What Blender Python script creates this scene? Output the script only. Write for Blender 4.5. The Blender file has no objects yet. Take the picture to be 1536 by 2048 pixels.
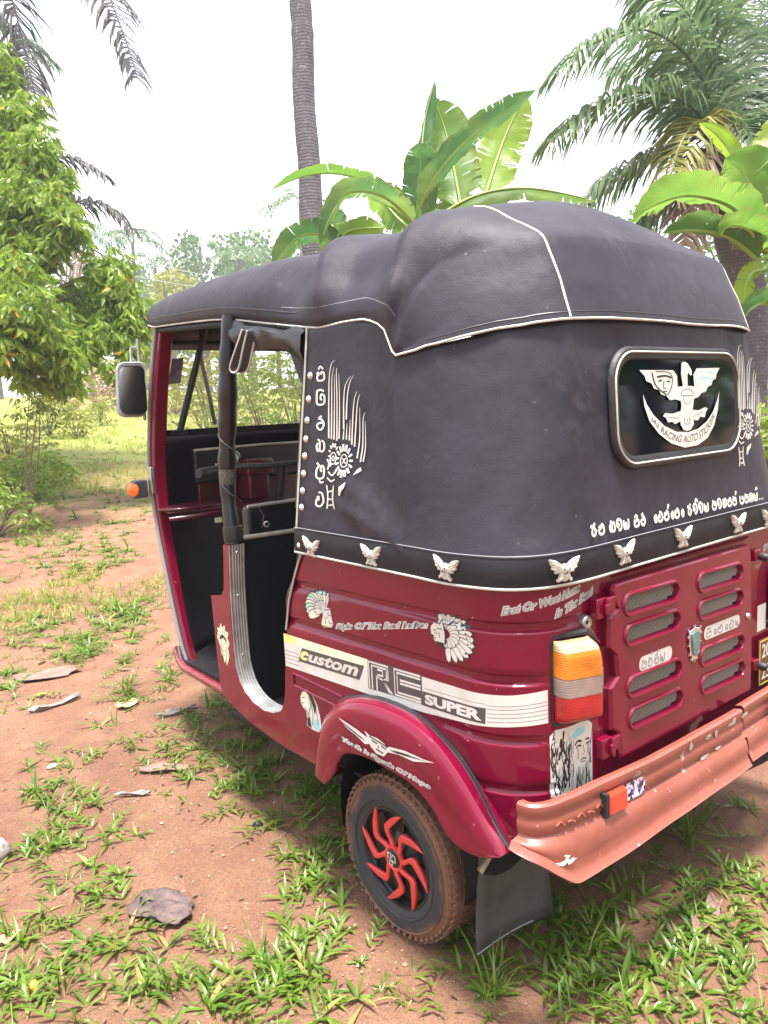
import bpy, bmesh, math, random
from math import sin, cos, pi, radians, sqrt, atan2, hypot
from mathutils import Vector, Matrix, noise
from mathutils.geometry import tessellate_polygon

# ------------------------------------------------------------------ camera, sky, sun, exposure
SC = bpy.context.scene
COL = SC.collection
cam_data = bpy.data.cameras.new('camera')
cam = bpy.data.objects.new('camera', cam_data)
COL.objects.link(cam)
YAW, PITCH, ROLL = radians(39.3286), radians(7.8011), radians(-2.653)
_f = Vector((sin(YAW)*cos(PITCH), cos(YAW)*cos(PITCH), -sin(PITCH)))
_r0 = Vector((cos(YAW), -sin(YAW), 0)); _u0 = _r0.cross(_f)
_r = _r0*cos(ROLL) + _u0*sin(ROLL); _u = _r.cross(_f)
CAM = Vector((-1.725, -0.9367, 1.307))
cam.matrix_world = Matrix(((_r.x, _u.x, -_f.x, CAM.x), (_r.y, _u.y, -_f.y, CAM.y), (_r.z, _u.z, -_f.z, CAM.z), (0, 0, 0, 1)))
cam_data.sensor_fit = 'VERTICAL'; cam_data.sensor_height = 36.0; cam_data.sensor_width = 27.0
cam_data.lens = 1521.5/2048*36
cam_data.clip_start = 0.05; cam_data.clip_end = 2000
SC.camera = cam

world = bpy.data.worlds.new('World'); SC.world = world; world.use_nodes = True
SUN_EL, SUN_AZ = radians(81), radians(210)      # azimuth measured from +Y towards +X
wn, wl = world.node_tree.nodes, world.node_tree.links
sky = wn.new('ShaderNodeTexSky'); sky.sky_type = 'NISHITA'; sky.sun_disc = False
sky.sun_elevation = SUN_EL; sky.sun_rotation = SUN_AZ; sky.dust_density = 2.0; sky.air_density = 1.0; sky.ozone_density = 1.0
hs = wn.new('ShaderNodeHueSaturation'); hs.inputs['Saturation'].default_value = 0.22; hs.inputs['Value'].default_value = 1.0
wl.new(sky.outputs[0], hs.inputs['Color'])
wl.new(hs.outputs[0], wn['Background'].inputs[0]); wn['Background'].inputs[1].default_value = 0.125
sun_d = bpy.data.lights.new('sun', 'SUN'); sun_d.energy = 2.8; sun_d.angle = radians(10); sun_d.color = (1.0, 0.96, 0.88)
sun = bpy.data.objects.new('sun', sun_d); COL.objects.link(sun)
sd = Vector((sin(SUN_AZ)*cos(SUN_EL), cos(SUN_AZ)*cos(SUN_EL), sin(SUN_EL)))
sun.rotation_euler = sd.to_track_quat('Z', 'Y').to_euler(); sun.location = sd*30
SC.view_settings.view_transform = 'Standard'; SC.view_settings.look = 'None'
SC.view_settings.exposure = 2.08; SC.view_settings.gamma = 1.0
SC.cycles.use_denoising = True
SC.cycles.max_bounces = 6; SC.cycles.diffuse_bounces = 3; SC.cycles.glossy_bounces = 3; SC.cycles.transparent_max_bounces = 8
SC.cycles.sample_clamp_indirect = 6.0; SC.cycles.volume_bounces = 0

# ------------------------------------------------------------------ materials
MATS = {}
def _mix(nt, fac, a, b):
    m = nt.nodes.new('ShaderNodeMix'); m.data_type = 'RGBA'
    for k, v in ((0, fac), (6, a), (7, b)):
        if isinstance(v, bpy.types.NodeSocket): nt.links.new(v, m.inputs[k])
        elif k == 0: m.inputs[0].default_value = v
        else: m.inputs[k].default_value = (*v, 1)
    return m.outputs[2]
def _noise(nt, scale, detail=4, rough=.55, coord=None, dist=0.0):
    n = nt.nodes.new('ShaderNodeTexNoise'); n.inputs['Scale'].default_value = scale
    n.inputs['Detail'].default_value = detail; n.inputs['Roughness'].default_value = rough; n.inputs['Distortion'].default_value = dist
    if coord is None:
        tc = nt.nodes.get('TC') or nt.nodes.new('ShaderNodeTexCoord'); tc.name = 'TC'; coord = tc.outputs['Object']
    nt.links.new(coord, n.inputs['Vector']); return n.outputs[0]
def _ramp(nt, src, *stops):
    r = nt.nodes.new('ShaderNodeValToRGB'); e = r.color_ramp.elements
    while len(e) < len(stops): e.new(.5)
    for el, (p, c) in zip(e, stops):
        el.position = p; el.color = (c, c, c, 1) if not hasattr(c, '__len__') else (*c, 1)
    nt.links.new(src, r.inputs[0]); return r.outputs[0]
def _bump(nt, src, strength, dist=.01):
    b = nt.nodes.new('ShaderNodeBump'); b.inputs['Strength'].default_value = strength; b.inputs['Distance'].default_value = dist
    nt.links.new(src, b.inputs['Height']); return b.outputs[0]
def mat(name, col=(.5, .5, .5), rough=.5, metal=0., coat=0., spec=.5, var=.0, vscale=8., bump=0., bscale=60., col2=None, trans=0., alpha=1., emit=None, rvar=0.):
    if name in MATS: return MATS[name]
    m = bpy.data.materials.new(name); m.use_nodes = True; nt = m.node_tree; b = nt.nodes['Principled BSDF']
    b.inputs['Roughness'].default_value = rough; b.inputs['Metallic'].default_value = metal
    b.inputs['Coat Weight'].default_value = coat; b.inputs['Coat Roughness'].default_value = .08
    b.inputs['Specular IOR Level'].default_value = spec; b.inputs['Transmission Weight'].default_value = trans
    b.inputs['Alpha'].default_value = alpha
    if var or col2:
        n = _noise(nt, vscale)
        c2 = col2 or tuple(min(1, x*(1+var)) for x in col)
        c1 = col if col2 else tuple(x*(1-var) for x in col)
        nt.links.new(_mix(nt, _ramp(nt, n, (.32, 0.), (.68, 1.)), c1, c2), b.inputs['Base Color'])
        if rvar:
            mr = nt.nodes.new('ShaderNodeMapRange'); mr.inputs[3].default_value = rough-rvar; mr.inputs[4].default_value = rough+rvar
            nt.links.new(n, mr.inputs[0]); nt.links.new(mr.outputs[0], b.inputs['Roughness'])
    else: b.inputs['Base Color'].default_value = (*col, 1)
    if bump: nt.links.new(_bump(nt, _noise(nt, bscale, 6), bump), b.inputs['Normal'])
    MATS[name] = m; return m
def leafmat(name, c1, c2, rough=.4, trans=.35, vscale=3., tcol=None, back=None):
    """leaf: diffuse/gloss plus light shining through; two greens mixed per place and per leaf piece"""
    if name in MATS: return MATS[name]
    m = bpy.data.materials.new(name); m.use_nodes = True; nt = m.node_tree; b = nt.nodes['Principled BSDF']
    out = nt.nodes['Material Output']
    n = _noise(nt, vscale, 3)
    gi = nt.nodes.new('ShaderNodeNewGeometry')
    ri = gi.outputs['Random Per Island']
    f = nt.nodes.new('ShaderNodeMath'); f.operation = 'ADD'; nt.links.new(n, f.inputs[0]); nt.links.new(ri, f.inputs[1])
    f2 = nt.nodes.new('ShaderNodeMath'); f2.operation = 'MULTIPLY'; f2.inputs[1].default_value = .5; nt.links.new(f.outputs[0], f2.inputs[0])
    c = _mix(nt, _ramp(nt, f2.outputs[0], (.25, 0.), (.75, 1.)), c1, c2)
    nt.links.new(c, b.inputs['Base Color']); b.inputs['Roughness'].default_value = rough
    t = nt.nodes.new('ShaderNodeBsdfTranslucent')
    if tcol: t.inputs[0].default_value = (*tcol, 1)
    else: nt.links.new(c, t.inputs[0])
    ms = nt.nodes.new('ShaderNodeMixShader'); ms.inputs[0].default_value = trans
    nt.links.new(b.outputs[0], ms.inputs[1]); nt.links.new(t.outputs[0], ms.inputs[2]); nt.links.new(ms.outputs[0], out.inputs[0])
    MATS[name] = m; return m

# ------------------------------------------------------------------ mesh helpers
class MB:
    def __init__(s): s.v = []; s.f = []
    def add(s, vs, fs):
        o = len(s.v); s.v += [tuple(p) for p in vs]; s.f += [tuple(i+o for i in f) for f in fs]; return s
    def box(s, c, h, R=None):
        vs = [Vector((x*h[0], y*h[1], z*h[2])) for x in (-1, 1) for y in (-1, 1) for z in (-1, 1)]
        if R: vs = [R @ v for v in vs]
        c = Vector(c)
        return s.add([v+c for v in vs], [(0, 1, 3, 2), (4, 6, 7, 5), (0, 4, 5, 1), (2, 3, 7, 6), (0, 2, 6, 4), (1, 5, 7, 3)])
    def tube(s, pts, r, n=8, caps=True, closed=False):
        pts = [Vector(p) for p in pts]; m = len(pts); rings = []; prev = None
        for i, p in enumerate(pts):
            if closed: t = pts[(i+1) % m]-pts[i-1]
            else: t = pts[min(i+1, m-1)]-pts[max(i-1, 0)]
            if t.length < 1e-9: t = Vector((0, 0, 1))
            t.normalize()
            if prev is None:
                a = Vector((0, 0, 1)) if abs(t.z) < .9 else Vector((1, 0, 0)); u = t.cross(a).normalized()
            else: u = (prev - t*prev.dot(t)).normalized()
            prev = u; w = t.cross(u); rr = r[i] if hasattr(r, '__len__') else r
            rings.append([p+(u*cos(2*pi*k/n)+w*sin(2*pi*k/n))*rr for k in range(n)])
        fs = []
        for i in range(m if closed else m-1):
            a, b = i*n, ((i+1) % m)*n
            fs += [(a+k, a+(k+1) % n, b+(k+1) % n, b+k) for k in range(n)]
        if caps and not closed: fs += [tuple(range(n))[::-1], tuple((m-1)*n+k for k in range(n))]
        return s.add([v for g in rings for v in g], fs)
    def grid(s, rows, closed=False):
        n = len(rows[0]); m = len(rows); fs = []
        for i in range(m-1):
            for j in range(n if closed else n-1):
                k = (j+1) % n; fs.append((i*n+j, i*n+k, (i+1)*n+k, (i+1)*n+j))
        return s.add([p for r in rows for p in r], fs)
    def poly(s, pts):            # flat polygon (possibly concave) in 3D
        pts = [Vector(p) for p in pts]
        return s.add(pts, [tuple(t) for t in tessellate_polygon([pts])])
    def lathe(s, prof, c, axis, n=40):  # prof: list of (radius, along axis)
        axis = Vector(axis).normalized(); a = Vector((0, 0, 1)) if abs(axis.z) < .9 else Vector((0, 1, 0))
        u = axis.cross(a).normalized(); w = axis.cross(u); c = Vector(c)
        rows = [[c+axis*h+(u*cos(2*pi*k/n)+w*sin(2*pi*k/n))*max(r, 1e-4) for k in range(n)] for r, h in prof]
        return s.grid(rows, True)
    def prism(s, pts, d):        # closed polygon extruded along vector d, both caps tessellated
        pts = [Vector(p) for p in pts]; n = len(pts); d = Vector(d)
        tr = [tuple(t) for t in tessellate_polygon([pts])]
        fs = tr + [tuple(i+n for i in t[::-1]) for t in tr] + [(i, (i+1) % n, (i+1) % n+n, i+n) for i in range(n)]
        return s.add(pts+[p+d for p in pts], fs)
    def build(s, name, m, parent=None, smooth=35, bevel=0, solid=0, fixn=False):
        me = bpy.data.meshes.new(name); me.from_pydata(s.v, [], s.f)
        if fixn:
            bm = bmesh.new(); bm.from_mesh(me); bmesh.ops.remove_doubles(bm, verts=bm.verts, dist=1e-5)
            bmesh.ops.recalc_face_normals(bm, faces=bm.faces); bm.to_mesh(me); bm.free()
        if isinstance(m, (list, tuple)):
            for x in m: me.materials.append(x)
        elif m: me.materials.append(m)
        if smooth:
            me.shade_smooth()
            if smooth < 180: me.set_sharp_from_angle(angle=radians(smooth))
        o = bpy.data.objects.new(name, me); COL.objects.link(o)
        if bevel:
            b = o.modifiers.new('b', 'BEVEL'); b.width = bevel; b.segments = 2; b.limit_method = 'ANGLE'; b.angle_limit = radians(40)
        if solid:
            q = o.modifiers.new('s', 'SOLIDIFY'); q.thickness = solid; q.offset = -1
        if parent: adopt(o, parent)
        return o
def adopt(o, parent):
    o.parent = parent
    if parent.type == 'EMPTY': o.matrix_parent_inverse = Matrix.Translation(-parent.location)
def empty(name, loc, label=None, cat=None, group=None):
    o = bpy.data.objects.new(name, None); COL.objects.link(o); o.location = loc; o.empty_display_size = .2
    if label: o['label'] = label
    if cat: o['category'] = cat
    if group: o['group'] = group
    return o
def tag(o, label, cat=None, group=None, kind=None):
    o['label'] = label
    if cat: o['category'] = cat
    if group: o['group'] = group
    if kind: o['kind'] = kind
    return o
def lerp(a, b, t): return a+(b-a)*t
def interp(tab, x):
    if x <= tab[0][0]: return tab[0][1]
    for (x0, y0), (x1, y1) in zip(tab, tab[1:]):
        if x <= x1: return y0+(y1-y0)*(x-x0)/(x1-x0)
    return tab[-1][1]
def smooth01(a, b, x):
    t = max(0, min(1, (x-a)/(b-a))); return t*t*(3-2*t)
def crom(P, t):          # Catmull-Rom through the points P, t in 0..len-1
    n = len(P); i = min(int(t), n-2); f = t-i
    p0, p1, p2, p3 = (Vector(P[max(i-1, 0)]), Vector(P[i]), Vector(P[i+1]), Vector(P[min(i+2, n-1)]))
    return .5*((2*p1)+(p2-p0)*f+(2*p0-5*p1+4*p2-p3)*f*f+(3*p1-p0-3*p2+p3)*f*f*f)
def resample(P, n, spline=True):
    P = [Vector(p) for p in P]
    if spline: P = [crom(P, (len(P)-1)*k/(len(P)*12-1)) for k in range(len(P)*12)]
    d = [0]
    for a, b in zip(P, P[1:]): d.append(d[-1]+(b-a).length)
    out = []; j = 0
    for k in range(n):
        s = d[-1]*k/(n-1)
        while j < len(d)-2 and d[j+1] < s: j += 1
        q = (s-d[j])/max(d[j+1]-d[j], 1e-9); out.append(P[j].lerp(P[j+1], min(1, q)))
    return out
def rrect(w, h, r, n=6):   # rounded rectangle outline, centred, as (u, v)
    o = []
    for cx, cy, a0 in ((w/2-r, h/2-r, 0), (-w/2+r, h/2-r, 90), (-w/2+r, -h/2+r, 180), (w/2-r, -h/2+r, 270)):
        for k in range(n+1):
            a = radians(a0+90*k/n); o.append((cx+r*cos(a), cy+r*sin(a)))
    return o
_TXT = {}
def text2d(s, bold=0., shear=0.):
    """glyph outlines of a line of Latin text as flat triangles: (verts2d, faces, width, height)"""
    key = (s, bold, shear)
    if key in _TXT: return _TXT[key]
    cu = bpy.data.curves.new('t', 'FONT'); cu.body = s; cu.size = 1; cu.offset = bold; cu.shear = shear; cu.resolution_u = 3
    o = bpy.data.objects.new('t', cu); COL.objects.link(o)
    dg = bpy.context.evaluated_depsgraph_get(); me = bpy.data.meshes.new_from_object(o.evaluated_get(dg))
    vs = [(v.co.x, v.co.y) for v in me.vertices]; fs = [tuple(p.vertices) for p in me.polygons]
    bpy.data.objects.remove(o); bpy.data.curves.remove(cu); bpy.data.meshes.remove(me)
    x0 = min(v[0] for v in vs); x1 = max(v[0] for v in vs); y0 = min(v[1] for v in vs); y1 = max(v[1] for v in vs)
    vs = [((x-x0)/(x1-x0), (y-y0)/(y1-y0)) for x, y in vs]
    _TXT[key] = (vs, fs, x1-x0, y1-y0); return _TXT[key]
class Decal:
    """flat artwork collected in 2D and laid on a surface S(u, v, off)"""
    def __init__(s, S, maxlen=None): s.S = S; s.m = {}; s.maxlen = maxlen
    def _mb(s, k): return s.m.setdefault(k, MB())
    maxlen = None
    def tri(s, k, vs, fs, off):
        if s.maxlen:         # cut large faces so that they follow the surface
            out = []; L2 = s.maxlen**2
            for f in fs:
                st = [tuple(vs[i] for i in (f[0], f[q], f[q+1])) for q in range(1, len(f)-1)]
                while st:
                    t = st.pop(); e = [(t[(q+1) % 3][0]-t[q][0])**2+(t[(q+1) % 3][1]-t[q][1])**2 for q in range(3)]; m = max(e)
                    if m <= L2: out.append(t); continue
                    q = e.index(m); a, b, c = t[q], t[(q+1) % 3], t[(q+2) % 3]; h = ((a[0]+b[0])/2, (a[1]+b[1])/2)
                    st += [(a, h, c), (h, b, c)]
            ids = {}; nv = []; nf = []
            for t in out:
                r = []
                for q in t:
                    if q not in ids: ids[q] = len(nv); nv.append(q)
                    r.append(ids[q])
                nf.append(tuple(r))
            vs, fs = nv, nf
        s._mb(k).add([s.S(u, v, off*.45) for u, v in vs], fs)
    def poly(s, k, pts, off=.001):
        p3 = [Vector((u, v, 0)) for u, v in pts]
        s.tri(k, pts, [tuple(t) for t in tessellate_polygon([p3])], off)
    def quadgrid(s, k, c00, c10, c11, c01, nu, nv, off=.001):
        vs = []; fs = []
        for j in range(nv+1):
            for i in range(nu+1):
                a, b = i/nu, j/nv
                vs.append(tuple((c00[d]*(1-a)+c10[d]*a)*(1-b)+(c01[d]*(1-a)+c11[d]*a)*b for d in (0, 1)))
        for j in range(nv):
            for i in range(nu): q = j*(nu+1)+i; fs.append((q, q+1, q+nu+2, q+nu+1))
        s.tri(k, vs, fs, off)
    def stroke(s, k, pts, w, off=.0015, taper=False, smooth=True):
        if len(pts) > 2 and smooth:
            n = (len(pts)-1)*5+1; P = [crom([(x, y, 0) for x, y in pts], (len(pts)-1)*i/(n-1)) for i in range(n)]
        else: P = [Vector((x, y, 0)) for x, y in pts]
        vs = []; m = len(P)
        for i, p in enumerate(P):
            t = P[min(i+1, m-1)]-P[max(i-1, 0)]
            if t.length < 1e-9: t = Vector((1, 0, 0))
            t.normalize(); ww = w/2*(1-.8*i/(m-1) if taper else 1)
            vs += [(p.x-t.y*ww, p.y+t.x*ww), (p.x+t.y*ww, p.y-t.x*ww)]
        s.tri(k, vs, [(2*i, 2*i+1, 2*i+3, 2*i+2) for i in range(m-1)], off)
    def text(s, k, txt, p0, p1, h0, h1=None, bold=0., shear=0., off=.0015, curve=None):
        """text from p0 to p1 (baseline ends), letter height h0..h1"""
        h1 = h1 or h0; vs, fs, w, h = text2d(txt, bold, shear); out = []
        for x, y in vs:
            bx, by = lerp(p0[0], p1[0], x), lerp(p0[1], p1[1], x)
            hh = lerp(h0, h1, x)
            if curve: by += curve(x)
            out.append((bx, by+hh*y))
        s.tri(k, out, fs, off)
    def build(s, name, mats, parent, label=None):
        vs = []; fs = []; mi = []; keys = [k for k in mats if k in s.m]
        for n, k in enumerate(keys):
            o = len(vs); vs += s.m[k].v; fs += [tuple(i+o for i in f) for f in s.m[k].f]; mi += [n]*len(s.m[k].f)
        b = MB(); b.v = vs; b.f = fs; o = b.build(name, [mats[k] for k in keys], parent, smooth=0)
        o.data.polygons.foreach_set('material_index', mi)
        if label: o['label'] = label
        return o
# ------------------------------------------------------------------ auto rickshaw: materials
def paint_mat(name, c1, c2, dust=.35):
    m = bpy.data.materials.new(name); m.use_nodes = True; nt = m.node_tree; b = nt.nodes['Principled BSDF']
    n = _noise(nt, 3.0, 5); col = _mix(nt, _ramp(nt, n, (.35, 0.), (.7, 1.)), c1, c2)
    # red earth dust: more of it on faces that look up and in blotches, plus chips
    d = _noise(nt, 9, 8, .7); chips = _noise(nt, 70, 3, .5)
    dm = nt.nodes.new('ShaderNodeMath'); dm.operation = 'MULTIPLY'; dm.inputs[1].default_value = dust
    nt.links.new(_ramp(nt, d, (.45, 0.), (.8, 1.)), dm.inputs[0])
    col = _mix(nt, dm.outputs[0], col, (.30, .13, .085))
    col = _mix(nt, _ramp(nt, chips, (.735, 0.), (.75, .55)), col, (.45, .30, .26))
    # mud thrown up along the bottom edge, in splashes
    sz = nt.nodes.new('ShaderNodeSeparateXYZ'); gp = nt.nodes.new('ShaderNodeNewGeometry'); nt.links.new(gp.outputs['Position'], sz.inputs[0])
    mz = nt.nodes.new('ShaderNodeMath'); mz.operation = 'MULTIPLY_ADD'; mz.inputs[1].default_value = .34; nt.links.new(_noise(nt, 22, 7, .7), mz.inputs[0]); nt.links.new(sz.outputs[2], mz.inputs[2])
    col = _mix(nt, _ramp(nt, mz.outputs[0], (.46, .5), (.545, 0.)), col, (.15, .062, .042))
    nt.links.new(col, b.inputs['Base Color'])
    b.inputs['Roughness'].default_value = .5; b.inputs['Specular IOR Level'].default_value = .04
    b.inputs['Coat Weight'].default_value = 1.0; b.inputs['Coat IOR'].default_value = 1.45
    mr = nt.nodes.new('ShaderNodeMapRange'); mr.inputs[3].default_value = .0; mr.inputs[4].default_value = .13
    nt.links.new(d, mr.inputs[0]); nt.links.new(mr.outputs[0], b.inputs['Coat Roughness'])
    nt.links.new(_bump(nt, _noise(nt, 6, 2), .06, .03), b.inputs['Normal'])
    MATS[name] = m; return m
M_PAINT = paint_mat('maroon_paint', (.128, .0003, .018), (.165, .0006, .025), .05)
M_PAINT_DIRTY = paint_mat('maroon_paint_dusty', (.150, .002, .020), (.185, .006, .030), .16)
M_INNER = mat('inner_paint', (.007, .003, .009), .5, spec=.3, var=.4, vscale=6)
M_TRAY = mat('tray_paint', (.07, .004, .014), .4, coat=.4, var=.3)
M_DARK = mat('dark_interior', (.004, .004, .008), .65, spec=.3)
M_FLAP = mat('flap_rubber', (.045, .047, .052), .6, col2=(.075, .072, .072), vscale=14, bump=.15, bscale=120)
M_RUB = mat('black_rubber', (.016, .016, .019), .55, var=.4, vscale=25, bump=.15, bscale=120)
M_MAT = mat('floor_mat', (.013, .013, .017), .5, var=.5, vscale=12, bump=.3, bscale=40)
M_WHITE = mat('white_vinyl', (.64, .635, .62), .4, col2=(.52, .51, .485), vscale=16)
M_PIPE = mat('piping', (.52, .51, .48), .55, col2=(.36, .35, .33), vscale=22)
M_BLACK = mat('black_print', (.015, .014, .016), .4)
M_GREY = mat('grey_print', (.065, .060, .066), .4)
M_LGREY = mat('light_grey_print', (.24, .24, .26), .45)
M_TEAL = mat('teal_tint', (.38, .66, .60), .45)
M_YEL = mat('yellow_tint', (.72, .70, .22), .45)
M_BLUE = mat('blue_tint', (.25, .55, .62), .45)
M_CREAM = mat('cream_print', (.70, .70, .55), .45, var=.1, vscale=40)
M_ALU = mat('ribbed_aluminium', (.36, .36, .37), .42, metal=.7, var=.25, vscale=20)
M_STEEL = mat('steel', (.45, .45, .46), .35, metal=.9, var=.3, vscale=30)
M_CHROME = mat('chrome', (.8, .8, .8), .12, metal=1.)
M_STUD = mat('stud_plastic', (.52, .50, .46), .35, var=.25, vscale=90, bump=.2, bscale=150)
def vinyl_mat():
    m = bpy.data.materials.new('canopy_vinyl'); m.use_nodes = True; nt = m.node_tree; b = nt.nodes['Principled BSDF']
    n = _noise(nt, 2.3, 6, .62, dist=.6); f = _noise(nt, 260, 2)
    c = _mix(nt, _ramp(nt, n, (.36, 0.), (.68, 1.)), (.0225, .0200, .0295), (.043, .038, .053))
    st = _noise(nt, 7, 9, .72, dist=.4)
    c = _mix(nt, _ramp(nt, st, (.58, 0.), (.80, .30)), c, (.14, .125, .14))
    sp = _noise(nt, 55, 2); c = _mix(nt, _ramp(nt, sp, (.74, 0.), (.77, .35)), c, (.22, .2, .2))
    nt.links.new(c, b.inputs['Base Color']); b.inputs['Roughness'].default_value = .56; b.inputs['Specular IOR Level'].default_value = .22
    mx = nt.nodes.new('ShaderNodeMath'); mx.operation = 'MULTIPLY_ADD'; mx.inputs[1].default_value = .07
    nt.links.new(f, mx.inputs[0]); nt.links.new(_noise(nt, 6, 3), mx.inputs[2])
    nt.links.new(_bump(nt, mx.outputs[0], .55, .016), b.inputs['Normal'])
    MATS['canopy_vinyl'] = m; return m
M_VINYL = vinyl_mat()
M_CLOTH = mat('black_cloth', (.013, .0125, .018), .45, var=.5, vscale=10, bump=.3, bscale=14)
M_PAD = mat('post_padding', (.010, .010, .015), .33, var=.5, vscale=14, bump=.2, bscale=25)

rick = empty('auto_rickshaw', (0, 1.1, 0), 'maroon three-wheeled auto rickshaw with black vinyl canopy and white stickers', 'auto rickshaw')

# ------------------------------------------------------------------ body tub
W_, R_ = .625, .16
QA = R_*pi/2
def plan(a, w=W_, R=R_, y0=0.):
    L = 2*(w-R); q = R*pi/2; flip = False
    if a > q+L/2: a = 2*q+L-a; flip = True
    if a < 0: x, y, nx, ny = -w, R+y0-a, -1, 0
    elif a < q: t = a/R; x, y, nx, ny = -(w-R)-R*cos(t), R+y0-R*sin(t), -cos(t), -sin(t)
    else: x, y, nx, ny = -(w-R)+(a-q), y0, 0, -1
    return (-x, y, -nx, ny) if flip else (x, y, nx, ny)
def groove(a, z):
    am = min(a, 2*QA+2*(W_-R_)-a); d = 0
    for zc, hw, a0, a1 in ((.853, .013, -9, .30), (.742, .013, -9, .16), (.612, .012, -.08, .17), (.505, .012, -.06, .19)):
        zc2 = zc + (.012*am if am < 0 else 0)*1.6 if zc > .7 else zc
        m = smooth01(a0-.03, a0+.03, am)*(1-smooth01(a1-.03, a1+.03, am))
        t = abs(z-zc2)/hw
        if t < 1: d -= .0075*m*min(1, (1-t)*2.2)
    return d
def surf(a, z, off=0.):
    x, y, nx, ny = plan(a); o = groove(a, z)+off
    return Vector((x+nx*o, y+ny*o, z))
YF = [(.33, .895), (.51, .895), (.554, .889), (.666, .872), (.789, .837), (.87, .797), (.92, .768), (.946, .755)]
def zbot(a):
    am = min(a, 2*QA+2*(W_-R_)-a); y = .16-am
    if am < .16: return interp([(.0, .385), (.046, .385), (.086, .425), (.127, .475), (.175, .515), (.216, .54), (.30, .565), (.43, .575), (.54, .555), (.60, .525), (.65, .48), (.672, .33), (2, .33)], y)
    return .38
zs = sorted(set([.33+.02*k for k in range(31)] + [zc+d for zc in (.853, .845, .742, .734, .612, .505) for d in (-.014, -.0115, -.007, -.003, .003, .007, .0115, .014)] + [.944]))
aa = [-.735+.735*k/40 for k in range(41)] + [QA*k/16 for k in range(1, 17)] + [QA+2*(W_-R_)*k/24 for k in range(1, 25)]
TOT = 2*QA+2*(W_-R_); aa += [TOT-a for a in aa[:56][::-1]]
b = MB(); idx = {}
for i, a in enumerate(aa):
    for j, z in enumerate(zs):
        zz = max(z, zbot(a)); p = surf(a, zz)
        if a < 0: p.y = lerp(.16, interp(YF, zz), -a/.735)
        if a > TOT: p.y = lerp(.16, interp(YF, zz), (a-TOT)/.735)
        idx[i, j] = len(b.v); b.v.append(tuple(p))
for i in range(len(aa)-1):
    for j in range(len(zs)-1):
        if zs[j+1] > max(zbot(aa[i]), zbot(aa[i+1]))-1e-6 or zs[j+1] > min(zbot(aa[i]), zbot(aa[i+1])):
            b.f.append((idx[i, j], idx[i+1, j], idx[i+1, j+1], idx[i, j+1]))
body = b.build('body_shell', M_PAINT, rick, smooth=50)
# pressed rectangle below the stripe near the door
b = MB()
for (y0, y1, z0, z1) in ((.60, .84, .535, .575),):
    o = [(-.6255, y, z) for y, z in ((y1, z1), (y0+.01, z1-.006), (y0, z0+.004), (y0+.008, z0), (y1, z0+.006))]
    b.tube(o, .0035, 6, closed=True)
b.build('pressed_rib', M_PAINT, body)

# sill panel with the U-shaped door opening (side plate in front of the tub)
OPEN = [(.897, .505), (.905, .47), (.926, .438), (.974, .418), (1.03, .410), (1.094, .418), (1.14, .438), (1.17, .465), (1.190, .51), (1.196, .56), (1.194, .745), (1.180, .904)]
SILL = [(.8955, .328)] + [(.8955, .505)] + OPEN[1:] + [(1.210, .904), (1.230, .748), (1.25, .735), (1.322, .722), (1.312, .503), (1.303, .41), (1.272, .382), (1.20, .362), (1.123, .346), (1.0, .334)]
for s in (-1, 1):
    b = MB().prism([(s*.625, y, z) for y, z in SILL], (-s*.012, 0, 0))
    b.build('sill_panel', M_PAINT_DIRTY, rick, smooth=30, bevel=.003, fixn=True)
# ribbed aluminium strip lining the opening
def jamb(path, x0, x1, offs, n=26):
    P = resample([(0, y, z) for y, z in path], n); rows = []
    for i, p in enumerate(P):
        t = (P[min(i+1, n-1)]-P[max(i-1, 0)]).normalized(); nn = Vector((0, -t.z, t.y))   # into the opening
        rows.append([Vector((lerp(x0, x1, k/(len(offs)-1)), p.y, p.z))+nn*o for k, o in enumerate(offs)])
    return rows
ribs = [0, .004]+[.004, .004, .0015, .0015]*5+[.004, .004, 0]
for s in (-1, 1):
    b = MB().grid(jamb(OPEN[1:], s*.6235, s*.567, [r if s < 0 else r for r in ribs]))
    o = b.build('door_sill_strip', M_ALU, rick, smooth=20)
    if s < 0:
        for (y, z) in ((1.172, .88), (1.184, .74), (1.182, .545)):
            MB().lathe([(.0, .004), (.003, .0035), (.0045, .002), (.0045, 0)], (-.600, y, z), (0, -1, 0), 10).build('screw', M_STEEL, o)

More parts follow.
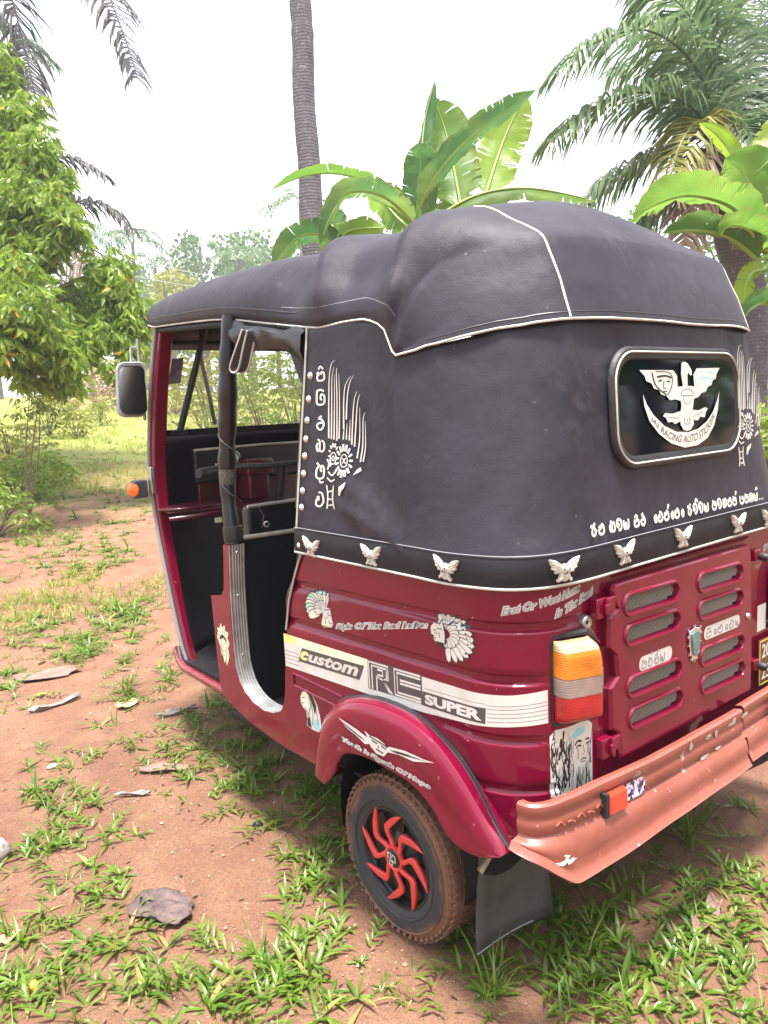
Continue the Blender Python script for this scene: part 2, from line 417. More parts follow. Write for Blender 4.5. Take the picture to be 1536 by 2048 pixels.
# fenders over the rear wheels
FJ = [(.690, .355), (.686, .44), (.66, .505), (.602, .559), (.543, .585), (.48, .601), (.434, .608), (.348, .608), (.279, .595), (.216, .566), (.175, .542), (.127, .498), (.086, .442), (.046, .395)]
FS = [(.668, .362), (.652, .436), (.625, .495), (.583, .544), (.537, .577), (.473, .602), (.376, .614), (.282, .613), (.207, .59), (.147, .55), (.10, .508), (.06, .469), (.024, .446), (.006, .428)]
FI = [(.613, .352), (.573, .391), (.547, .436), (.524, .462), (.495, .476), (.427, .488), (.352, .487), (.277, .482), (.228, .465), (.192, .44), (.165, .410), (.135, .396), (.099, .393), (.051, .403), (.010, .424)]
def fender(s):
    N = 48; J = resample([(0, y, z) for y, z in FJ], N); S_ = resample([(0, y, z) for y, z in FS], N); I = resample([(0, y, z) for y, z in FI], N); rows = []; strip = []
    for i in range(N):
        j, o, q = J[i], S_[i], I[i]; d = q-o; L = max(d.length, .004); d = d/L; up = -d
        k = min(1, L/.09)
        row = [(.612, j), (.626, j)]
        for t, lift in ((.2, .006), (.45, .010), (.7, .010)): row.append((lerp(.628, .685, t), j.lerp(o, t)+up*lift*k))
        row += [(.6785, o+up*.0055*k), (.6855, o), (.6905, o+d*.010*k), (.694, o+d*.024*k), (.696, o+d*.05*k), (.6965, o+d*L*.62), (.6955, o+d*(L-.016*k)), (.6975, o+d*(L-.008*k)), (.6955, q), (.690, q+d*.001), (.684, q-d*.004), (.680, q-d*.02*k)]
        rows.append([Vector((s*x, p.y, p.z)) for x, p in row])
        if i >= 12: strip.append([Vector((s*x, p.y, p.z)) for x, p in ((.6262, j+up*.008), (.631, j+up*.009), (.637, j.lerp(o, .1)+up*.0085), (.643, j.lerp(o, .25)+up*.009), (.646, j.lerp(o, .3)+up*.004))])
    b = MB().grid(rows)
    for r in (rows[0], rows[-1]): b.poly([Vector((s*.61, r[0].y, r[0].z))]+r+[Vector((s*.61, r[-1].y, r[-1].z))])
    f = b.build('fender', M_PAINT, rick, smooth=50)
    MB().grid(strip).build('rubber_strip', M_RUB, f, smooth=60)
    return f
fend_l = fender(-1); fender(1)
# dark wheel housings
for s in (-1, 1):
    b = MB(); rows = []
    for k in range(15):
        a = radians(-15+210*k/14); rows.append([(s*x, .42+.235*cos(a), .25+.24*sin(a)) for x in (.62, .36)])
    b.grid(rows); b.poly([r[1] for r in rows]); b.build('wheel_housing', M_DARK, rick, smooth=60)

# rear chassis and floor
b = MB().box((0, .98, .315), (.60, .32, .015)).box((0, .40, .332), (.34, .34, .015)).box((0, 1.6, .312), (.47, .32, .012)).box((0, .3, .40), (.36, .27, .07)).box((0, 1.5, .27), (.05, .7, .04))
b.box((0, .86, .235), (.36, .60, .065)).box((.0, .40, .27), (.45, .16, .05)); b.build('chassis_and_light_block', M_DARK, rick, bevel=.01)  # underbody boxes added to stop light leaking through beneath the floor
b = MB().box((0, .95, .337), (.585, .42, .006)); b.build('passenger_floor_mat', M_MAT, rick, bevel=.003)
b = MB().prism([(-.50, 1.36, .322), (-.495, 1.90, .322), (-.36, 2.15, .322), (.36, 2.15, .322), (.495, 1.90, .322), (.50, 1.36, .322)], (0, 0, .02))
b.build('driver_floor_mat', M_MAT, rick)
b = MB().tube([(-.515, 1.30, .318), (-.515, 1.6, .318), (-.510, 1.84, .318), (-.49, 1.93, .325), (-.44, 2.06, .33)], .017, 8)
b.build('floor_edge', M_PAINT_DIRTY, rick, smooth=60)

# ------------------------------------------------------------------ front cowl, pillars, windscreen
PIL = [(1.925, 1.655), (1.975, 1.45), (2.02, 1.25), (2.042, 1.09), (2.025, .92), (1.985, .75), (1.93, .54), (1.89, .40), (1.865, .33)]
PX = [.468, .485, .492, .495, .495, .495, .492, .488, .48]
for s in (-1, 1):
    P = resample([(s*x, y, z) for (y, z), x in zip(PIL, PX)], 30); rows = []
    for i, p in enumerate(P):
        w = lerp(.056, .030, smooth01(.25, 1, i/29))
        sec = [(0, -.030), (-.006, -.036), (-w+.006, -.036), (-w, -.030), (-w, .02), (0, .02)]
        rows.append([p+Vector((-s*-dx if False else s*(dx), dy, 0)) for dx, dy in sec])
    pil = MB().grid(rows, True).build('front_pillar', M_PAINT, rick, smooth=40)
    b = MB().tube([p+Vector((s*.004, .004, 0)) for p in P], .0075, 8); b.build('pillar_rubber_edge', M_LGREY if s < 0 else M_RUB, pil, smooth=60)
rows = []
for k in range(21):
    t = -1+2*k/20; row = []
    for j in range(19):
        z = lerp(.33, 1.25, j/18); yy = interp([(.33, 1.88), (.55, 1.96), (.92, 2.04), (1.09, 2.06), (1.25, 2.03)], z)
        wd = interp([(.33, .47), (.8, .487), (1.25, .487)], z)
        row.append((t*wd, yy+.0+(.21-.04*smooth01(.9, 1.25, z))*(1-abs(t)**2.2), z))
    rows.append(row)
MB().grid(rows).build('front_cowl', M_INNER, rick, smooth=60, solid=.008)
# dashboard tray with its lid, lower lip, gauge box, pocket
b = MB().prism([(-.482, 1.93, .925), (-.47, 2.04, .925), (-.3, 2.16, .925), (.3, 2.16, .925), (.47, 2.04, .925), (.482, 1.93, .925), (.30, 1.86, .925), (-.30, 1.86, .925)], (0, 0, .012))
tray = b.build('dashboard_tray', M_TRAY, rick, bevel=.004, fixn=True)
b = MB().prism([(x*.15-.385+.03, 1.975+y*.09, .938) for x, y in [(cos(2*pi*k/28)*(1 if abs(cos(2*pi*k/28)) > .3 else 1), sin(2*pi*k/28)) for k in range(28)]], (0, 0, .010))
b.build('tray_lid', M_TRAY, tray, bevel=.003, fixn=True)
b = MB().tube([(-.482, 1.93, .905), (-.38, 1.88, .912), (-.27, 1.855, .918), (0, 1.85, .918), (.3, 1.855, .918)], .010, 8)
b.build('tray_lip', M_TRAY, tray, smooth=60)
b = MB().box((-.30, 1.87, .885), (.014, .004, .010)); b.build('tray_tag', M_CREAM, tray)
b = MB().box((.02, 2.02, 1.10), (.34, .02, .07)).build('dash_pocket', M_CLOTH, rick, bevel=.008)
MB().tube([(-.32, 1.998, 1.168), (0, 1.996, 1.172), (.34, 1.998, 1.168)], .006, 6).build('pocket_piping', M_PIPE, b)
b = MB().box((-.06, 1.96, 1.08), (.065, .05, .035)).box((-.06, 1.98, 1.0), (.05, .05, .06)); b.build('gauge_box', mat('gauge_red', (.09, .005, .014), .4, coat=.2), rick, bevel=.01)
b = MB().lathe([(.001, .012), (.02, .011), (.024, .004), (.024, -.02)], (-.19, 1.90, 1.135), (-.25, -1, .2), 16); b.build('steering_column_lamp', mat('pale_green_plastic', (.55, .66, .48), .3), rick)
b = MB().box((.06, 2.04, .98), (.36, .012, .05)); b.build('dash_front', M_TRAY, rick, bevel=.006)
# handlebar with grips
hb = MB().tube([(-.34, 1.72, 1.10), (-.22, 1.78, 1.10), (-.1, 1.82, 1.09), (.1, 1.82, 1.09), (.22, 1.78, 1.10), (.34, 1.72, 1.10)], .012, 8).tube([(0, 1.83, 1.09), (0, 1.93, .75), (0, 2.05, .35)], .022, 10)
hb = hb.build('handlebar', M_RUB, rick, smooth=60)
for s in (-1, 1):
    MB().tube([(s*.47, 1.665, 1.098), (s*.44, 1.68, 1.098), (s*.40, 1.695, 1.10), (s*.33, 1.725, 1.10)], [.017, .019, .018, .019], 10).build('grip', M_RUB, hb, smooth=60)
b = MB().tube([(-.40, 1.66, 1.125), (-.33, 1.68, 1.13), (-.26, 1.74, 1.12)], .004, 6); b.build('clutch_lever', M_STEEL, hb)
# windscreen
gm = bpy.data.materials.new('windscreen_glass'); gm.use_nodes = True; nt = gm.node_tree; pb = nt.nodes['Principled BSDF']
pb.inputs['Base Color'].default_value = (.9, .93, .92, 1); pb.inputs['Roughness'].default_value = .08
nt.links.new(_ramp(nt, _noise(nt, 6, 6, .7), (.3, .10), (.75, .32)), pb.inputs['Alpha'])
MATS['glass'] = gm
b = MB().add([(-.452, 2.06, 1.252), (.452, 2.06, 1.252), (.44, 1.985, 1.60), (-.44, 1.985, 1.60)], [(0, 1, 2, 3)])
ws = b.build('windscreen', gm, rick)
b = MB().box((0, 2.055, 1.243), (.47, .014, .013)); b.build('windscreen_bottom_rail', M_DARK, ws, bevel=.004)
b = MB().add([(-.445, 1.995, 1.575), (.445, 1.995, 1.575), (.43, 1.955, 1.69), (-.43, 1.955, 1.69)], [(0, 1, 2, 3)])
b.build('windscreen_header', mat('tinted_header', (.045, .03, .04), .4), ws, solid=.008)
b = MB().add([(-.40, 2.020, 1.44), (-.345, 2.020, 1.445), (-.335, 1.996, 1.545), (-.385, 1.997, 1.54)], [(0, 1, 2, 3)])
b.build('licence_paper', mat('licence_violet', (.20, .17, .28), .6, var=.3, vscale=60), ws)
MB().tube([(-.445, 2.05, 1.26), (-.46, 2.02, 1.4), (-.438, 1.99, 1.57), (-.40, 1.985, 1.60), (0, 1.98, 1.607), (.40, 1.985, 1.60), (.44, 1.99, 1.57), (.46, 2.02, 1.4), (.445, 2.05, 1.26)], .008, 6).build('windscreen_seal', M_RUB, ws, smooth=60)
for s in (-1, 1):
    b = MB().tube([(s*.255, 1.94, 1.665), (s*.375, 2.0, 1.25)], .0145, 8).box((s*.255, 1.945, 1.655), (.02, .012, .02)).box((s*.378, 2.0, 1.245), (.03, .016, .008))
    b.build('roof_stay', M_PAD, rick, smooth=60)
b = MB().tube([(-.245, 2.03, 1.56), (-.215, 2.04, 1.41), (-.19, 2.05, 1.27)], .009, 6); b.build('wiper_reflection', mat('wiper_reflection_grey', (.05, .05, .055), .5), ws, smooth=60)  # solid bar standing in for the wiper's reflection in the glass
# outside mirror and indicator, left and right
def mirror(s):
    cx, cy, cz = s*.563, 2.0, 1.421
    O = [(u*1.0, v) for u, v in rrect(.112, .212, .03)]; b = MB()
    tilt = Matrix.Rotation(radians(8)*s, 3, 'Z')
    ring = lambda k, y: [tilt @ Vector((u*k+(v*.06*-s), y, v*(k if k < 1 else 1)))+Vector((cx, cy, cz)) for u, v in O]
    b.grid([ring(.86, -.022), ring(.97, -.024), ring(1.0, -.016), ring(.98, .012), ring(.85, .035), ring(.55, .048), ring(.02, .05)], True)
    h = b.build('side_mirror', mat('mirror_housing', (.26, .27, .30), .45, var=.2), rick, smooth=40)
    MB().poly([p+Vector((0, (p.z-cz)*.14, 0)) for p in ring(.9, -.0255)]).build('mirror_glass', M_CHROME, h)
    b = MB().tube([(s*.555, 2.02, 1.43), (s*.52, 2.02, 1.43), (s*.49, 2.02, 1.43)], .007, 8).tube([(s*.507, 2.03, 1.30), (s*.507, 2.03, 1.62)], .007, 8).tube([(s*.507, 2.03, 1.59), (s*.53, 2.05, 1.588), (s*.535, 2.05, 1.5)], .005, 8)
    b.build('mirror_arm', M_STEEL, h, smooth=60)
    b = MB().box((s*.548, 2.045, 1.028), (.030, .022, .036)); ind = b.build('front_indicator', mat('indicator_housing', (.07, .075, .085), .45), rick, bevel=.008)
    MB().lathe([(.001, .007), (.018, .006), (.027, .001), (.028, -.004)], (s*.579, 2.035, 1.028), (s, -.55, 0), 18).build('indicator_lens', mat('orange_lens', (.85, .14, .01), .25, coat=.5), ind)
    b = MB().box((s*.512, 2.01, 1.06), (.006, .018, .055)); br = b.build('indicator_bracket', M_STEEL, ind, bevel=.003)
mirror(-1); mirror(1)

# ------------------------------------------------------------------ centre posts, partition, driver seat
for s in (-1, 1):
    P = resample([(s*.575, 1.150, 1.60), (s*.583, 1.165, 1.50), (s*.585, 1.185, 1.36), (s*.585, 1.215, 1.19), (s*.587, 1.225, 1.05), (s*.590, 1.205, .925)], 26)
    rr = [lerp(.024, .0, 0)+.006*math.exp(-((k-9)/5)**2)+.002*sin(k*1.7)+(.004 if 16 <= k <= 17 else 0) for k in range(26)]
    post = MB().tube(P, rr, 14).build('centre_post', M_PAD, rick, smooth=60)
    P2 = [(s*.592, 1.201, z) for z in (.96, .935, .91)]
    MB().tube(P2, [.031, .0325, .030], 14).build('post_sleeve', M_CLOTH, post, smooth=50)
    MB().tube([(s*.60, 1.215, .90), (s*.60, 1.235, .80), (s*.60, 1.25, .74), (s*.598, 1.275, .728)], [.018, .016, .015, .012], 10).build('post_foot', M_PAD, post, smooth=60)
    if s < 0:
        pts = [(-.585+.030*cos(t*2.1)-.0, 1.20-.0+.030*sin(t*2.1), 1.46-.05*t) for t in [k*.25 for k in range(44)]]
        MB().tube(pts, .0022, 5).build('post_wire', M_RUB, post, smooth=60)
        b = MB().tube([crom(P, q) for q in (15.4, 16.2, 17, 18, 18.8)], [.0265, .0275, .0272, .0275, .0262], 14); b.build('worn_patch', mat('worn_tape', (.13, .115, .10), .8, col2=(.03, .028, .03), vscale=120), post, smooth=60)
b = MB().box((0, 1.245, .62), (.56, .012, .285)); part = b.build('partition', M_DARK, rick, bevel=.006)
MB().tube([(-.575, 1.232, .912), (-.3, 1.231, .908), (0, 1.23, .905), (.57, 1.232, .912)], .0075, 8).build('partition_piping', M_PIPE, part, smooth=60)
b = MB().box((0, 1.47, .66), (.42, .17, .05)).box((0, 1.40, .47), (.36, .10, .15)); seat = b.build('driver_seat', M_CLOTH, rick, bevel=.02)
b = MB().box((0, 1.36, .90), (.46, .025, .095)); bk = b.build('driver_backrest', M_CLOTH, rick, bevel=.012)
MB().tube([(-.46, 1.335, .996), (-.2, 1.333, .998), (.46, 1.335, .998)], .006, 8).build('backrest_piping', M_PIPE, bk, smooth=60)
for x in (-.42, -.24): MB().tube([(x, 1.33, .99), (x+.012, 1.32, .96), (x+.006, 1.325, .92)], .003, 6).build('strap_cord', M_GREY, bk)
b = MB().lathe([(.008, -.003), (.011, 0), (.008, .003), (.005, 0)], (-.455, 1.225, .945), (1, 1, 0), 12); b.build('key_ring', M_STEEL, part)
b = MB().box((0, .45, .52), (.53, .25, .06)).box((0, .2, .75), (.53, .05, .2)); b.build('passenger_bench', M_CLOTH, rick, bevel=.03)
# ------------------------------------------------------------------ canopy: roof over hoops
def mirrored(P): return P + [(-x, y, z) for x, y, z in P[:-1]][::-1]
ROWS = [
 (0, [(-.470, 2.000, 1.655), (-.460, 2.015, 1.662), (-.43, 2.03, 1.668), (-.33, 2.045, 1.672), (0, 2.07, 1.675)]),
 (0, [(-.476, 1.985, 1.668), (-.474, 1.985, 1.70), (-.445, 1.99, 1.735), (-.33, 2.005, 1.757), (0, 2.02, 1.765)]),
 (0, [(-.486, 1.90, 1.652), (-.488, 1.895, 1.695), (-.465, 1.89, 1.738), (-.36, 1.90, 1.772), (0, 1.93, 1.79)]),
 (0, [(-.512, 1.70, 1.637), (-.517, 1.70, 1.685), (-.494, 1.70, 1.730), (-.385, 1.71, 1.776), (0, 1.75, 1.80)]),
 (0, [(-.556, 1.25, 1.602), (-.562, 1.25, 1.655), (-.532, 1.25, 1.712), (-.405, 1.26, 1.770), (0, 1.28, 1.80)]),
 (0, [(-.574, .98, 1.562), (-.580, .98, 1.612), (-.548, .98, 1.680), (-.425, .99, 1.755), (0, 1.0, 1.795)]),
 (0, [(-.582, .80, 1.532), (-.576, .80, 1.578), (-.528, .80, 1.640), (-.418, .82, 1.732), (0, .85, 1.785)]),
 (1, [(-.592, .665, 1.513), (-.605, .65, 1.557), (-.598, .66, 1.620), (-.468, .715, 1.750), (0, .76, 1.80)]),
 (0, [(-.594, .56, 1.515), (-.588, .565, 1.555), (-.545, .58, 1.613), (-.434, .61, 1.727), (0, .66, 1.795)]),
 (0, [(-.598, .47, 1.511), (-.596, .46, 1.550), (-.556, .47, 1.604), (-.434, .49, 1.724), (0, .52, 1.795)]),
 (1, [(-.602, .405, 1.488), (-.612, .365, 1.540), (-.598, .375, 1.594), (-.462, .40, 1.742), (0, .43, 1.805)]),
 (0, [(-.604, .385, 1.455), (-.598, .355, 1.515), (-.572, .345, 1.580), (-.44, .31, 1.728), (0, .32, 1.80)]),
 (0, [(-.606, .372, 1.432), (-.593, .345, 1.505), (-.556, .328, 1.570), (-.425, .235, 1.692), (0, .22, 1.752)]),
 (2, [(-.606, .366, 1.424), (-.592, .332, 1.512), (-.553, .312, 1.577), (-.50, .259, 1.622), (-.43, .182, 1.648), (-.382, .137, 1.659), (-.25, .115, 1.664), (0, .105, 1.667)]),
 (2, [(-.606, .364, 1.423), (-.588, .320, 1.490), (-.552, .295, 1.552), (-.50, .241, 1.602), (-.43, .166, 1.633), (-.383, .125, 1.647), (-.25, .103, 1.652), (0, .093, 1.655)]),
 (0, [(-.605, .362, 1.422), (-.575, .285, 1.455), (-.545, .238, 1.490), (-.50, .183, 1.520), (-.43, .108, 1.545), (-.386, .083, 1.556), (-.25, .062, 1.560), (0, .056, 1.562)]),
 (0, [(-.605, .360, 1.421), (-.572, .262, 1.443), (-.535, .20, 1.462), (-.49, .143, 1.474), (-.43, .085, 1.482), (-.392, .060, 1.486), (-.25, .042, 1.490), (0, .036, 1.491)]),
 (0, [(-.605, .360, 1.420), (-.574, .260, 1.436), (-.537, .197, 1.449), (-.492, .140, 1.458), (-.432, .083, 1.467), (-.394, .056, 1.471), (-.25, .038, 1.474), (0, .032, 1.474)]),
]
NC = 61
rows = [resample(mirrored(p), NC) for _, p in ROWS]
fine = []; last = len(rows)-1; EAVE = []
for i in range(last):
    n = 6 if i < 12 else (2 if i == 13 else 4)
    for k in range(n):
        t = k/n; r = []
        for j in range(NC):
            col = [rows[q][j] for q in range(max(0, i-1), min(last, i+2)+1)]
            if ROWS[i][0] == 2 or ROWS[i+1][0] == 2 or i >= 13: p = rows[i][j].lerp(rows[i+1][j], t)
            else: p = crom([rows[q][j] for q in range(last+1)], i+t).lerp(rows[i][j].lerp(rows[i+1][j], t), .62 if 5 <= i <= 11 else 0)
            sag = 0
            r.append(p)
        fine.append(r)
fine.append(rows[-1])
for r in fine:      # soft wrinkles
    for j, p in enumerate(r):
        if 2 < j < NC-3:
            n = noise.noise(Vector((p.x*3.1, p.y*5.0, p.z*5)))*.005+noise.noise(Vector((p.x*9, p.y*14+4, p.z*12)))*.0022+noise.noise(Vector((p.y*34, p.x*5, p.z*6)))*.0016
            p.z += n; p.x += n*(-1 if p.x < 0 else 1)*.6
roof = MB().grid(fine).build('canopy_roof', M_VINYL, rick, smooth=60, solid=.004)
eave_l = [r[0] for r in fine[:fine.index(fine[-1])]]
front_eave = [rows[0][0]]+[r[0] for r in fine[6:12*6+2]]
eave = [Vector(p) for p in resample(front_eave, 60, False)]+[Vector(p) for p in rows[-1]]
eave_r = [Vector((-p.x, p.y, p.z)) for p in eave[:60]][::-1]
pipe_path = eave+eave_r
c0 = Vector((0, 1.0, 0))
def outw(p, d=.003):
    v = Vector((p.x, 0 if p.y > .3 else p.y-.5, 0)); v.normalize(); return p+v*d
MB().tube([outw(p) for p in pipe_path], .0031, 6).build('eave_piping', M_PIPE, roof, smooth=60)
# seams down the rear dome
def on_roof(j, k0): return [fine[i][j] for i in range(k0, len(fine))]
from mathutils.bvhtree import BVHTree
_bv = BVHTree.FromPolygons([p for r in fine for p in r], [(i*NC+j, i*NC+j+1, (i+1)*NC+j+1, (i+1)*NC+j) for i in range(len(fine)-1) for j in range(NC-1)])
def stick(p, d=.003):
    loc, n, _, _ = _bv.find_nearest(Vector(p))
    if n.dot(loc-Vector((0, .9, 1.2))) < 0: n = -n
    return loc+n*d
for s in (-1, 1):
    P = [Vector((s*.365, .34, 1.775)), Vector((s*.374, .26, 1.745)), Vector((s*.379, .20, 1.700)), Vector((s*.3835, .137, 1.6605)), Vector((s*.385, .12, 1.645)), Vector((s*.387, .083, 1.556)), Vector((s*.390, .058, 1.474))]
    P = resample(P, 26, False)
    MB().tube([stick(p, .003) for p in P], .0030, 6).build('seam_piping', M_PIPE, roof, smooth=60)
    MB().tube([stick(p+Vector((-s*.016, 0, 0)), .0015) for p in P], .0028, 5).build('seam_stitch', M_CLOTH, roof, smooth=60)
# stitched hems
def hem(pts, name='hem_stitch', m=None, r=.0016): return MB().tube([stick(p, .0030) for p in pts], r, 5).build(name, m or MATS['light_grey_print'], roof, smooth=60)
hem([fine[i][2] for i in range(34, 66)], r=.0013)
hem([rows[-1][j]+Vector((0, -.004, .016))+Vector((-.004 if j < 24 else 0, 0, 0)) for j in range(2, NC-2)], m=M_CLOTH, r=.002)
hem([fine[i][1]+Vector((-.004, 0, .012)) for i in range(9, 38)], m=M_CLOTH, r=.0028)
# short sewn dart on the quarter panel
D = [Vector((-.585, .298, 1.540)), Vector((-.556, .290, 1.566)), Vector((-.512, .245, 1.604)), Vector((-.45, .178, 1.636)), Vector((-.39, .125, 1.650))]
MB().tube([stick(p, .001) for p in resample(D, 14)], .0022, 5).build('dart_stitch', M_CLOTH, roof, smooth=60)

# side and rear curtain
TOP = [(-.594, .715, 1.517), (-.597, .64, 1.513), (-.599, .53, 1.513), (-.602, .44, 1.500), (-.603, .40, 1.480), (-.6035, .368, 1.424), (-.572, .262, 1.436), (-.492, .142, 1.458), (-.392, .060, 1.470), (-.20, .040, 1.474), (0, .036, 1.474)]
BOT = [(-.635, .770, .940), (-.635, .66, .940), (-.635, .55, .940), (-.635, .46, .940), (-.635, .37, .940), (-.635, .30, .940), (-.633, .17, .940), (-.588, .047, .941), (-.47, -.010, .943), (-.22, -.013, .943), (0, -.013, .943)]
BL = mirrored(BOT); TL = mirrored(TOP)
N = 121; NB = (len(BOT)-1)*2
def curtain_pt(u, t):
    q = u*NB; bp = crom(BL, q); tp = TL[int(min(q, NB-1e-6))]; i = int(min(q, NB-1e-6)); tp = Vector(TL[i]).lerp(Vector(TL[i+1]), q-i)
    p = bp.lerp(tp, t)
    rear = smooth01(.30, .40, u)*(1-smooth01(.60, .70, u))
    tuck = interp([(0, 0), (.10, .010), (.2, .012), (.5, .008), (1, 0)], t)*rear       # pulled in above the belt at the rear
    p.y += tuck*1.4
    # bellied side panel, vertical fold where the hoop stands, slack creases
    sgn = -1 if u < .5 else 1; uu = u if u < .5 else 1-u
    p.x -= sgn*.010*sin(pi*t)*smooth01(0, .08, uu)*(1-smooth01(.22, .33, uu))
    f = math.exp(-((uu-.238)/.014)**2)*sin(pi*min(1, t*1.05))
    p.x += sgn*.010*f
    cr = math.exp(-((t-.02-(.30-uu)*.62*1.6)/.035)**2)*smooth01(.05, .12, uu)*(1-smooth01(.2, .28, uu))
    cr2 = math.exp(-((t-.10-(.26-uu)*1.3)/.05)**2)*smooth01(.05, .1, uu)*(1-smooth01(.2, .28, uu))
    p.x += sgn*(.011*cr+.009*cr2)
    n = noise.noise(Vector((p.x*2.5, p.y*2.5, p.z*4)))*.006*sin(pi*t)
    p.x += sgn*n*.6*(1-rear); p.y -= n*.5*rear
    # dimple above the window corners
    if rear > .5:
        for cx in (-.27, .27): p.y += .006*math.exp(-(((p.x-cx)/.07)**2+((p.z-1.43)/.03)**2))
    return p
rows_c = [[curtain_pt(j/(N-1), t/40) for j in range(N)] for t in range(41)]
cur = MB().grid(rows_c).build('canopy_curtain', M_VINYL, rick, smooth=60, solid=.004)
bot = rows_c[0]
# binding skirt along the belt
rows_s = []
for dz, of in ((-.004, .004), (.0, .0065), (.05, .005), (.058, .003)):
    rows_s.append([Vector((p.x+(-1 if p.x < 0 else 1)*of*min(1, abs(p.x)/.45)**2, p.y-of*(1 if p.y < .2 else 0), p.z+dz)) for p in bot])
MB().grid(rows_s).build('belt_skirt', mat('skirt_vinyl', (.020, .0195, .024), .6, spec=.2, var=.3, bump=.15, bscale=40), cur, smooth=60)
MB().tube([Vector((p.x+(-1 if p.x < 0 else 1)*.006, p.y-(.006 if p.y < .2 else 0), p.z-.004)) for p in bot], .0031, 6).build('belt_piping', M_PIPE, cur, smooth=60)
MB().tube([Vector((p.x+(-1 if p.x < 0 else 1)*.0035, p.y-(.0045 if p.y < .2 else 0), p.z+.062)) for p in bot], .0012, 5).build('belt_stitch', MATS['light_grey_print'], cur, smooth=60)
for k in (0, N-1):
    s = -1 if k == 0 else 1
    P = [rows_c[t][k] for t in range(41)]
    MB().tube([p+Vector((s*.002, .003, 0)) for p in P], .0031, 6).build('front_edge_piping', M_PIPE, cur, smooth=60)
    b = MB()
    for t in range(8, 30):
        for q in range(4):
            p = P[t].lerp(P[t+1], q/4); b.box((p.x-s*.002, p.y+.012, p.z), (.003, .005, .0024))
    b.build('zipper', M_RUB, cur, smooth=0)
    # flap wrapped round the front edge of the tub, with piping
    rr = []
    for q in range(13):
        z = lerp(.985, .70, q/12); y = interp(YF, min(z, .946))
        rr.append([Vector((s*.629, y+.0, z)), Vector((s*.627, y+.012+.008*sin(q), z)), Vector((s*.60, y+.024+.006*sin(q*1.3), z)), Vector((s*.565, y+.022, z))])
    MB().grid(rr).build('door_flap', M_CLOTH, cur, smooth=60)
    zz = [.944, .925, .905, .87, .83, .789, .74, .70]
    MB().tube([Vector((s*.632, .735, .943)), Vector((s*.632, .752, .935))]+[Vector((s*.630, interp(YF, z)-.003, z)) for z in zz[2:]], .0031, 6).build('flap_piping', M_PIPE, cur, smooth=60)

# snap studs up the front edge
b = MB().lathe([(.0005, .006), (.004, .0055), (.0075, .003), (.0085, 0), (.0095, -.001)], (0, 0, 0), (-1, 0, 0), 14)
me = b.build('snap_stud', M_STUD, None, smooth=60); first = True
for z in (1.397, 1.338, 1.284, 1.236, 1.192, 1.146, 1.101, 1.057, .955):
    t = (z-.94)/(1.517-.94); p = curtain_pt(.004+.010*(z-.94), t)
    o = me if first else me.copy()
    if not first: COL.objects.link(o)
    first = False; o.location = p+Vector((-.004, -.012, 0)); o.parent = cur; o.scale = (1, 1, 1)

# winged skull studs along the belt
def skull():
    Wg = [(0, .010), (.006, .008), (.010, .013), (.020, .019), (.033, .022), (.030, .012), (.026, .008), (.027, .003), (.021, .001), (.020, -.005), (.014, -.004), (.010, -.006), (.012, -.014), (.017, -.018), (.014, -.022), (.008, -.017), (.004, -.020), (0, -.021)]
    O = Wg+[(-x, y) for x, y in Wg[1:-1]][::-1]; b = MB()
    n = len(O); lay = [(1, 0), (1, .004), (.88, .0065)]
    vs = [Vector((x*k, -h, y*k)) for k, h in lay for x, y in O]
    fs = []
    for L in range(2): fs += [(L*n+i, L*n+(i+1) % n, (L+1)*n+(i+1) % n, (L+1)*n+i) for i in range(n)]
    fs += [tuple(2*n+i for i in t) for t in tessellate_polygon([[Vector((v.x, v.z, 0)) for v in vs[2*n:]]])]
    b.add(vs, fs)
    b.lathe([(.0005, .0125), (.005, .0115), (.0085, .008), (.0095, .002)], (0, 0, .002), (0, -1, 0), 12)
    b.lathe([(.0005, .011), (.003, .010), (.005, .005)], (0, 0, -.010), (0, -1, 0), 10)
    for s in (-1, 1):
        for q in range(3): b.tube([(s*.010, -.0068, .006-.004*q), (s*(.028-.003*q), -.0068, .016-.006*q)], [.0016, .0008], 5)
    o = b.build('skull_stud', M_STUD, None, smooth=40)
    e = MB()
    for s in (-1, 1): e.lathe([(.0003, .0118), (.0022, .0112), (.0026, .009)], (s*.0042, 0, .003), (0, -1, 0), 8)
    e.lathe([(.0003, .0122), (.0016, .0115), (.0018, .009)], (0, 0, -.0035), (0, -1, 0), 8)
    return o, e.build('eye_socket', M_BLACK, None)
sk, ey = skull(); first = True
for a, z in ((-.535, .957), (-.285, .966), (-.036, .968), (.225, .972), (.425, .975), (.664, .975), (.935, .972), (1.106, .968), (1.25, .968)):
    x, y, nx, ny = plan(a, .6405, .175, -.021)
    if first: o, e = sk, ey
    else:
        o, e = sk.copy(), ey.copy(); COL.objects.link(o); COL.objects.link(e)
    first = False
    o.parent = cur; e.parent = o; o.location = (x, y, z); o.scale = (1.12,)*3
    o.rotation_euler = (0, radians(random.Random(a).uniform(-5, 5)), atan2(nx, -ny)*-1 if False else atan2(ny, nx)+pi/2)

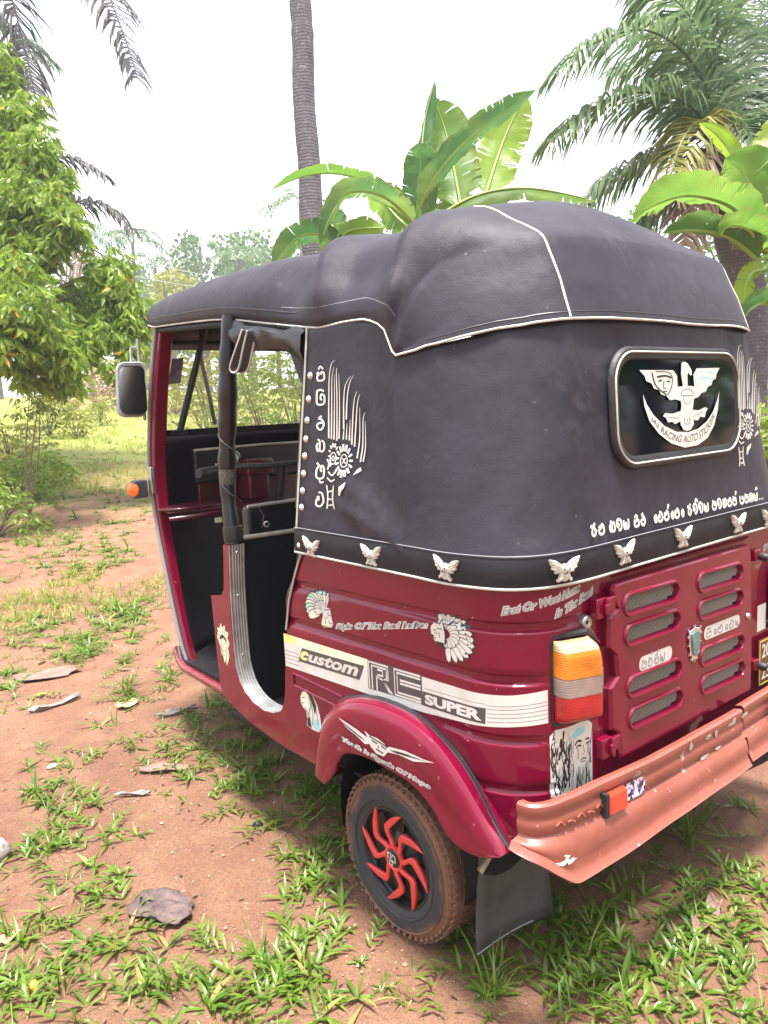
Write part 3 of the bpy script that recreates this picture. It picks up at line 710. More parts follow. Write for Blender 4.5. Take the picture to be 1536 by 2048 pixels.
# rear window: rubber frame, white piping, dark pane
def rear_y(z): return interp([(.94, -.012), (1.0, .004), (1.1, .016), (1.3, .024), (1.48, .034)], z)
def win_ring(w, h, r, off, cz=1.281, cx=-.006, sk=.0):
    return [Vector((cx+u+sk*v, rear_y(cz+v)-off, cz+v)) for u, v in rrect(w, h, r, 8)]
fr = MB().grid([win_ring(.582, .272, .085, -.003), win_ring(.580, .270, .085, .004), win_ring(.572, .262, .080, .0075), win_ring(.556, .246, .072, .0075), win_ring(.544, .234, .066, .006), win_ring(.530, .220, .060, .006), win_ring(.515, .208, .054, .001)], True)
win = fr.build('rear_window', M_RUB, rick, smooth=40)
MB().tube(win_ring(.556, .246, .071, .0080), .0027, 6, closed=True).build('window_piping', M_PIPE, win, smooth=60)
b = MB().poly(win_ring(.519, .212, .056, .0035)); b.build('window_pane', mat('dark_pane', (.0015, .004, .008), .06, spec=.22), win, smooth=0)

# rolled-up door curtain under the eave, strap loop, drape
b = MB(); P = resample([(-.572, 1.14, 1.568), (-.575, 1.02, 1.545), (-.578, .90, 1.522), (-.582, .80, 1.500), (-.586, .73, 1.475)], 26)
rows_r = []
for i, p in enumerate(P):
    r = .023+.003*sin(i*.6)+.009*i/25; row = []
    for k in range(14):
        a = 2*pi*k/14; rr = r*(1+.16*sin(2*a+i*.16)+.10*sin(4*a-i*.22)+.30*noise.noise(Vector((cos(a)*1.6, sin(a)*1.6, i*.22)))); row.append(p+Vector((.9*rr*cos(a), 0, 1.2*rr*sin(a)-.012)))
    rows_r.append(row)
roll = MB().grid(rows_r, True).build('rolled_curtain', M_CLOTH, rick, smooth=60)
rows_d = []
for i in range(15):
    t = i/14; z = lerp(1.50, 1.345, t); y1 = .722+.012*(1.5-z); w = lerp(.15, .006, t**.8)
    rows_d.append([Vector((-.588+.010*sin(k*1.9+i*.4)*(1-t), y1+.012+w*(k/10), z+.02*(k/10)*(1-t))) for k in range(11)])
MB().grid(rows_d).build('curtain_drape', M_CLOTH, roll, smooth=60, solid=.003)
S = [(-.604, 1.005, 1.545), (-.612, 1.03, 1.50), (-.618, 1.06, 1.455), (-.618, 1.068, 1.437), (-.614, 1.055, 1.427), (-.608, 1.035, 1.438), (-.604, 1.01, 1.49), (-.600, .985, 1.54)]
C = resample(S, 30); wv = Vector((.5, .6, 0)).normalized()*.0
rows_l = [[p+Vector((k*.020, -k*.016, 0)) for k in (-.5, -.42, .42, .5)] for p in C]
st = MB().grid(rows_l).build('strap_loop', M_CLOTH, roll, smooth=60, solid=.003)
for k in (-.5, .5): MB().tube([p+Vector((k*.022, -k*.0176, 0)) for p in C], .0032, 6).build('strap_edge', M_PIPE, st, smooth=60)
# under-eave frame rail
for s in (-1, 1):
    MB().tube([(s*.455, 1.95, 1.645), (s*.50, 1.70, 1.625), (s*.545, 1.25, 1.590), (s*.572, .9, 1.545), (s*.58, .7, 1.51)], .012, 8).build('eave_rail', M_DARK, roof, smooth=60)
# bird droppings on the canopy
M_DROP = mat('dropping', (.62, .62, .50), .8, var=.2, vscale=90)
def drop(pts, w):
    b = MB(); P = resample(pts, 7)
    for i, p in enumerate(P): pass
    P = [stick(p, .0) for p in P]
    b.tube(P, [w*(.3+.7*sin(pi*(i+.7)/7.5)) for i in range(7)], 6); return b.build('bird_dropping', M_DROP, roof, smooth=60)
def quarter(x0, z0, x1, z1):   # on the rear dome panel
    f = lambda x, z: Vector((x, interp([(1.49, .042), (1.56, .062), (1.655, .103)], z)-.003+.09*max(0, abs(x)-.38), z))
    return [f(x0, z0), f((x0+x1)/2+.003, (z0+z1)/2), f(x1, z1)]
for q in ((-.335, 1.60, -.325, 1.572), (-.335, 1.585, -.318, 1.560), (-.07, 1.632, -.06, 1.612), (-.20, 1.626, -.196, 1.612), (.26, 1.60, .275, 1.565)): drop(quarter(*q), .0034)
for p in (((-.475, .185, 1.622), (-.478, .187, 1.609), (-.476, .182, 1.600)), ((-.447, .157, 1.627), (-.447, .152, 1.615), (-.443, .146, 1.609)), ((-.415, .105, 1.58), (-.413, .10, 1.568), (-.414, .10, 1.560))):
    drop([Vector(v)+Vector((-.002, -.003, .001)) for v in p], .0034)
# ------------------------------------------------------------------ engine lid
LID = [(-.352, .913), (-.360, .902), (-.346, .868), (-.336, .858), (-.372, .842), (-.374, .778), (-.346, .757), (-.338, .702), (-.368, .682), (-.364, .588), (-.336, .572), (-.328, .508), (.298, .492), (.300, .60), (.290, .75), (.282, .89), (.272, .905)]
SLOTS = [(-.203, .854), (-.198, .784), (-.190, .663), (-.184, .588), (.113, .845), (.117, .775), (.127, .653), (.133, .579)]
def pill(cx, cz, w, h, tilt=-.03, n=7):
    r = h/2; o = []
    for sx, a0 in ((1, -90), (-1, 90)):
        for k in range(n+1):
            a = radians(a0+180*k/n); o.append((cx+sx*(w/2-r)+r*cos(a), cz+r*sin(a)))
    return [(x, z+(x-cx)*tilt) for x, z in o]
YL = -.020
n = len(LID); b = MB()
cx, cz = -.03, .70
ring0 = [Vector((x, .001, z)) for x, z in LID]; ring1 = [Vector((cx+(x-cx)*.995, YL+.006, cz+(z-cz)*.995)) for x, z in LID]; ring2 = [Vector((cx+(x-cx)*.972, YL, cz+(z-cz)*.972)) for x, z in LID]
b.grid([ring0, ring1, ring2], True)
holes = [[Vector((x, YL, z)) for x, z in pill(px, pz, .225, .045)] for px, pz in SLOTS]
loops = [[Vector((v.x, v.z, 0)) for v in ring2]]+[[Vector((v.x, v.z, 0)) for v in h] for h in holes]
flat = [v for l in [ring2]+holes for v in l]
tr = tessellate_polygon(loops)
b.add(flat, [tuple(t) for t in tr])
lid = b.build('engine_lid', M_PAINT, rick, smooth=30, fixn=True)
M_WIRE = mat('grille_wire', (.34, .29, .25), .5, metal=.3); M_HOLE = mat('grille_dark', (.006, .004, .005), .7)
g = MB(); rim = MB(); back = MB()
O = pill(0, 0, .225, .045); I = pill(0, 0, .205, .029); M2 = pill(0, 0, .238, .058)
rim.grid([[Vector((x, YL+.001, z)) for x, z in M2], [Vector((x, YL-.0055, z)) for x, z in pill(0, 0, .231, .051)], [Vector((x, YL-.005, z)) for x, z in pill(0, 0, .222, .042)], [Vector((x, YL+.010, z)) for x, z in pill(0, 0, .214, .034)]], True)
back.poly([(x, YL+.016, z) for x, z in pill(0, 0, .226, .046)])
for k in range(-30, 31):
    x0 = k*.0066; 
    if abs(x0) > .108: continue
    hh = .0185 if abs(x0) < .09 else .012
    g.tube([(x0-hh*.55, YL+.0105, -hh+(x0)*-.03), (x0+hh*.55, YL+.0105, hh+(x0)*-.03)], .0010, 4, caps=False)
r0 = rim.build('slot_rim', M_PAINT, None, smooth=60); g0 = g.build('slot_grille', M_WIRE, None, smooth=0); k0 = back.build('slot_back', M_HOLE, None, smooth=0)
for i, (px, pz) in enumerate(SLOTS):
    for o0 in (r0, g0, k0):
        o = o0 if i == 0 else o0.copy()
        if i: COL.objects.link(o)
        o.parent = lid; o.location = (px, 0, pz)
        if o0 is g0 and px > 0: o.scale = (1, 1, .97)
# hinges and catches
for hx, hz in ((-.388, .868), (-.372, .553)):
    b = MB().box((hx-.006, -.010, hz), (.018, .010, .022)).box((hx+.024, -.018, hz+.004), (.014, .006, .016)).tube([(hx+.008, -.024, hz-.022), (hx+.008, -.024, hz+.022)], .006, 8)
    b.box((hx+.004, -.026, hz-.002), (.008, .004, .011)); b.build('lid_hinge', M_PAINT, rick, bevel=.003)
for hx, hz in ((.318, .868), (.325, .560)):
    b = MB().box((hx, -.010, hz), (.014, .010, .015)); h = b.build('lid_catch', M_PAINT, rick, bevel=.003)
    MB().lathe([(.001, .03), (.010, .028), (.013, .018), (.010, .008), (.008, 0)], (hx+.012, -.012, hz-.004), (.2, -1, -.1), 12).build('catch_knob', M_RUB, h)
b = MB().lathe([(.004, .002), (.010, .006), (.015, .004), (.016, 0), (.016, -.01)], (-.425, -.002, .842), (0, -1, 0), 16); b.build('lock_cylinder', M_STEEL, rick, smooth=60)
b = MB().lathe([(.001, .007), (.006, .006), (.008, 0)], (-.40, -.002, .852), (0, -1, 0), 12); b.build('lid_screw', M_STEEL, rick, smooth=60)
b = MB().tube([(-.423, -.008, .832), (-.418, -.012, .80), (-.405, -.008, .775)], .0008, 4).tube([(-.421, -.008, .83), (-.40, -.012, .80), (-.385, -.008, .79)], .0008, 4); b.build('loose_thread', M_LGREY, rick)
b = MB().lathe([(.001, .006), (.007, .005), (.009, 0)], (.262, -.021, .712), (0, -1, 0), 12); b.build('lid_key', M_STEEL, lid)
# badge in the middle of the lid
B_ = [(0, .036), (.020, .030), (.021, .018), (.019, .0), (.015, -.020), (.008, -.032), (0, -.037)]
B_ = B_+[(-x, y) for x, y in B_[1:-1]][::-1]
b = MB().prism([(-.021+x*1.25, YL-.001, .705+y*1.15) for x, y in B_], (0, -.006, 0)); bd = b.build('lid_badge', M_CHROME, lid, bevel=.002, fixn=True)
b = MB().prism([(-.021+x*.92, YL-.0071, .705+y*.88) for x, y in B_], (0, -.003, 0)); b.build('badge_gem', mat('teal_gem', (.04, .16, .17), .15, coat=1, var=.5, vscale=120), bd, fixn=True)
b = MB()
for i in range(14):
    t = B_[i*len(B_)//14]; b.lathe([(.0003, .005), (.003, .004), (.004, 0)], (-.021+t[0]*1.4, YL-.002, .705+t[1]*1.22), (0, -1, 0), 6)
b.build('badge_beads', M_CHROME, bd)
# pressed step above the lid
MB().tube([(-.33, -.001, .925), (0, -.002, .922), (.29, -.001, .918)], .005, 6).build('lid_drip_rail', M_PAINT, rick, smooth=60)

# ------------------------------------------------------------------ tail lamps
def lamp_mat(name, col, rough=.18):
    m = mat(name, col, rough, coat=.6, spec=.5); nt = m.node_tree; pb = nt.nodes['Principled BSDF']
    w = nt.nodes.new('ShaderNodeTexWave'); w.bands_direction = 'Z'; w.inputs['Scale'].default_value = 62
    w2 = nt.nodes.new('ShaderNodeTexWave'); w2.bands_direction = 'X'; w2.inputs['Scale'].default_value = 80
    tc = nt.nodes.new('ShaderNodeTexCoord'); nt.links.new(tc.outputs['Object'], w.inputs[0]); nt.links.new(tc.outputs['Object'], w2.inputs[0])
    ad = nt.nodes.new('ShaderNodeMath'); ad.operation = 'ADD'; nt.links.new(w.outputs[1], ad.inputs[0]); nt.links.new(w2.outputs[1], ad.inputs[1])
    nt.links.new(_bump(nt, ad.outputs[0], .22, .003), pb.inputs['Normal'])
    nt.links.new(_mix(nt, _ramp(nt, _noise(nt, 14, 3), (.35, 0.), (.7, 1.)), tuple(c*.75 for c in col), tuple(min(1, c*1.15+.01) for c in col)), pb.inputs['Base Color'])
    return m
L_AMB = lamp_mat('amber_lens', (.62, .19, .008)); L_CLR = lamp_mat('clear_lens', (.26, .20, .18)); L_RED = lamp_mat('red_lens', (.36, .005, .010)); L_TOP = lamp_mat('cream_lens', (.48, .36, .20))
def tail_lamp(s):
    base = Vector((s*.462, -.002, .735)); th = radians(20)
    U = Vector((s*cos(th), sin(th), 0)); Nn = Vector((s*sin(th)*1.0, -cos(th), 0)); Z = Vector((0, 0, 1))
    P = lambda u, v, d: base+U*(u*.78+.008)+Z*(v*.90)+Nn*d*.9          # u grows to the outside of the vehicle
    def outline(w0, w1, h, r=.018):
        # inner edge at -w0, outer edge at +w1; top inner corner cut back
        pts = [(-w0+r*.6, -h), (w1-r*.4, -h), (w1, -h+r*.5), (w1, h-r), (w1-r*.6, h), (-w0+.030, h), (-w0+.012, h-.018), (-w0, h-.060), (-w0, -h+r)]
        return pts
    rr = lambda k, d: [P(u*k, v*k, d) for u, v in outline(.066, .070, .100)]
    gk = MB().grid([rr(1.08, -.012), rr(1.10, .006), rr(1.07, .013), rr(1.0, .013)], True).build('tail_lamp', M_RUB, rick, smooth=40)
    V = [(-.096, -.030, L_RED, 'red_lens'), (-.030, .014, L_CLR, 'clear_lens'), (.014, .073, L_AMB, 'amber_lens'), (.073, .097, L_TOP, 'lamp_cap')]
    def w0(v): return .064 if v < .035 else interp([(.035, .064), (.080, .056), (.098, .036)], v)
    def depth(u, v):       # rounded pillow: height from the distance to each edge
        f = 1.
        for e, r_ in ((u+w0(v), .016), (.068-u, .022), (v+.097, .020), (.098-v, .040)):
            q = max(0, min(1, e/r_)); f *= sqrt(max(0, 1-(1-q)**2))
        return .010+.042*f
    for v0, v1, m, nm in V:
        nu, nv = 18, max(5, int((v1-v0)/.004)); rows_ = []
        for j in range(nv+1):
            v = lerp(v0+.0006, v1-.0006, j/nv); rows_.append([P(lerp(-w0(v), .068, .5-.5*cos(pi*i/nu)), v, depth(lerp(-w0(v), .068, .5-.5*cos(pi*i/nu)), v)) for i in range(nu+1)])
        edge0 = [p-Nn*.004 for p in rows_[0]]; edge1 = [p-Nn*.004 for p in rows_[-1]]
        MB().grid([edge0]+rows_+[edge1]).build(nm, m, gk, smooth=60)
for s in (-1, 1): tail_lamp(s)

# number plate on the right of the lid
Pp = lambda u, v, d=0.: Vector((.345+u, -.012-d, .49+v))
b = MB().prism([Pp(0, 0), Pp(.26, 0), Pp(.26, .132), Pp(0, .132)], (0, -.004, 0)); pl = b.build('number_plate', mat('plate_brown', (.10, .03, .012), .4), rick, bevel=.001, fixn=True)
D = Decal(lambda u, v, o: Pp(u, v, .004+o))
M_GOLD = mat('plate_gold', (.75, .55, .12), .4)
for q in (((.004, .004), (.256, .004)), ((.256, .004), (.256, .128)), ((.256, .128), (.004, .128)), ((.004, .128), (.004, .004))): D.stroke('g', q, .004, smooth=False)
D.text('w', '20', (.016, .078), (.066, .078), .040, bold=.015); D.text('w', '23', (.016, .016), (.066, .016), .040, bold=.015)
D.build('plate_print', {'w': M_WHITE, 'g': M_GOLD}, pl)

# ------------------------------------------------------------------ bumper in two plates
M_BUMP = bpy.data.materials.new('salmon_primer'); M_BUMP.use_nodes = True; nt = M_BUMP.node_tree; pb = nt.nodes['Principled BSDF']
c = _mix(nt, _ramp(nt, _noise(nt, 5, 6, .65), (.32, 0.), (.7, 1.)), (.215, .058, .042), (.275, .085, .063))
c = _mix(nt, _ramp(nt, _noise(nt, 26, 4, .6), (.655, 0.), (.68, .8)), c, (.36, .33, .30))
nt.links.new(c, pb.inputs['Base Color']); pb.inputs['Roughness'].default_value = .42; pb.inputs['Coat Weight'].default_value = .15
nt.links.new(_bump(nt, _noise(nt, 7, 3), .25, .03), pb.inputs['Normal'])
def bplan(q):      # q: metres along the bumper measured from the left end
    pts = [(-.641, .004), (-.640, -.010), (-.632, -.024), (-.606, -.038), (-.565, -.044), (-.45, -.050), (0, -.054), (.45, -.050), (.565, -.044), (.606, -.038), (.632, -.024), (.640, -.010), (.641, .004)]
    return pts
BP = resample([(x, y, 0) for x, y in bplan(0)], 120)
def bumper(i0, i1, shift=0.):
    rows_ = []
    for i in range(i0, i1+1):
        p = BP[i]; t = (BP[min(i+1, 119)]-BP[max(i-1, 0)]).normalized(); n = Vector((t.y, -t.x, 0))
        if n.y > 0 and abs(p.x) < .6: n = -n
        e = min(i, 119-i)/119*1.55    # metres from an end
        zb = lerp(.440, .362, smooth01(0, .13, e)); tz = interp([(-.65, .010), (-.45, .002), (-.26, -.012), (.17, -.020), (.65, -.02)], p.x)
        dent = .006*noise.noise(Vector((p.x*5, 0, 3)))
        prof = [(-.012, .512), (.004, .516), (.010, .512), (.012, .500), (.008, .492), (.008, .484), (.011, .478), (.011, .456), (.007, .450), (.011, .444)]
        k = (.444-zb)
        prof += [(.020, .444-k*.14), (.0245, .444-k*.38), (.0255, .444-k*.62), (.0245, .444-k*.84), (.028, zb+.004), (.036, zb-.009), (.038, zb-.010), (.036, zb-.013), (.025, zb-.005), (.014, zb)]
        rows_.append([p+n*(o+shift+(dent if z < .44 else dent*.3))+Vector((0, 0, z+tz*smooth01(.36, .45, z)+(.004*noise.noise(Vector((p.x*4, 1, 0))) if z < .38 else 0))) for o, z in prof])
    return MB().grid(rows_)
bp = bumper(0, 73).build('bumper', M_BUMP, rick, smooth=45)
b2 = bumper(75, 119, -.008).build('bumper_end_plate', M_BUMP, bp, smooth=45)
def bsurf(x, z, off=0.):
    j = min(range(120), key=lambda i: abs(BP[i].x-x)+(0 if BP[i].y < .01 else .02)); y = interp(sorted((p.x, p.y) for p in BP if p.y < -.01), x)
    return Vector((x, y-interp([(.33, .026), (.36, .0255), (.40, .0262), (.425, .022), (.444, .012), (.48, .010), (.50, .012)], z)-off, z+interp([(-.65, .010), (-.45, .002), (-.26, -.012), (.17, -.020), (.65, -.02)], x)*smooth01(.36, .45, z)))
b = MB().add([bsurf(-.452, .444, .001), bsurf(-.385, .444, .001), bsurf(-.385, .490, .001), bsurf(-.452, .490, .001), bsurf(-.448, .447, .014), bsurf(-.389, .447, .014), bsurf(-.389, .487, .014), bsurf(-.448, .487, .014)], [(4, 5, 6, 7), (0, 1, 5, 4), (1, 2, 6, 5), (2, 3, 7, 6), (3, 0, 4, 7)])
rf = b.build('red_reflector', mat('reflector_red', (.80, .045, .02), .2, coat=.7), bp, bevel=.001)
MB().box(bsurf(-.455, .467, .004), (.006, .008, .026)).build('reflector_edge', M_RUB, rf)
M_GLIT = bpy.data.materials.new('confetti_sticker'); M_GLIT.use_nodes = True; nt = M_GLIT.node_tree; pb = nt.nodes['Principled BSDF']
vo = nt.nodes.new('ShaderNodeTexVoronoi'); vo.inputs['Scale'].default_value = 120; tc = nt.nodes.new('ShaderNodeTexCoord'); nt.links.new(tc.outputs['Object'], vo.inputs[0])
sx = nt.nodes.new('ShaderNodeSeparateColor'); nt.links.new(vo.outputs['Color'], sx.inputs[0])
c = _mix(nt, _ramp(nt, sx.outputs[0], (.38, 0.), (.42, 1.)), (.02, .02, .04), (.62, .6, .66)); c = _mix(nt, _ramp(nt, sx.outputs[1], (.74, 0.), (.78, 1.)), c, (.20, .08, .38))
nt.links.new(c, pb.inputs['Base Color']); pb.inputs['Roughness'].default_value = .3
for x0, x1 in ((-.383, -.303), (.300, .380)):
    D = Decal(bsurf); o = [(x0+(x1-x0)/2+u, .470+v) for u, v in rrect(x1-x0, .040, .017)]
    D.poly('a', o, .0035); D.build('confetti_sticker', {'a': M_GLIT}, bp)
CHIP = {'p': mat('bare_grey', (.40, .38, .36), .6, var=.3, vscale=60), 'w': mat('scraped_white', (.72, .68, .62), .6), 'k': M_BLACK}
def blotch(cx, cz, w, h, seed):
    r = random.Random(seed); return [(cx+w*cos(2*pi*k/11)*r.uniform(.5, 1.1), cz+h*sin(2*pi*k/11)*r.uniform(.5, 1.1)) for k in range(11)]
for cx, cz, w, h, sd_ in ((-.595, .405, .022, .010, 1), (-.575, .398, .016, .006, 2), (-.10, .362, .016, .010, 3), (-.022, .372, .012, .007, 4), (.05, .36, .010, .012, 5), (-.11, .498, .010, .012, 6), (-.03, .498, .018, .008, 7), (.01, .495, .010, .014, 8), (.08, .497, .018, .006, 9), (.16, .50, .02, .008, 10), (-.05, .452, .03, .005, 11), (.02, .454, .02, .004, 12), (.10, .50, .012, .012, 13), (.13, .35, .014, .006, 14)):
    D = Decal(bsurf); D.poly('p' if sd_ > 2 else 'w', blotch(cx, cz, w, h, sd_), .0022); D.build('paint_chip', CHIP, bp)
for cx, cz, w, h, sd_ in ((-.104, .360, .008, .006, 23), (.052, .356, .006, .008, 25)):
    D = Decal(bsurf); D.poly('k', blotch(cx, cz, w, h, sd_), .0026); D.build('paint_chip', CHIP, bp)
b = MB()     # welded stamp marks near the left end
for k in range(5): b.tube([bsurf(-.60+.030*k, .468, .002), bsurf(-.59+.030*k, .475-.006*(k % 2), .003), bsurf(-.578+.030*k, .462, .002)], .0022, 5)
b.build('stamp_marks', M_BUMP, bp, smooth=60)
b = MB().add([bsurf(-.265, .440, .0015), bsurf(-.262, .345, .0015), bsurf(.10, .350, .0005), bsurf(.10, .442, .0005)], [(0, 1, 2, 3)])

# mud flaps and hanger straps
for s in (-1, 1):
    rows_ = []
    for j in range(9):
        t = j/8; row = []
        for i in range(9):
            u = i/8; x = lerp(lerp(-.560, -.605, t), -.345, u); z = lerp(lerp(.385, .340, u), lerp(.070, .050, u), t)
            row.append(Vector((-s*x*-1 if False else (x if s < 0 else -x), .185+.012*sin(u*3)-.020*t*t+.010*(1-u), z)))
        rows_.append(row)
    fl = MB().grid(rows_).build('mud_flap', M_FLAP, rick, smooth=60, solid=.007)
    MB().tube([rows_[8][k]+Vector((0, -.006, .006)) for k in range(0, 7)], .0022, 5).build('flap_trim', M_LGREY, fl)
    MB().tube([rows_[3][0]+Vector((0, -.008, -.01)), rows_[2][2]+Vector((0, -.012, .0)), rows_[2][5]+Vector((0, -.012, .02))], [.010, .008, .007], 6).build('flap_bracket', mat('bracket_steel', (.42, .36, .27), .5, metal=.5, var=.4, vscale=40), fl)
# tow hook glimpsed under the bumper, exhaust silencer
b = MB().tube([(.10, .02, .30), (.30, .0, .30), (.38, .0, .29)], .04, 12); b.build('silencer', M_DARK, rick, smooth=60)

# ------------------------------------------------------------------ wheels
M_TYRE = bpy.data.materials.new('muddy_tyre'); M_TYRE.use_nodes = True; nt = M_TYRE.node_tree; pb = nt.nodes['Principled BSDF']
tc = nt.nodes.new('ShaderNodeTexCoord'); tc.name = 'TC'
sp = nt.nodes.new('ShaderNodeSeparateXYZ'); nt.links.new(tc.outputs['Object'], sp.inputs[0])
ra = nt.nodes.new('ShaderNodeMath'); ra.operation = 'POWER'; ra.inputs[1].default_value = 2; nt.links.new(sp.outputs[1], ra.inputs[0])
rb = nt.nodes.new('ShaderNodeMath'); rb.operation = 'POWER'; rb.inputs[1].default_value = 2; nt.links.new(sp.outputs[2], rb.inputs[0])
rs = nt.nodes.new('ShaderNodeMath'); rs.operation = 'ADD'; nt.links.new(ra.outputs[0], rs.inputs[0]); nt.links.new(rb.outputs[0], rs.inputs[1])
rq = nt.nodes.new('ShaderNodeMath'); rq.operation = 'SQRT'; nt.links.new(rs.outputs[0], rq.inputs[0])
nz = nt.nodes.new('ShaderNodeMath'); nz.operation = 'MULTIPLY_ADD'; nz.inputs[1].default_value = .075; nt.links.new(_noise(nt, 11, 6, .65), nz.inputs[0]); nt.links.new(rq.outputs[0], nz.inputs[2])
c = _mix(nt, _ramp(nt, nz.outputs[0], (.204, 0.), (.222, 1.)), (.030, .030, .036), (.17, .085, .055))
c = _mix(nt, _ramp(nt, _noise(nt, 60, 4), (.55, 0.), (.75, .5)), c, (.075, .055, .05))
nt.links.new(c, pb.inputs['Base Color']); pb.inputs['Roughness'].default_value = .75
nt.links.new(_bump(nt, _noise(nt, 90, 5), .3, .006), pb.inputs['Normal'])
M_RIM = mat('rim_black', (.010, .010, .014), .35, var=.4, vscale=30); M_SPOKE = mat('spoke_red', (.62, .040, .045), .38, coat=.3, var=.12, vscale=25)
RT = .205
def wheel_meshes():
    T = MB(); prof = [(.118, .012), (.122, .004), (.130, -.002), (.150, -.0065), (.172, -.0065), (.186, -.001), (.1935, .005), (.2005, .013), (.203, .026), (.2035, .05), (.203, .074), (.2005, .087), (.1935, .095), (.172, .105), (.13, .103), (.118, .09)]
    T.lathe(prof, (0, 0, 0), (1, 0, 0), 72)
    for k in range(54):      # tread lugs
        a = 2*pi*k/54; R = Matrix.Rotation(a, 3, 'X')
        for x, hx in ((.017, .011), (.05, .013), (.083, .011)):
            c_ = R @ Vector((0, 0, .2035)); T.box(c_+Vector((x, 0, 0)), (hx, .0072, .0030), R @ Matrix.Rotation(.3 if x != .05 else -.3, 3, 'Z'))
        c_ = R @ Vector((0, 0, .1905)); T.box(c_+Vector((.0035, 0, 0)), (.0026, .0052, .0085), R @ Matrix.Rotation(-.5, 3, 'Y'))
    for r_ in (.146, .178): T.lathe([(r_-.0022, -.0062), (r_, -.0085), (r_+.0022, -.0062)], (0, 0, 0), (1, 0, 0), 60)
    Rm = MB().lathe([(.124, .006), (.126, -.001), (.120, -.001), (.116, .010), (.112, .022), (.06, .030), (.045, .022), (.030, .012), (.0, .012)], (0, 0, 0), (1, 0, 0), 60)
    for k in range(8):
        a = 2*pi*k/8; Rm.box((.024, .085*cos(a), .085*sin(a)), (.006, .012, .02), Matrix.Rotation(a-pi/2, 3, 'X'))
    Rm.lathe([(.110, .013), (.113, .009), (.116, .013)], (0, 0, 0), (1, 0, 0), 60)
    # hooked spoke blade: narrow shoulder from the hub, elbow, then a long curved tip
    B2 = [(.026, -.010), (.046, -.006), (.060, -.026), (.085, -.034), (.108, -.030), (.127, -.018), (.112, -.014), (.094, -.014), (.078, -.008), (.066, .008), (.056, .017), (.044, .008), (.026, .010)]
    B2 = [(.026, .0), (.040, .008), (.055, .027), (.066, .029), (.088, .016), (.128, -.008), (.118, .010), (.097, .031), (.069, .048), (.055, .043), (.040, .026), (.026, .013)]
    B3 = [(.026, -.009), (.040, -.011), (.056, .002), (.062, .013), (.075, .010), (.095, -.008), (.124, -.052), (.117, -.010), (.104, .012), (.086, .030), (.068, .036), (.055, .030), (.046, .014), (.036, .008), (.026, .009)]
    S = MB().prism([Vector((-.004, y, z)) for z, y in B2], (.010, 0, 0))
    return T, Rm, S
def mk_logo():
    D = Decal(lambda u, v, o: Vector((-.0075-o, -u, v))); w = .0032
    D.stroke('w', [(-.016, .012), (-.004, .014), (-.006, .004), (.0, .004), (.001, .014), (.012, .012)], w, smooth=False)
    D.stroke('w', [(-.016, .012), (-.014, -.001), (-.006, -.001), (-.008, -.014), (.002, -.016), (.004, -.004), (.013, -.004), (.012, .012)], w, smooth=False)
    D.stroke('w', [(-.002, -.004), (.006, -.004)], .006, smooth=False)
    return D
T, Rm, S = wheel_meshes()
t0 = T.build('tyre', M_TYRE, None, smooth=30); r0 = Rm.build('rim', M_RIM, None, smooth=35); s0 = S.build('spoke', M_SPOKE, None, smooth=30, bevel=.0025, fixn=True)
h0 = MB().lathe([(.0005, -.006), (.020, -.0055), (.0235, -.003), (.0245, .002), (.026, .012)], (0, 0, 0), (1, 0, 0), 28).build('hub_cap', M_RIM, None, smooth=50)
q0 = MB().lathe([(.0235, -.002), (.027, -.005), (.032, -.004), (.033, .004)], (0, 0, 0), (1, 0, 0), 32).build('hub_ring', M_SPOKE, None, smooth=50)
l0 = mk_logo().build('hub_emblem', {'w': M_WHITE}, None)
def wheel(loc, flip, src, spin=0., z=0.):
    e = bpy.data.objects.new('wheel', None); COL.objects.link(e); adopt(e, rick); e.location = loc
    e.rotation_euler = (spin, 0, pi if flip else 0)
    first = not wheel.done; wheel.done = True
    def put(o0, rot=0., fresh=False):
        o = o0 if (first and not fresh) else o0.copy()
        if o is not o0: COL.objects.link(o)
        o.parent = e; o.rotation_euler = (rot, 0, 0); return o
    for o0 in (t0, r0, h0, q0, l0): put(o0)
    for k in range(8): put(s0, 2*pi*k/8+.12, fresh=(k > 0))
wheel.done = False
wheel((-.6285, .424, .2035), False, None, .1); wheel((.6285, .424, .2035), True, None, .4); wheel((-.048, 2.36, .2035), False, None, 0.)
b = MB().tube([(-.54, .424, .2035), (.54, .424, .2035)], .022, 10).tube([(-.5, .424, .22), (-.3, .6, .33)], .025, 8).tube([(.5, .424, .22), (.3, .6, .33)], .025, 8); b.build('axle', M_DARK, rick, smooth=60)
# ------------------------------------------------------------------ stickers and lettering
DM = {'w': M_WHITE, 'k': M_BLACK, 'g': M_GREY, 'l': M_LGREY, 't': M_TEAL, 'y': M_YEL, 'b': M_BLUE, 'c': M_CREAM}
# stripe along the side: white band, grey pinstripes, three lettered blocks
ST = [(-.718, .684), (-.336, .696), (-.14, .702), (.037, .708), (.10, .711), (.180, .720)]
SB = [(-.722, .588), (-.336, .606), (-.14, .617), (.037, .637), (.10, .643), (.180, .649)]
stt = lambda a: interp(ST, a); sbb = lambda a: interp(SB, a)
D = Decal(surf, .009)
def band(k, a0, a1, t0, t1, off, n=40):
    vs = []; fs = []
    for i in range(n+1):
        a = lerp(a0, a1, i/n); lo, hi = sbb(a), stt(a); vs += [(a, lerp(lo, hi, t0)), (a, lerp(lo, hi, t1))]
    D.tri(k, vs, [(2*i, 2*i+2, 2*i+3, 2*i+1) for i in range(n)], off)
band('w', -.722, .18, 0, 1, .0010, 60)
band('c', -.722, -.335, .74, 1, .0013); band('y', -.722, -.66, .76, .99, .0015, 4)
for t in (.12, .24, .36, .48): band('l', -.722, -.648, t, t+.025, .0013, 4)
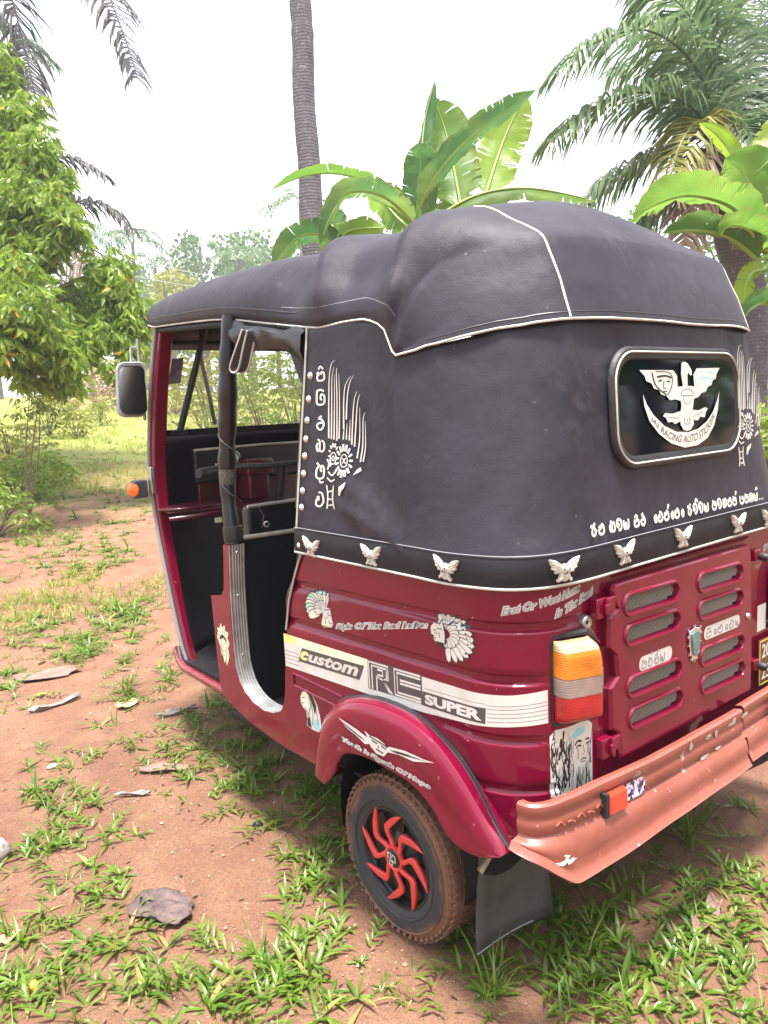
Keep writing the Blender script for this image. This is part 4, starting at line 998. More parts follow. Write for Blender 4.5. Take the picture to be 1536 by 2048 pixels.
for t in (.14, .27, .40, .53, .64): band('l', .052, .18, t, t+.022, .0013, 14)
for t in (.55, .68): band('l', -.13, .05, t, t+.02, .0013, 14)
D.poly('g', [(-.652, .618), (-.372, .634), (-.350, .676), (-.630, .660)], .0016)
D.text('w', 'custom', (-.640, .626), (-.375, .640), .028, .033, bold=.035, shear=.35, off=.0022)
D.text('y', 'c', (-.640, .626), (-.600, .628), .027, bold=.035, shear=.35, off=.0024)
D.poly('g', [(-.338, .622), (-.139, .636), (-.138, .706), (-.336, .697)], .0016)
D.poly('g', [(-.143, .634), (.048, .6435), (.050, .6775), (-.137, .668)], .0018)
D.text('w', 'SUPER', (-.130, .640), (.040, .648), .0235, .0255, bold=.05, off=.0024)
# outlined letters R and E drawn as parallel white lines
def L(pts, w=.0052): D.stroke('w', pts, w, .0024, smooth=False)
def RE(u, v): return (-.338+u*.199, lerp(.622+.0135*u, .697+.009*u, v))
for dd in (0, .10):
    L([RE(.03+dd*.6, .02), RE(.03+dd*.6, .93-dd), RE(.40-dd*.3, .93-dd), RE(.40-dd*.3, .46+dd*.5), RE(.30, .42), RE(.47-dd*.5, .03+dd*.2)])
    L([RE(.98, .93-dd), RE(.52+dd*.5, .93-dd), RE(.52+dd*.5, .06+dd), RE(.98, .06+dd)])
    L([RE(.62, .60-dd*1.1), RE(.98, .60-dd*1.1)])
L([RE(.18, .02), RE(.18, .5), RE(.3, .42)]); L([RE(.20, .74), RE(.30, .74), RE(.30, .56), RE(.20, .56)])
stripe = D.build('side_stripe', DM, body, 'white side stripe lettered custom RE SUPER')
# the stripe goes on behind the lamp
D = Decal(surf, .009); D.quadgrid('w', (.328, .655), (.352, .652), (.352, .728), (.344, .735), 3, 3, .0012); D.build('stripe_end', DM, body)
D = Decal(surf, .009); A2 = 2*QA+2*(W_-R_)
D.quadgrid('w', (A2-.352, .640), (A2-.30, .640), (A2-.30, .715), (A2-.352, .715), 3, 3, .0012); D.build('stripe_end', DM, body)

_fo = [0.]
def feather(D, base, tip, w, tint, off):
    _fo[0] = (_fo[0]+.00007) % .0008; off += _fo[0]
    bx, by = base; tx, ty = tip; dx, dy = tx-bx, ty-by; n = (-dy, dx); L_ = max(1e-6, hypot(dx, dy)); n = (n[0]/L_, n[1]/L_)
    def shape(g):
        o = []
        for t, k in ((0, .35), (.35, .9), (.7, 1), (.9, .75), (1+g*.6, .1)): o.append((bx+dx*t+n[0]*w*(k+g)/2, by+dy*t+n[1]*w*(k+g)/2))
        for t, k in ((.9, .75), (.7, 1), (.35, .9), (0, .35)): o.append((bx+dx*t-n[0]*w*(k+g)/2, by+dy*t-n[1]*w*(k+g)/2))
        return o
    D.poly('k', shape(.22), off); D.poly(tint, shape(0), off+.00003)
def chief(S, a, z, w, h, name, face=-1, kind=0):
    """head in feather bonnet; face = -1 looks to smaller a"""
    D = Decal(S, .009); f = face; rnd = random.Random(kind)
    X = lambda u, v: (a+f*-1*u*w if False else a+(-f)*u*w*1.0, z+v*h)       # u: 0 at face side .. 1 to the back
    if kind == 1:        # large fan of feathers behind a profile
        halo = [X(.02, .62), X(.05, .80), X(.22, .98), X(.5, 1.0), X(.8, .88), X(1, .62), X(1.0, .40), X(.95, .12), X(.78, .02), X(.5, .06), X(.36, .12), X(.40, .3), X(.25, .38), X(.12, .36)]
        for k in range(15):
            t = k/14; an = radians(118-205*t); c = (.36, .60); r0, r1 = .12, lerp(.44, .66, t)
            D_ = (cos(an), sin(an)); feather(D, X(c[0]+r0*D_[0], c[1]+r0*.8*D_[1]), X(c[0]+r1*D_[0], min(.98, c[1]+r1*.85*D_[1])), .105*w, 'w', .0010)
        for k in range(8):
            t = k/7; an = radians(60-150*t); feather(D, X(.34+.1*cos(an), .60+.1*sin(an)), X(.34+.30*cos(an), .60+.28*sin(an)), .085*w, 'w', .0020)
        D.poly('w', [X(.02, .66), X(.10, .76), X(.30, .74), X(.34, .55), X(.30, .40), X(.16, .36), X(.10, .40), X(.07, .46), X(.10, .50), X(.03, .52)], .0030)
        D.poly('k', [X(.30, .74), X(.36, .70), X(.37, .42), X(.31, .34), X(.33, .55)], .0033); D.poly('k', [X(.12, .40), X(.30, .40), X(.30, .28), X(.22, .30)], .0033)
        for q in ([X(.08, .61), X(.15, .62)], [X(.10, .56), X(.17, .55)], [X(.07, .46), X(.14, .455)], [X(.16, .66), X(.28, .67)], [X(.20, .60), X(.22, .48)]): D.stroke('k', q, .03*h*.6, .0034, smooth=False)
    elif kind == 0:      # bonnet sweeping up and back, face on the far side
        halo = [X(0, .36), X(.06, .30), X(.16, .40), X(.02, .62), X(.10, .86), X(.40, 1.0), X(.70, .98), X(.90, .80), X(.93, .56), X(1, .30), X(.95, .10), X(.80, .02), X(.72, -.02), X(.55, .14), X(.50, .34), X(.38, .42), X(.2, .38)]
        for k in range(11):
            an = radians(72+140*k/10); feather(D, X(.66+.06*cos(an), .50+.06*sin(an)), X(.64+.60*cos(an), .50+.48*sin(an)), .17*w, ('w', 'c', 't')[k % 3], .0010)
        for k in range(6):
            an = radians(85+110*k/5); feather(D, X(.66+.06*cos(an), .48+.06*sin(an)), X(.66+.30*cos(an), .48+.26*sin(an)), .12*w, 'w', .0020)
        D.poly('w', [X(.60, .62), X(.90, .60), X(.95, .30), X(.98, .22), X(.90, .12), X(.74, .10), X(.66, .30)], .0032)
        for k in range(4): feather(D, X(.66+.03*k, .36), X(.60+.08*k, .02+.03*k), .07*w, 'c', .0035)
        for q in ([X(.80, .44), X(.92, .42)], [X(.84, .24), X(.96, .22)], [X(.70, .52), X(.90, .58)], [X(.76, .36), X(.72, .16)]): D.stroke('k', q, .02*h, .0044, smooth=False)
    elif kind == 2:      # long-haired profile
        D.poly('w', [X(0, .70), X(.10, .86), X(.35, 1.0), X(.62, .93), X(.84, .70), X(.95, .40), X(1, .05), X(.92, .12), X(.85, .0), X(.55, -.02), X(.25, .02), X(.30, .18), X(.26, .40), X(.12, .46), X(.02, .55)], .0010)
        D.poly('k', [X(.20, .94), X(.36, .99), X(.62, .91), X(.80, .66), X(.70, .40), X(.62, .62), X(.45, .86)], .0014)
        D.poly('c', [X(.06, .80), X(.30, .93), X(.44, .84), X(.42, .6), X(.28, .46), X(.14, .48), X(.06, .60)], .0016)
        D.poly('b', [X(.60, .12), X(.76, .02), X(.90, .10), X(.85, .34), X(.70, .30)], .0016); D.poly('k', [X(.32, .22), X(.44, .30), X(.50, .02), X(.28, .03)], .0016)
        for q in ([X(.08, .72), X(.24, .76)], [X(.06, .57), X(.18, .60)], [X(.44, .84), X(.52, .6), X(.40, .40), X(.46, .2)], [X(.55, .7), X(.60, .4), X(.55, .1)], [X(.2, .5), X(.34, .36), X(.32, .2)], [X(.75, .6), X(.82, .4), X(.84, .2)]): D.stroke('k', q, .022*h, .0020)
    else:                # front view, bonnet above, plaits below
        D.poly('c', [X(.0, .62), X(.10, .80), X(.05, .86), X(.25, .88), X(.40, 1.02), X(.52, .92), X(.70, 1.0), X(.74, .86), X(.98, .84), X(.88, .70), X(1.0, .58), X(.86, .44), X(.92, .26), X(.78, .10), X(.66, -.02), X(.60, .14), X(.48, .02), X(.40, .18), X(.26, .22), X(.2, .44)], .0010)
        D.poly('k', [X(.16, .58), X(.3, .70), X(.5, .74), X(.74, .66), X(.86, .54), X(.70, .60), X(.5, .66), X(.30, .60)], .0014)
        for k in range(7): D.stroke('k', [X(.5+.2*cos(pi*k/6), .66+.05*sin(pi*k/6)), X(.5+.46*cos(pi*k/6), .70+.24*sin(pi*k/6))], .012*h, .0016, smooth=False)
        for q in ([X(.34, .54), X(.46, .55)], [X(.56, .55), X(.68, .53)], [X(.52, .5), X(.52, .42), X(.57, .42)], [X(.42, .34), X(.62, .34)], [X(.3, .5), X(.34, .3), X(.5, .2)], [X(.74, .5), X(.70, .3), X(.62, .08)], [X(.26, .42), X(.4, .14)]): D.stroke('k', q, .016*h, .0018, smooth=False)
    return D.build(name, DM, body)
chief(surf, -.604, .735, .135, .106, 'feather_bonnet_sticker', -1, 0)['label'] = 'sticker of a head in a swept-back feather bonnet'
chief(surf, -.104, .752, .142, .112, 'feather_bonnet_sticker', -1, 1)['label'] = 'sticker of a large feather bonnet fan'
chief(surf, -.655, .434, .100, .110, 'portrait_sticker', -1, 2)['label'] = 'sticker of a long-haired profile'
chief(surf, -1.140, .502, .082, .135, 'feather_bonnet_sticker', -1, 3)['label'] = 'sticker of a bonneted face seen from the front'

def script(S, txt, p0, p1, h0, h1, name, parent, bold=.02):
    D = Decal(S, .009)
    D.text('w', txt, (p0[0]-.003, p0[1]-.002), (p1[0]+.003, p1[1]-.002), h0+.004, h1+.004, bold=bold+.085, shear=.30, off=.0012)
    D.text('l', txt, p0, p1, h0, h1, bold=bold-.012, shear=.30, off=.0020)
    return D.build(name, DM, parent)
script(surf, 'Style Of The Red Indian', (-.462, .742), (-.112, .817), .020, .019, 'script_sticker', body)
script(surf, 'East Or West Home', (.090, .880), (.272, .914), .017, .017, 'script_sticker', body)
script(surf, 'Is The Best', (.200, .868), (.316, .898), .017, .018, 'script_sticker', body)
A2 = 2*QA+2*(W_-R_)
script(surf, 'East Or West', (A2-.325, .86), (A2-.20, .91), .018, .018, 'script_sticker', body)

# fender sticker: winged head and a line of script
def fsurf(u, v, off=0.):      # u: to the rear (-y)
    return Vector((-.6982-off, -u, v))
D = Decal(fsurf)
def F(u, v): return (lerp(-.530, -.186, u), lerp(.558, .550, u)+v*.062)
D.poly('w', [F(0, .02), F(.10, -.26), F(.20, -.36), F(.30, -.52), F(.36, -.40), F(.34, -.22), F(.22, -.10)], .0008); D.poly('w', [F(.50, -.42), F(.66, -.24), F(.80, -.20), F(1, .15), F(.90, .08), F(.72, .04), F(.56, -.12)], .0008)
for k in range(3):
    D.poly('g', [F(.02+.05*k, -.06-.08*k), F(.12+.06*k, -.24-.06*k), F(.20+.06*k, -.30-.05*k), F(.14+.06*k, -.18-.06*k)], .0012)
    D.poly('g', [F(.94-.08*k, .06-.04*k), F(.80-.08*k, -.04-.05*k), F(.66-.05*k, -.12-.06*k), F(.78-.07*k, -.10-.07*k)], .0012)
D.poly('w', [F(.30, .02), F(.36, -.06), F(.44, -.02), F(.52, -.10), F(.55, -.34), F(.50, -.62), F(.42, -.66), F(.36, -.48), F(.34, -.24)], .0014)
for q in ([F(.38, -.22), F(.44, -.24)], [F(.48, -.24), F(.53, -.28)], [F(.45, -.3), F(.45, -.4)], [F(.42, -.48), F(.50, -.50)], [F(.35, -.1), F(.54, -.16)]): D.stroke('k', q, .0035, .0020, smooth=False)
fo = D.build('winged_head_sticker', DM, fend_l)
D = Decal(fsurf)
for k, bo, of in (('w', .105, .0010), ('l', .008, .0018)):
    D.text(k, 'Youth Is Signals Of Hope', (-.522, .499), (-.200, .491), .017, bold=bo, shear=.25, off=of, curve=lambda x: -.002)
D.build('script_sticker', DM, fend_l)

# face sticker under the lamp
D = Decal(surf, .009); Q = lambda u, v: (lerp(.183, .310, u), lerp(.484, .634, v)-.006*u+.0*v)
D.poly('w', [Q(0, 0), Q(1, .02), Q(1, .9), Q(.86, 1), Q(.1, .98), Q(0, .9)], .0010)
rnd = random.Random(5)
for k in range(95):
    u = rnd.random()*.95+.02; v = rnd.random()*.62; 
    if .48 < u < .92 and v > .2: continue
    D.stroke('k', [Q(u, v), Q(u+rnd.uniform(-.05, .05), v+rnd.uniform(.08, .18)), Q(u+rnd.uniform(-.07, .07), min(.97, v+rnd.uniform(.2, .34)))], rnd.uniform(.0012, .0055), .0016, taper=True)
for k in range(16):
    u = rnd.uniform(.05, .42); v = rnd.uniform(.5, .85); D.stroke('k', [Q(u, v), Q(u+.02, v+.12)], rnd.uniform(.002, .006), .0016, smooth=False)
D.poly('b', [Q(.42, .84), Q(.6, .93), Q(.8, .9), Q(.8, .82), Q(.5, .78)], .0016); D.poly('b', [Q(.3, .62), Q(.4, .76), Q(.44, .70), Q(.38, .58)], .0015)
D.poly('w', [Q(.50, .72), Q(.62, .80), Q(.84, .76), Q(.92, .62), Q(.90, .42), Q(.76, .30), Q(.62, .34), Q(.52, .50)], .0019)
for q, w in (([Q(.52, .68), Q(.60, .73), Q(.70, .70)], .005), ([Q(.54, .63), Q(.62, .66), Q(.69, .63)], .004), ([Q(.80, .71), Q(.92, .70)], .004), ([Q(.82, .64), Q(.92, .65)], .004), ([Q(.74, .64), Q(.77, .52), Q(.72, .50)], .0018), ([Q(.66, .42), Q(.74, .44), Q(.82, .42)], .003), ([Q(.68, .39), Q(.80, .39)], .002), ([Q(.60, .62), Q(.60, .46)], .0025), ([Q(.88, .62), Q(.87, .48)], .0025)): D.stroke('k', q, w, .0024)
D.build('portrait_sticker', DM, body, 'black and white face sticker below the tail lamp')

# Sinhala lettering drawn stroke by stroke (unit boxes)
G = {
 'a': [[(.08, .62), (.2, .78), (.36, .66), (.28, .5), (.14, .52)], [(.28, .5), (.18, .2), (.42, .04), (.68, .14), (.72, .45), (.58, .6), (.55, .82), (.78, .92)], [(.72, .45), (.96, .3)]],
 'n': [[(.1, .5), (.25, .62), (.32, .46), (.16, .4), (.1, .2), (.3, .05), (.62, .05), (.88, .2), (.86, .58), (.64, .76), (.48, .6), (.6, .44)]],
 'g': [[(.26, .62), (.1, .42), (.2, .1), (.4, .2), (.42, .7), (.22, .88)], [(.4, .2), (.62, .05), (.88, .2), (.86, .62), (.62, .78)]],
 't': [[(.2, .5), (.36, .56), (.4, .4), (.25, .3), (.12, .45), (.15, .76), (.45, .88), (.82, .72), (.86, .3), (.6, .06), (.28, .1)]],
 'y': [[(.1, .74), (.1, .2), (.3, .05), (.5, .25), (.45, .46), (.3, .4), (.36, .24), (.6, .05), (.86, .2), (.9, .78)]],
 's': [[(.1, .42), (.26, .54), (.3, .38), (.14, .3), (.2, .08), (.5, .04), (.88, .14), (.86, .5), (.62, .56), (.55, .4)], [(.28, .72), (.5, .9), (.78, .74)]],
 'r': [[(.28, .80), (.62, .72), (.84, .4), (.62, .06), (.3, .08), (.14, .34), (.4, .5), (.76, .48)], [(.28, .80), (.62, .98)]],
 'v': [[(.2, .48), (.36, .56), (.36, .36), (.15, .4), (.14, .1), (.6, .04), (.9, .3), (.72, .72), (.36, .78)]],
 'm': [[(.15, .84), (.36, .68), (.15, .52), (.1, .15), (.45, .04), (.86, .14), (.88, .58), (.62, .68), (.55, .46), (.7, .4)]],
 'k': [[(.1, .6), (.3, .72), (.36, .5), (.15, .4), (.2, .1), (.5, .08), (.5, .5), (.66, .78), (.92, .56), (.82, .18), (.6, .1)]],
 'p': [[(.12, .78), (.1, .2), (.35, .04), (.76, .05), (.92, .3), (.82, .62), (.6, .56), (.62, .38)]],
 'b': [[(.12, .8), (.1, .16), (.4, .04), (.86, .12), (.88, .52), (.56, .6), (.5, .36), (.66, .3)], [(.12, .8), (.5, .86), (.86, .78)]],
 'N': [[(.05, .6), (.2, .72), (.26, .5), (.1, .4), (.12, .1), (.34, .08), (.36, .6), (.54, .78), (.72, .56), (.64, .2), (.8, .06), (.96, .3), (.92, .76)]],
 'e': [[(.72, .16), (.4, .06), (.26, .4), (.56, .58), (.68, .34), (.42, .24)]],
 'c': [[(.1, .5), (.28, .6), (.3, .4), (.12, .3), (.22, .06), (.56, .05), (.86, .3), (.7, .68), (.36, .72), (.3, .9)]],
 'i': [[(-.55, 1.0), (-.35, 1.22), (-.1, 1.06)]], 'I': [[(-.62, 1.0), (-.4, 1.26), (-.12, 1.1), (-.2, .98)]], 'x': [[(-.3, .9), (-.22, 1.22), (-.02, 1.1)]], 'u': [[(-.4, .0), (-.1, -.16), (-.02, -.02)]],
 '.': [[(.2, .02), (.3, .1)]]}
def sinhala(D, k, txt, P, w, adv=1.12, off=.0016):
    """P(x, y) maps letter units to the surface; returns the advance"""
    x = 0.
    for ch in txt:
        if ch == ' ': x += .55; continue
        for st_ in G[ch]: D.stroke(k, [P(x+u*.95, v) for u, v in st_], w, off)
        if ch not in 'iIxu': x += .42 if ch == '.' else (.82 if ch == 'e' else adv)
    return x
def rearsurf(x, z, off=0.): return Vector((x, rear_y(z)-.004-off, z))
Lx = 32.2; x0_ = 0.
for wd in ('an', 'gty', 'sr', 'evnxene', 'atIty', 'mtknmx', 'pmNyi...'):
    D = Decal(rearsurf)
    adv_ = sinhala(D, 'w', wd, lambda u, v: (lerp(-.400, .362, (u+x0_)/Lx), lerp(1.020, 1.012, (u+x0_)/Lx)+v*.028), .0062, off=.0030)
    x0_ += adv_+(1.1 if wd == 'sr' else .55); D.build('rear_word', DM, cur)
# lettering and badge artwork on the side curtain, in its own art space
def sidesurf(u, v, off=0.):
    a = (u-170)/270; b_ = (v-870)/770
    y = lerp(lerp(.686, .470, a), lerp(.691, .470, a), b_); z = lerp(lerp(1.435, 1.419, a), lerp(1.052, 1.069, a), b_)
    p, n, _, _ = _cv.find_nearest(Vector((-.63, y, z)))
    if n.x > 0: n = -n
    return Vector((p.x, y, z))+n*(off+.0022)
_cv = BVHTree.FromPolygons([p for r in rows_c for p in r], [(i*N+j, i*N+j+1, (i+1)*N+j+1, (i+1)*N+j) for i in range(40) for j in range(N-1)])
for ch, v0, v1 in (('s', 895, 978), ('b', 1008, 1100), ('r', 1152, 1226), ('g', 1262, 1340), ('m', 1376, 1480), ('v', 1526, 1622)):
    D = Decal(sidesurf)
    for st_ in G[ch]: D.stroke('w', [(180+48*y_[0], v1+(v0-v1)*y_[1]) for y_ in st_], 9.5, .0012)
    if ch == 'm': D.stroke('w', [(200, 1478), (206, 1496), (222, 1492)], 8, .0012)
    D.build('side_letter', DM, cur)
def guardian(S, name, parent):
    D = Decal(S)
    for q in ([(245, 1268), (245, 1100), (249, 960), (262, 890), (281, 873)], [(258, 1272), (260, 1100), (262, 970), (274, 905)], [(271, 1276), (274, 1100), (275, 945)], [(285, 1282), (287, 1100), (286, 935), (291, 912)], [(297, 1272), (300, 1110), (299, 938)],
              [(321, 1222), (322, 1085), (331, 1000), (360, 952)], [(334, 1172), (340, 1062), (353, 990), (373, 950)], [(318, 1275), (325, 1195)], [(334, 1275), (338, 1190)], [(349, 1280), (354, 1175)],
              [(361, 1302), (368, 1150), (376, 1070), (389, 1030)], [(375, 1312), (385, 1160), (392, 1085), (403, 1045)], [(388, 1372), (400, 1270), (402, 1112)], [(404, 1392), (415, 1300), (417, 1180), (426, 1138)], [(417, 1390), (428, 1310), (427, 1182)]):
        D.stroke('w', q, 7.5, .0012, taper=True)
    for k in range(15):
        an = 2*pi*k/15; D.stroke('w', [(323+26*cos(an), 1385+50*sin(an)), (323+44*cos(an), 1385+86*sin(an))], 11, .0012, smooth=False)
    D.stroke('w', [(323+17*cos(2*pi*k/12), 1385+33*sin(2*pi*k/12)) for k in range(13)], 5, .0012)
    D.stroke('w', [(315, 1370), (331, 1400)], 5, .0012, smooth=False); D.stroke('w', [(331, 1370), (315, 1400)], 5, .0012, smooth=False)
    for k in range(8):
        an = pi*.7+pi*1.05*k/7; D.stroke('w', [(270+18*cos(an), 1360+46*sin(an)), (270+27*cos(an), 1360+68*sin(an))], 8, .0012, smooth=False)
    D.stroke('w', [(268+15*cos(2*pi*k/10), 1372+30*sin(2*pi*k/10)) for k in range(11)], 5, .0012); D.stroke('w', [(268+6*cos(2*pi*k/6), 1372+12*sin(2*pi*k/6)) for k in range(7)], 5, .0012)
    for q in ([(238, 1375), (248, 1400), (242, 1430)], [(246, 1440), (268, 1460), (290, 1435)], [(240, 1470), (262, 1490), (284, 1480)]): D.stroke('w', q, 8, .0012)
    for q in ([(238, 1510), (246, 1570), (242, 1632)], [(276, 1510), (272, 1570), (282, 1634)], [(246, 1545), (268, 1540)], [(246, 1580), (266, 1585)], [(250, 1615), (274, 1612)]): D.stroke('w', q, 7, .0012)
    D.poly('w', [(303, 1562), (306, 1520), (345, 1494), (338, 1525), (322, 1540), (312, 1568)], .0012); D.poly('w', [(372, 1460), (388, 1432), (405, 1418), (412, 1436), (396, 1446)], .0012)
    return D.build(name, DM, parent)
guardian(sidesurf, 'guardian_mask_sticker', cur)['label'] = 'white feathered guardian mask print on the side curtain'
def rearart(u, v, off=0.): return rearsurf(lerp(.262, .392, (u-235)/(430-235)), lerp(1.428, 1.108, (v-870)/770), off+.002)
guardian(rearart, 'guardian_mask_sticker', cur)['label'] = 'white feathered guardian mask print right of the rear window'

# eagle emblem and crescent on the rear window
def winsurf(u, v, off=0.):
    u, v = 700+(u-700)*1.13, 1105+(v-1105)*1.08; x, z = lerp(-.170, .153, (u-520)/360), lerp(1.375, 1.186, (v-900)/410); return Vector((x, rear_y(z)-.0075-off, z))
D = Decal(winsurf)
HE = [(712, 900), (724, 906), (740, 938), (744, 962), (734, 970), (730, 950), (724, 960), (726, 1010), (730, 1020), (752, 1018), (752, 960), (762, 932)]
EAG = [(698, 905), (712, 900), (726, 908), (742, 940), (744, 962), (736, 966), (728, 950), (722, 965), (722, 1015), (752, 1018), (750, 962), (766, 932), (878, 930), (862, 960), (856, 985), (842, 990), (834, 1015), (816, 1022), (806, 1046), (784, 1052), (770, 1070), (748, 1078), (744, 1110), (740, 1130), (768, 1135), (800, 1122), (812, 1130), (802, 1148), (796, 1172), (776, 1166), (764, 1184), (744, 1180), (744, 1200), (730, 1225), (712, 1230), (696, 1222), (684, 1196), (684, 1180), (660, 1192), (648, 1180), (628, 1180), (622, 1160), (608, 1150), (618, 1136), (650, 1142), (686, 1132), (690, 1110), (688, 1085), (664, 1076), (640, 1078), (626, 1058), (604, 1050), (596, 1030), (576, 1022), (566, 998), (546, 988), (540, 965), (520, 938), (660, 940), (676, 966), (676, 1018), (700, 1016), (694, 960)]
D.poly('w', EAG, .0008)
cr = [(528, 1045), (536, 1100), (556, 1160), (590, 1225), (640, 1275), (700, 1306), (760, 1302), (810, 1270), (846, 1200), (866, 1120), (872, 1045), (858, 1100), (832, 1170), (790, 1220), (740, 1240), (690, 1236), (630, 1210), (580, 1160), (548, 1110)]
cr = [(530, 1045), (534, 1100), (552, 1168), (590, 1230), (640, 1280), (700, 1308), (760, 1304), (808, 1274), (842, 1215), (862, 1140), (872, 1046), (860, 1092), (838, 1146), (806, 1192), (764, 1224), (716, 1236), (664, 1228), (612, 1194), (570, 1142), (544, 1092)]
D.poly('w', cr, .0008)
def arc_text(txt, t0, t1):
    top = [(560, 1140), (612, 1200), (664, 1232), (716, 1242), (764, 1230), (806, 1198), (842, 1140)]; bo = [(553, 1160), (600, 1242), (650, 1286), (705, 1302), (758, 1298), (806, 1268), (850, 1180)]
    vs, fs, w, h = text2d(txt, .01); out = []
    for x, y in vs:
        q = lerp(t0, t1, x)*6; a = crom([(*p, 0) for p in top], q); b_ = crom([(*p, 0) for p in bo], q); p = b_.lerp(a, .10+.78*y); out.append((p.x, p.y))
    D.tri('g', out, fs, .0014)
arc_text('JAI RACING AUTO STICKER', .02, .98)
for q, w in (([(570, 950), (580, 1000), (600, 1030), (625, 1050)], 6), ([(585, 945), (640, 950), (655, 985), (640, 1040), (615, 1060)], 4), ([(590, 970), (625, 965), (650, 975)], 9), ([(595, 990), (610, 985)], 7), ([(630, 990), (645, 992)], 7), ([(618, 990), (616, 1020), (626, 1022)], 4), ([(608, 1038), (630, 1036)], 5)): D.stroke('k', q, w, .0014)
for q, w in (([(765, 950), (760, 1000), (775, 1040)], 4), ([(780, 945), (840, 955), (845, 985)], 4), ([(775, 985), (800, 975), (838, 985)], 8), ([(800, 1000), (806, 1035), (790, 1050)], 3), ([(825, 998), (838, 1000)], 5)): D.stroke('b', q, w, .0014)
for q, w in (([(690, 1055), (700, 1035), (730, 1030), (748, 1055)], 4), ([(690, 1060), (746, 1062)], 5), ([(700, 1070), (705, 1095), (722, 1100), (738, 1080)], 3), ([(630, 1158), (680, 1165)], 4), ([(750, 1160), (790, 1145)], 4), ([(705, 1160), (702, 1190), (725, 1195), (724, 1165)], 4), ([(714, 1170), (714, 1186)], 5)): D.stroke('l', q, w, .0014)
D.build('eagle_emblem', DM, win, 'white spread-eagle emblem over a lettered crescent')

# two words on the engine lid
def lidsurf(x, z, off=0.): return Vector((x, YL-.0005-off, z))
for txt, x0, x1, z0 in (('mcisiy', -.252, -.122, .695), ('senevy', .036, .214, .700)):
    D = Decal(lidsurf); n_ = 5.3 if txt[0] == 'm' else 5.6
    o = [(lerp(x0, x1, .5)+u, z0+.013+v-.02*u) for u, v in rrect(x1-x0+.008, .034, .015)]
    D.poly('w', o, .0006); sinhala(D, 'l', txt, lambda u, v: (lerp(x0+.004, x1-.004, u/n_), z0+v*.026-.02*(lerp(x0, x1, u/n_)-(x0+x1)/2)), .0042, off=.0012)
    D.build('lid_lettering', DM, lid)
# ------------------------------------------------------------------ ground
FPX = 1521.5
def at(px, py, d): return CAM+(_f+_r*((px-768)/FPX)-_u*((py-1024)/FPX))*d
def rise(x, y):          # the yard is level and climbs gently beyond the rickshaw
    s = (x+1.7)*.30+(y+.9)*.954
    return .074*(sqrt((max(0, s-4.0))**2+4)-2)*(1-.55*smooth01(30, 90, s)) if s > 4 else 0.
def gz(x, y):
    d = hypot(x+.6, y-.4)
    h = noise.noise(Vector((x*.9, y*.9, 0)))*.020+noise.noise(Vector((x*2.7, y*2.7, 5)))*.008
    flat = 1-math.exp(-(min(hypot(x+.63, y-.42), hypot(x-.63, y-.42), hypot(x, y-2.36))/.35)**2)
    h = h*flat-.004*(1-flat)+noise.noise(Vector((x*.25, y*.25, 9)))*.035*smooth01(5, 14, d)
    # hollow of bare earth beside the wheel
    h -= .030*math.exp(-(((x+1.0)/.22)**2+((y-.78)/.32)**2))
    return h+rise(x, y)
def gpx(px, py):         # point of the ground seen in a direction
    d = (_f+_r*((px-768)/FPX)-_u*((py-1024)/FPX)); t = 1.0
    for _ in range(400):
        p = CAM+d*t; e = p.z-gz(p.x, p.y)
        if e < .002: break
        t += max(.004, e*.35)
        if t > 120: break
    return Vector((p.x, p.y, gz(p.x, p.y)))
GC = (-1.2, .2)
NA = 220; radii = [0.]+[.06*1.055**k for k in range(0, 190)]
radii = [r for r in radii if r < 900]
vs = [(GC[0], GC[1], gz(*GC))]; fs = []
for i, r in enumerate(radii[1:]):
    for k in range(NA):
        a = 2*pi*k/NA; x, y = GC[0]+r*sin(a), GC[1]+r*cos(a)
        z = gz(x, y)+(noise.noise(Vector((x*9, y*9, 2)))*.0055+noise.noise(Vector((x*24, y*24, 7)))*.0030 if r < 6 else 0)
        vs.append((x, y, z))
fs = [(0, 1+k, 1+(k+1) % NA) for k in range(NA)]
for i in range(len(radii)-2):
    a, b = 1+i*NA, 1+(i+1)*NA
    fs += [(a+k, b+k, b+(k+1) % NA, a+(k+1) % NA) for k in range(NA)]
gm_ = bpy.data.materials.new('laterite_soil'); gm_.use_nodes = True; nt = gm_.node_tree; pb = nt.nodes['Principled BSDF']
n1 = _noise(nt, .9, 7, .62, dist=.4); n2 = _noise(nt, 5.5, 8, .68); n3 = _noise(nt, 95, 5, .7); n4 = _noise(nt, 320, 2, .6)
c = _mix(nt, _ramp(nt, n1, (.36, 0.), (.66, 1.)), (.225, .098, .060), (.325, .160, .098))
c = _mix(nt, _ramp(nt, n2, (.44, 0.), (.70, .65)), c, (.41, .235, .148))
c = _mix(nt, _ramp(nt, n3, (.30, .75), (.48, 0.)), c, (.13, .055, .036))
c = _mix(nt, _ramp(nt, n4, (.60, 0.), (.72, .55)), c, (.50, .33, .24))
vo = nt.nodes.new('ShaderNodeTexVoronoi'); vo.inputs['Scale'].default_value = 210; nt.links.new(nt.nodes['TC'].outputs['Object'], vo.inputs[0])
pe = _noise(nt, 14, 5, .7); sepc = nt.nodes.new('ShaderNodeSeparateColor'); nt.links.new(vo.outputs['Color'], sepc.inputs[0])
c = _mix(nt, _ramp(nt, sepc.outputs[0], (.80, 0.), (.82, .6)), c, (.20, .115, .085))
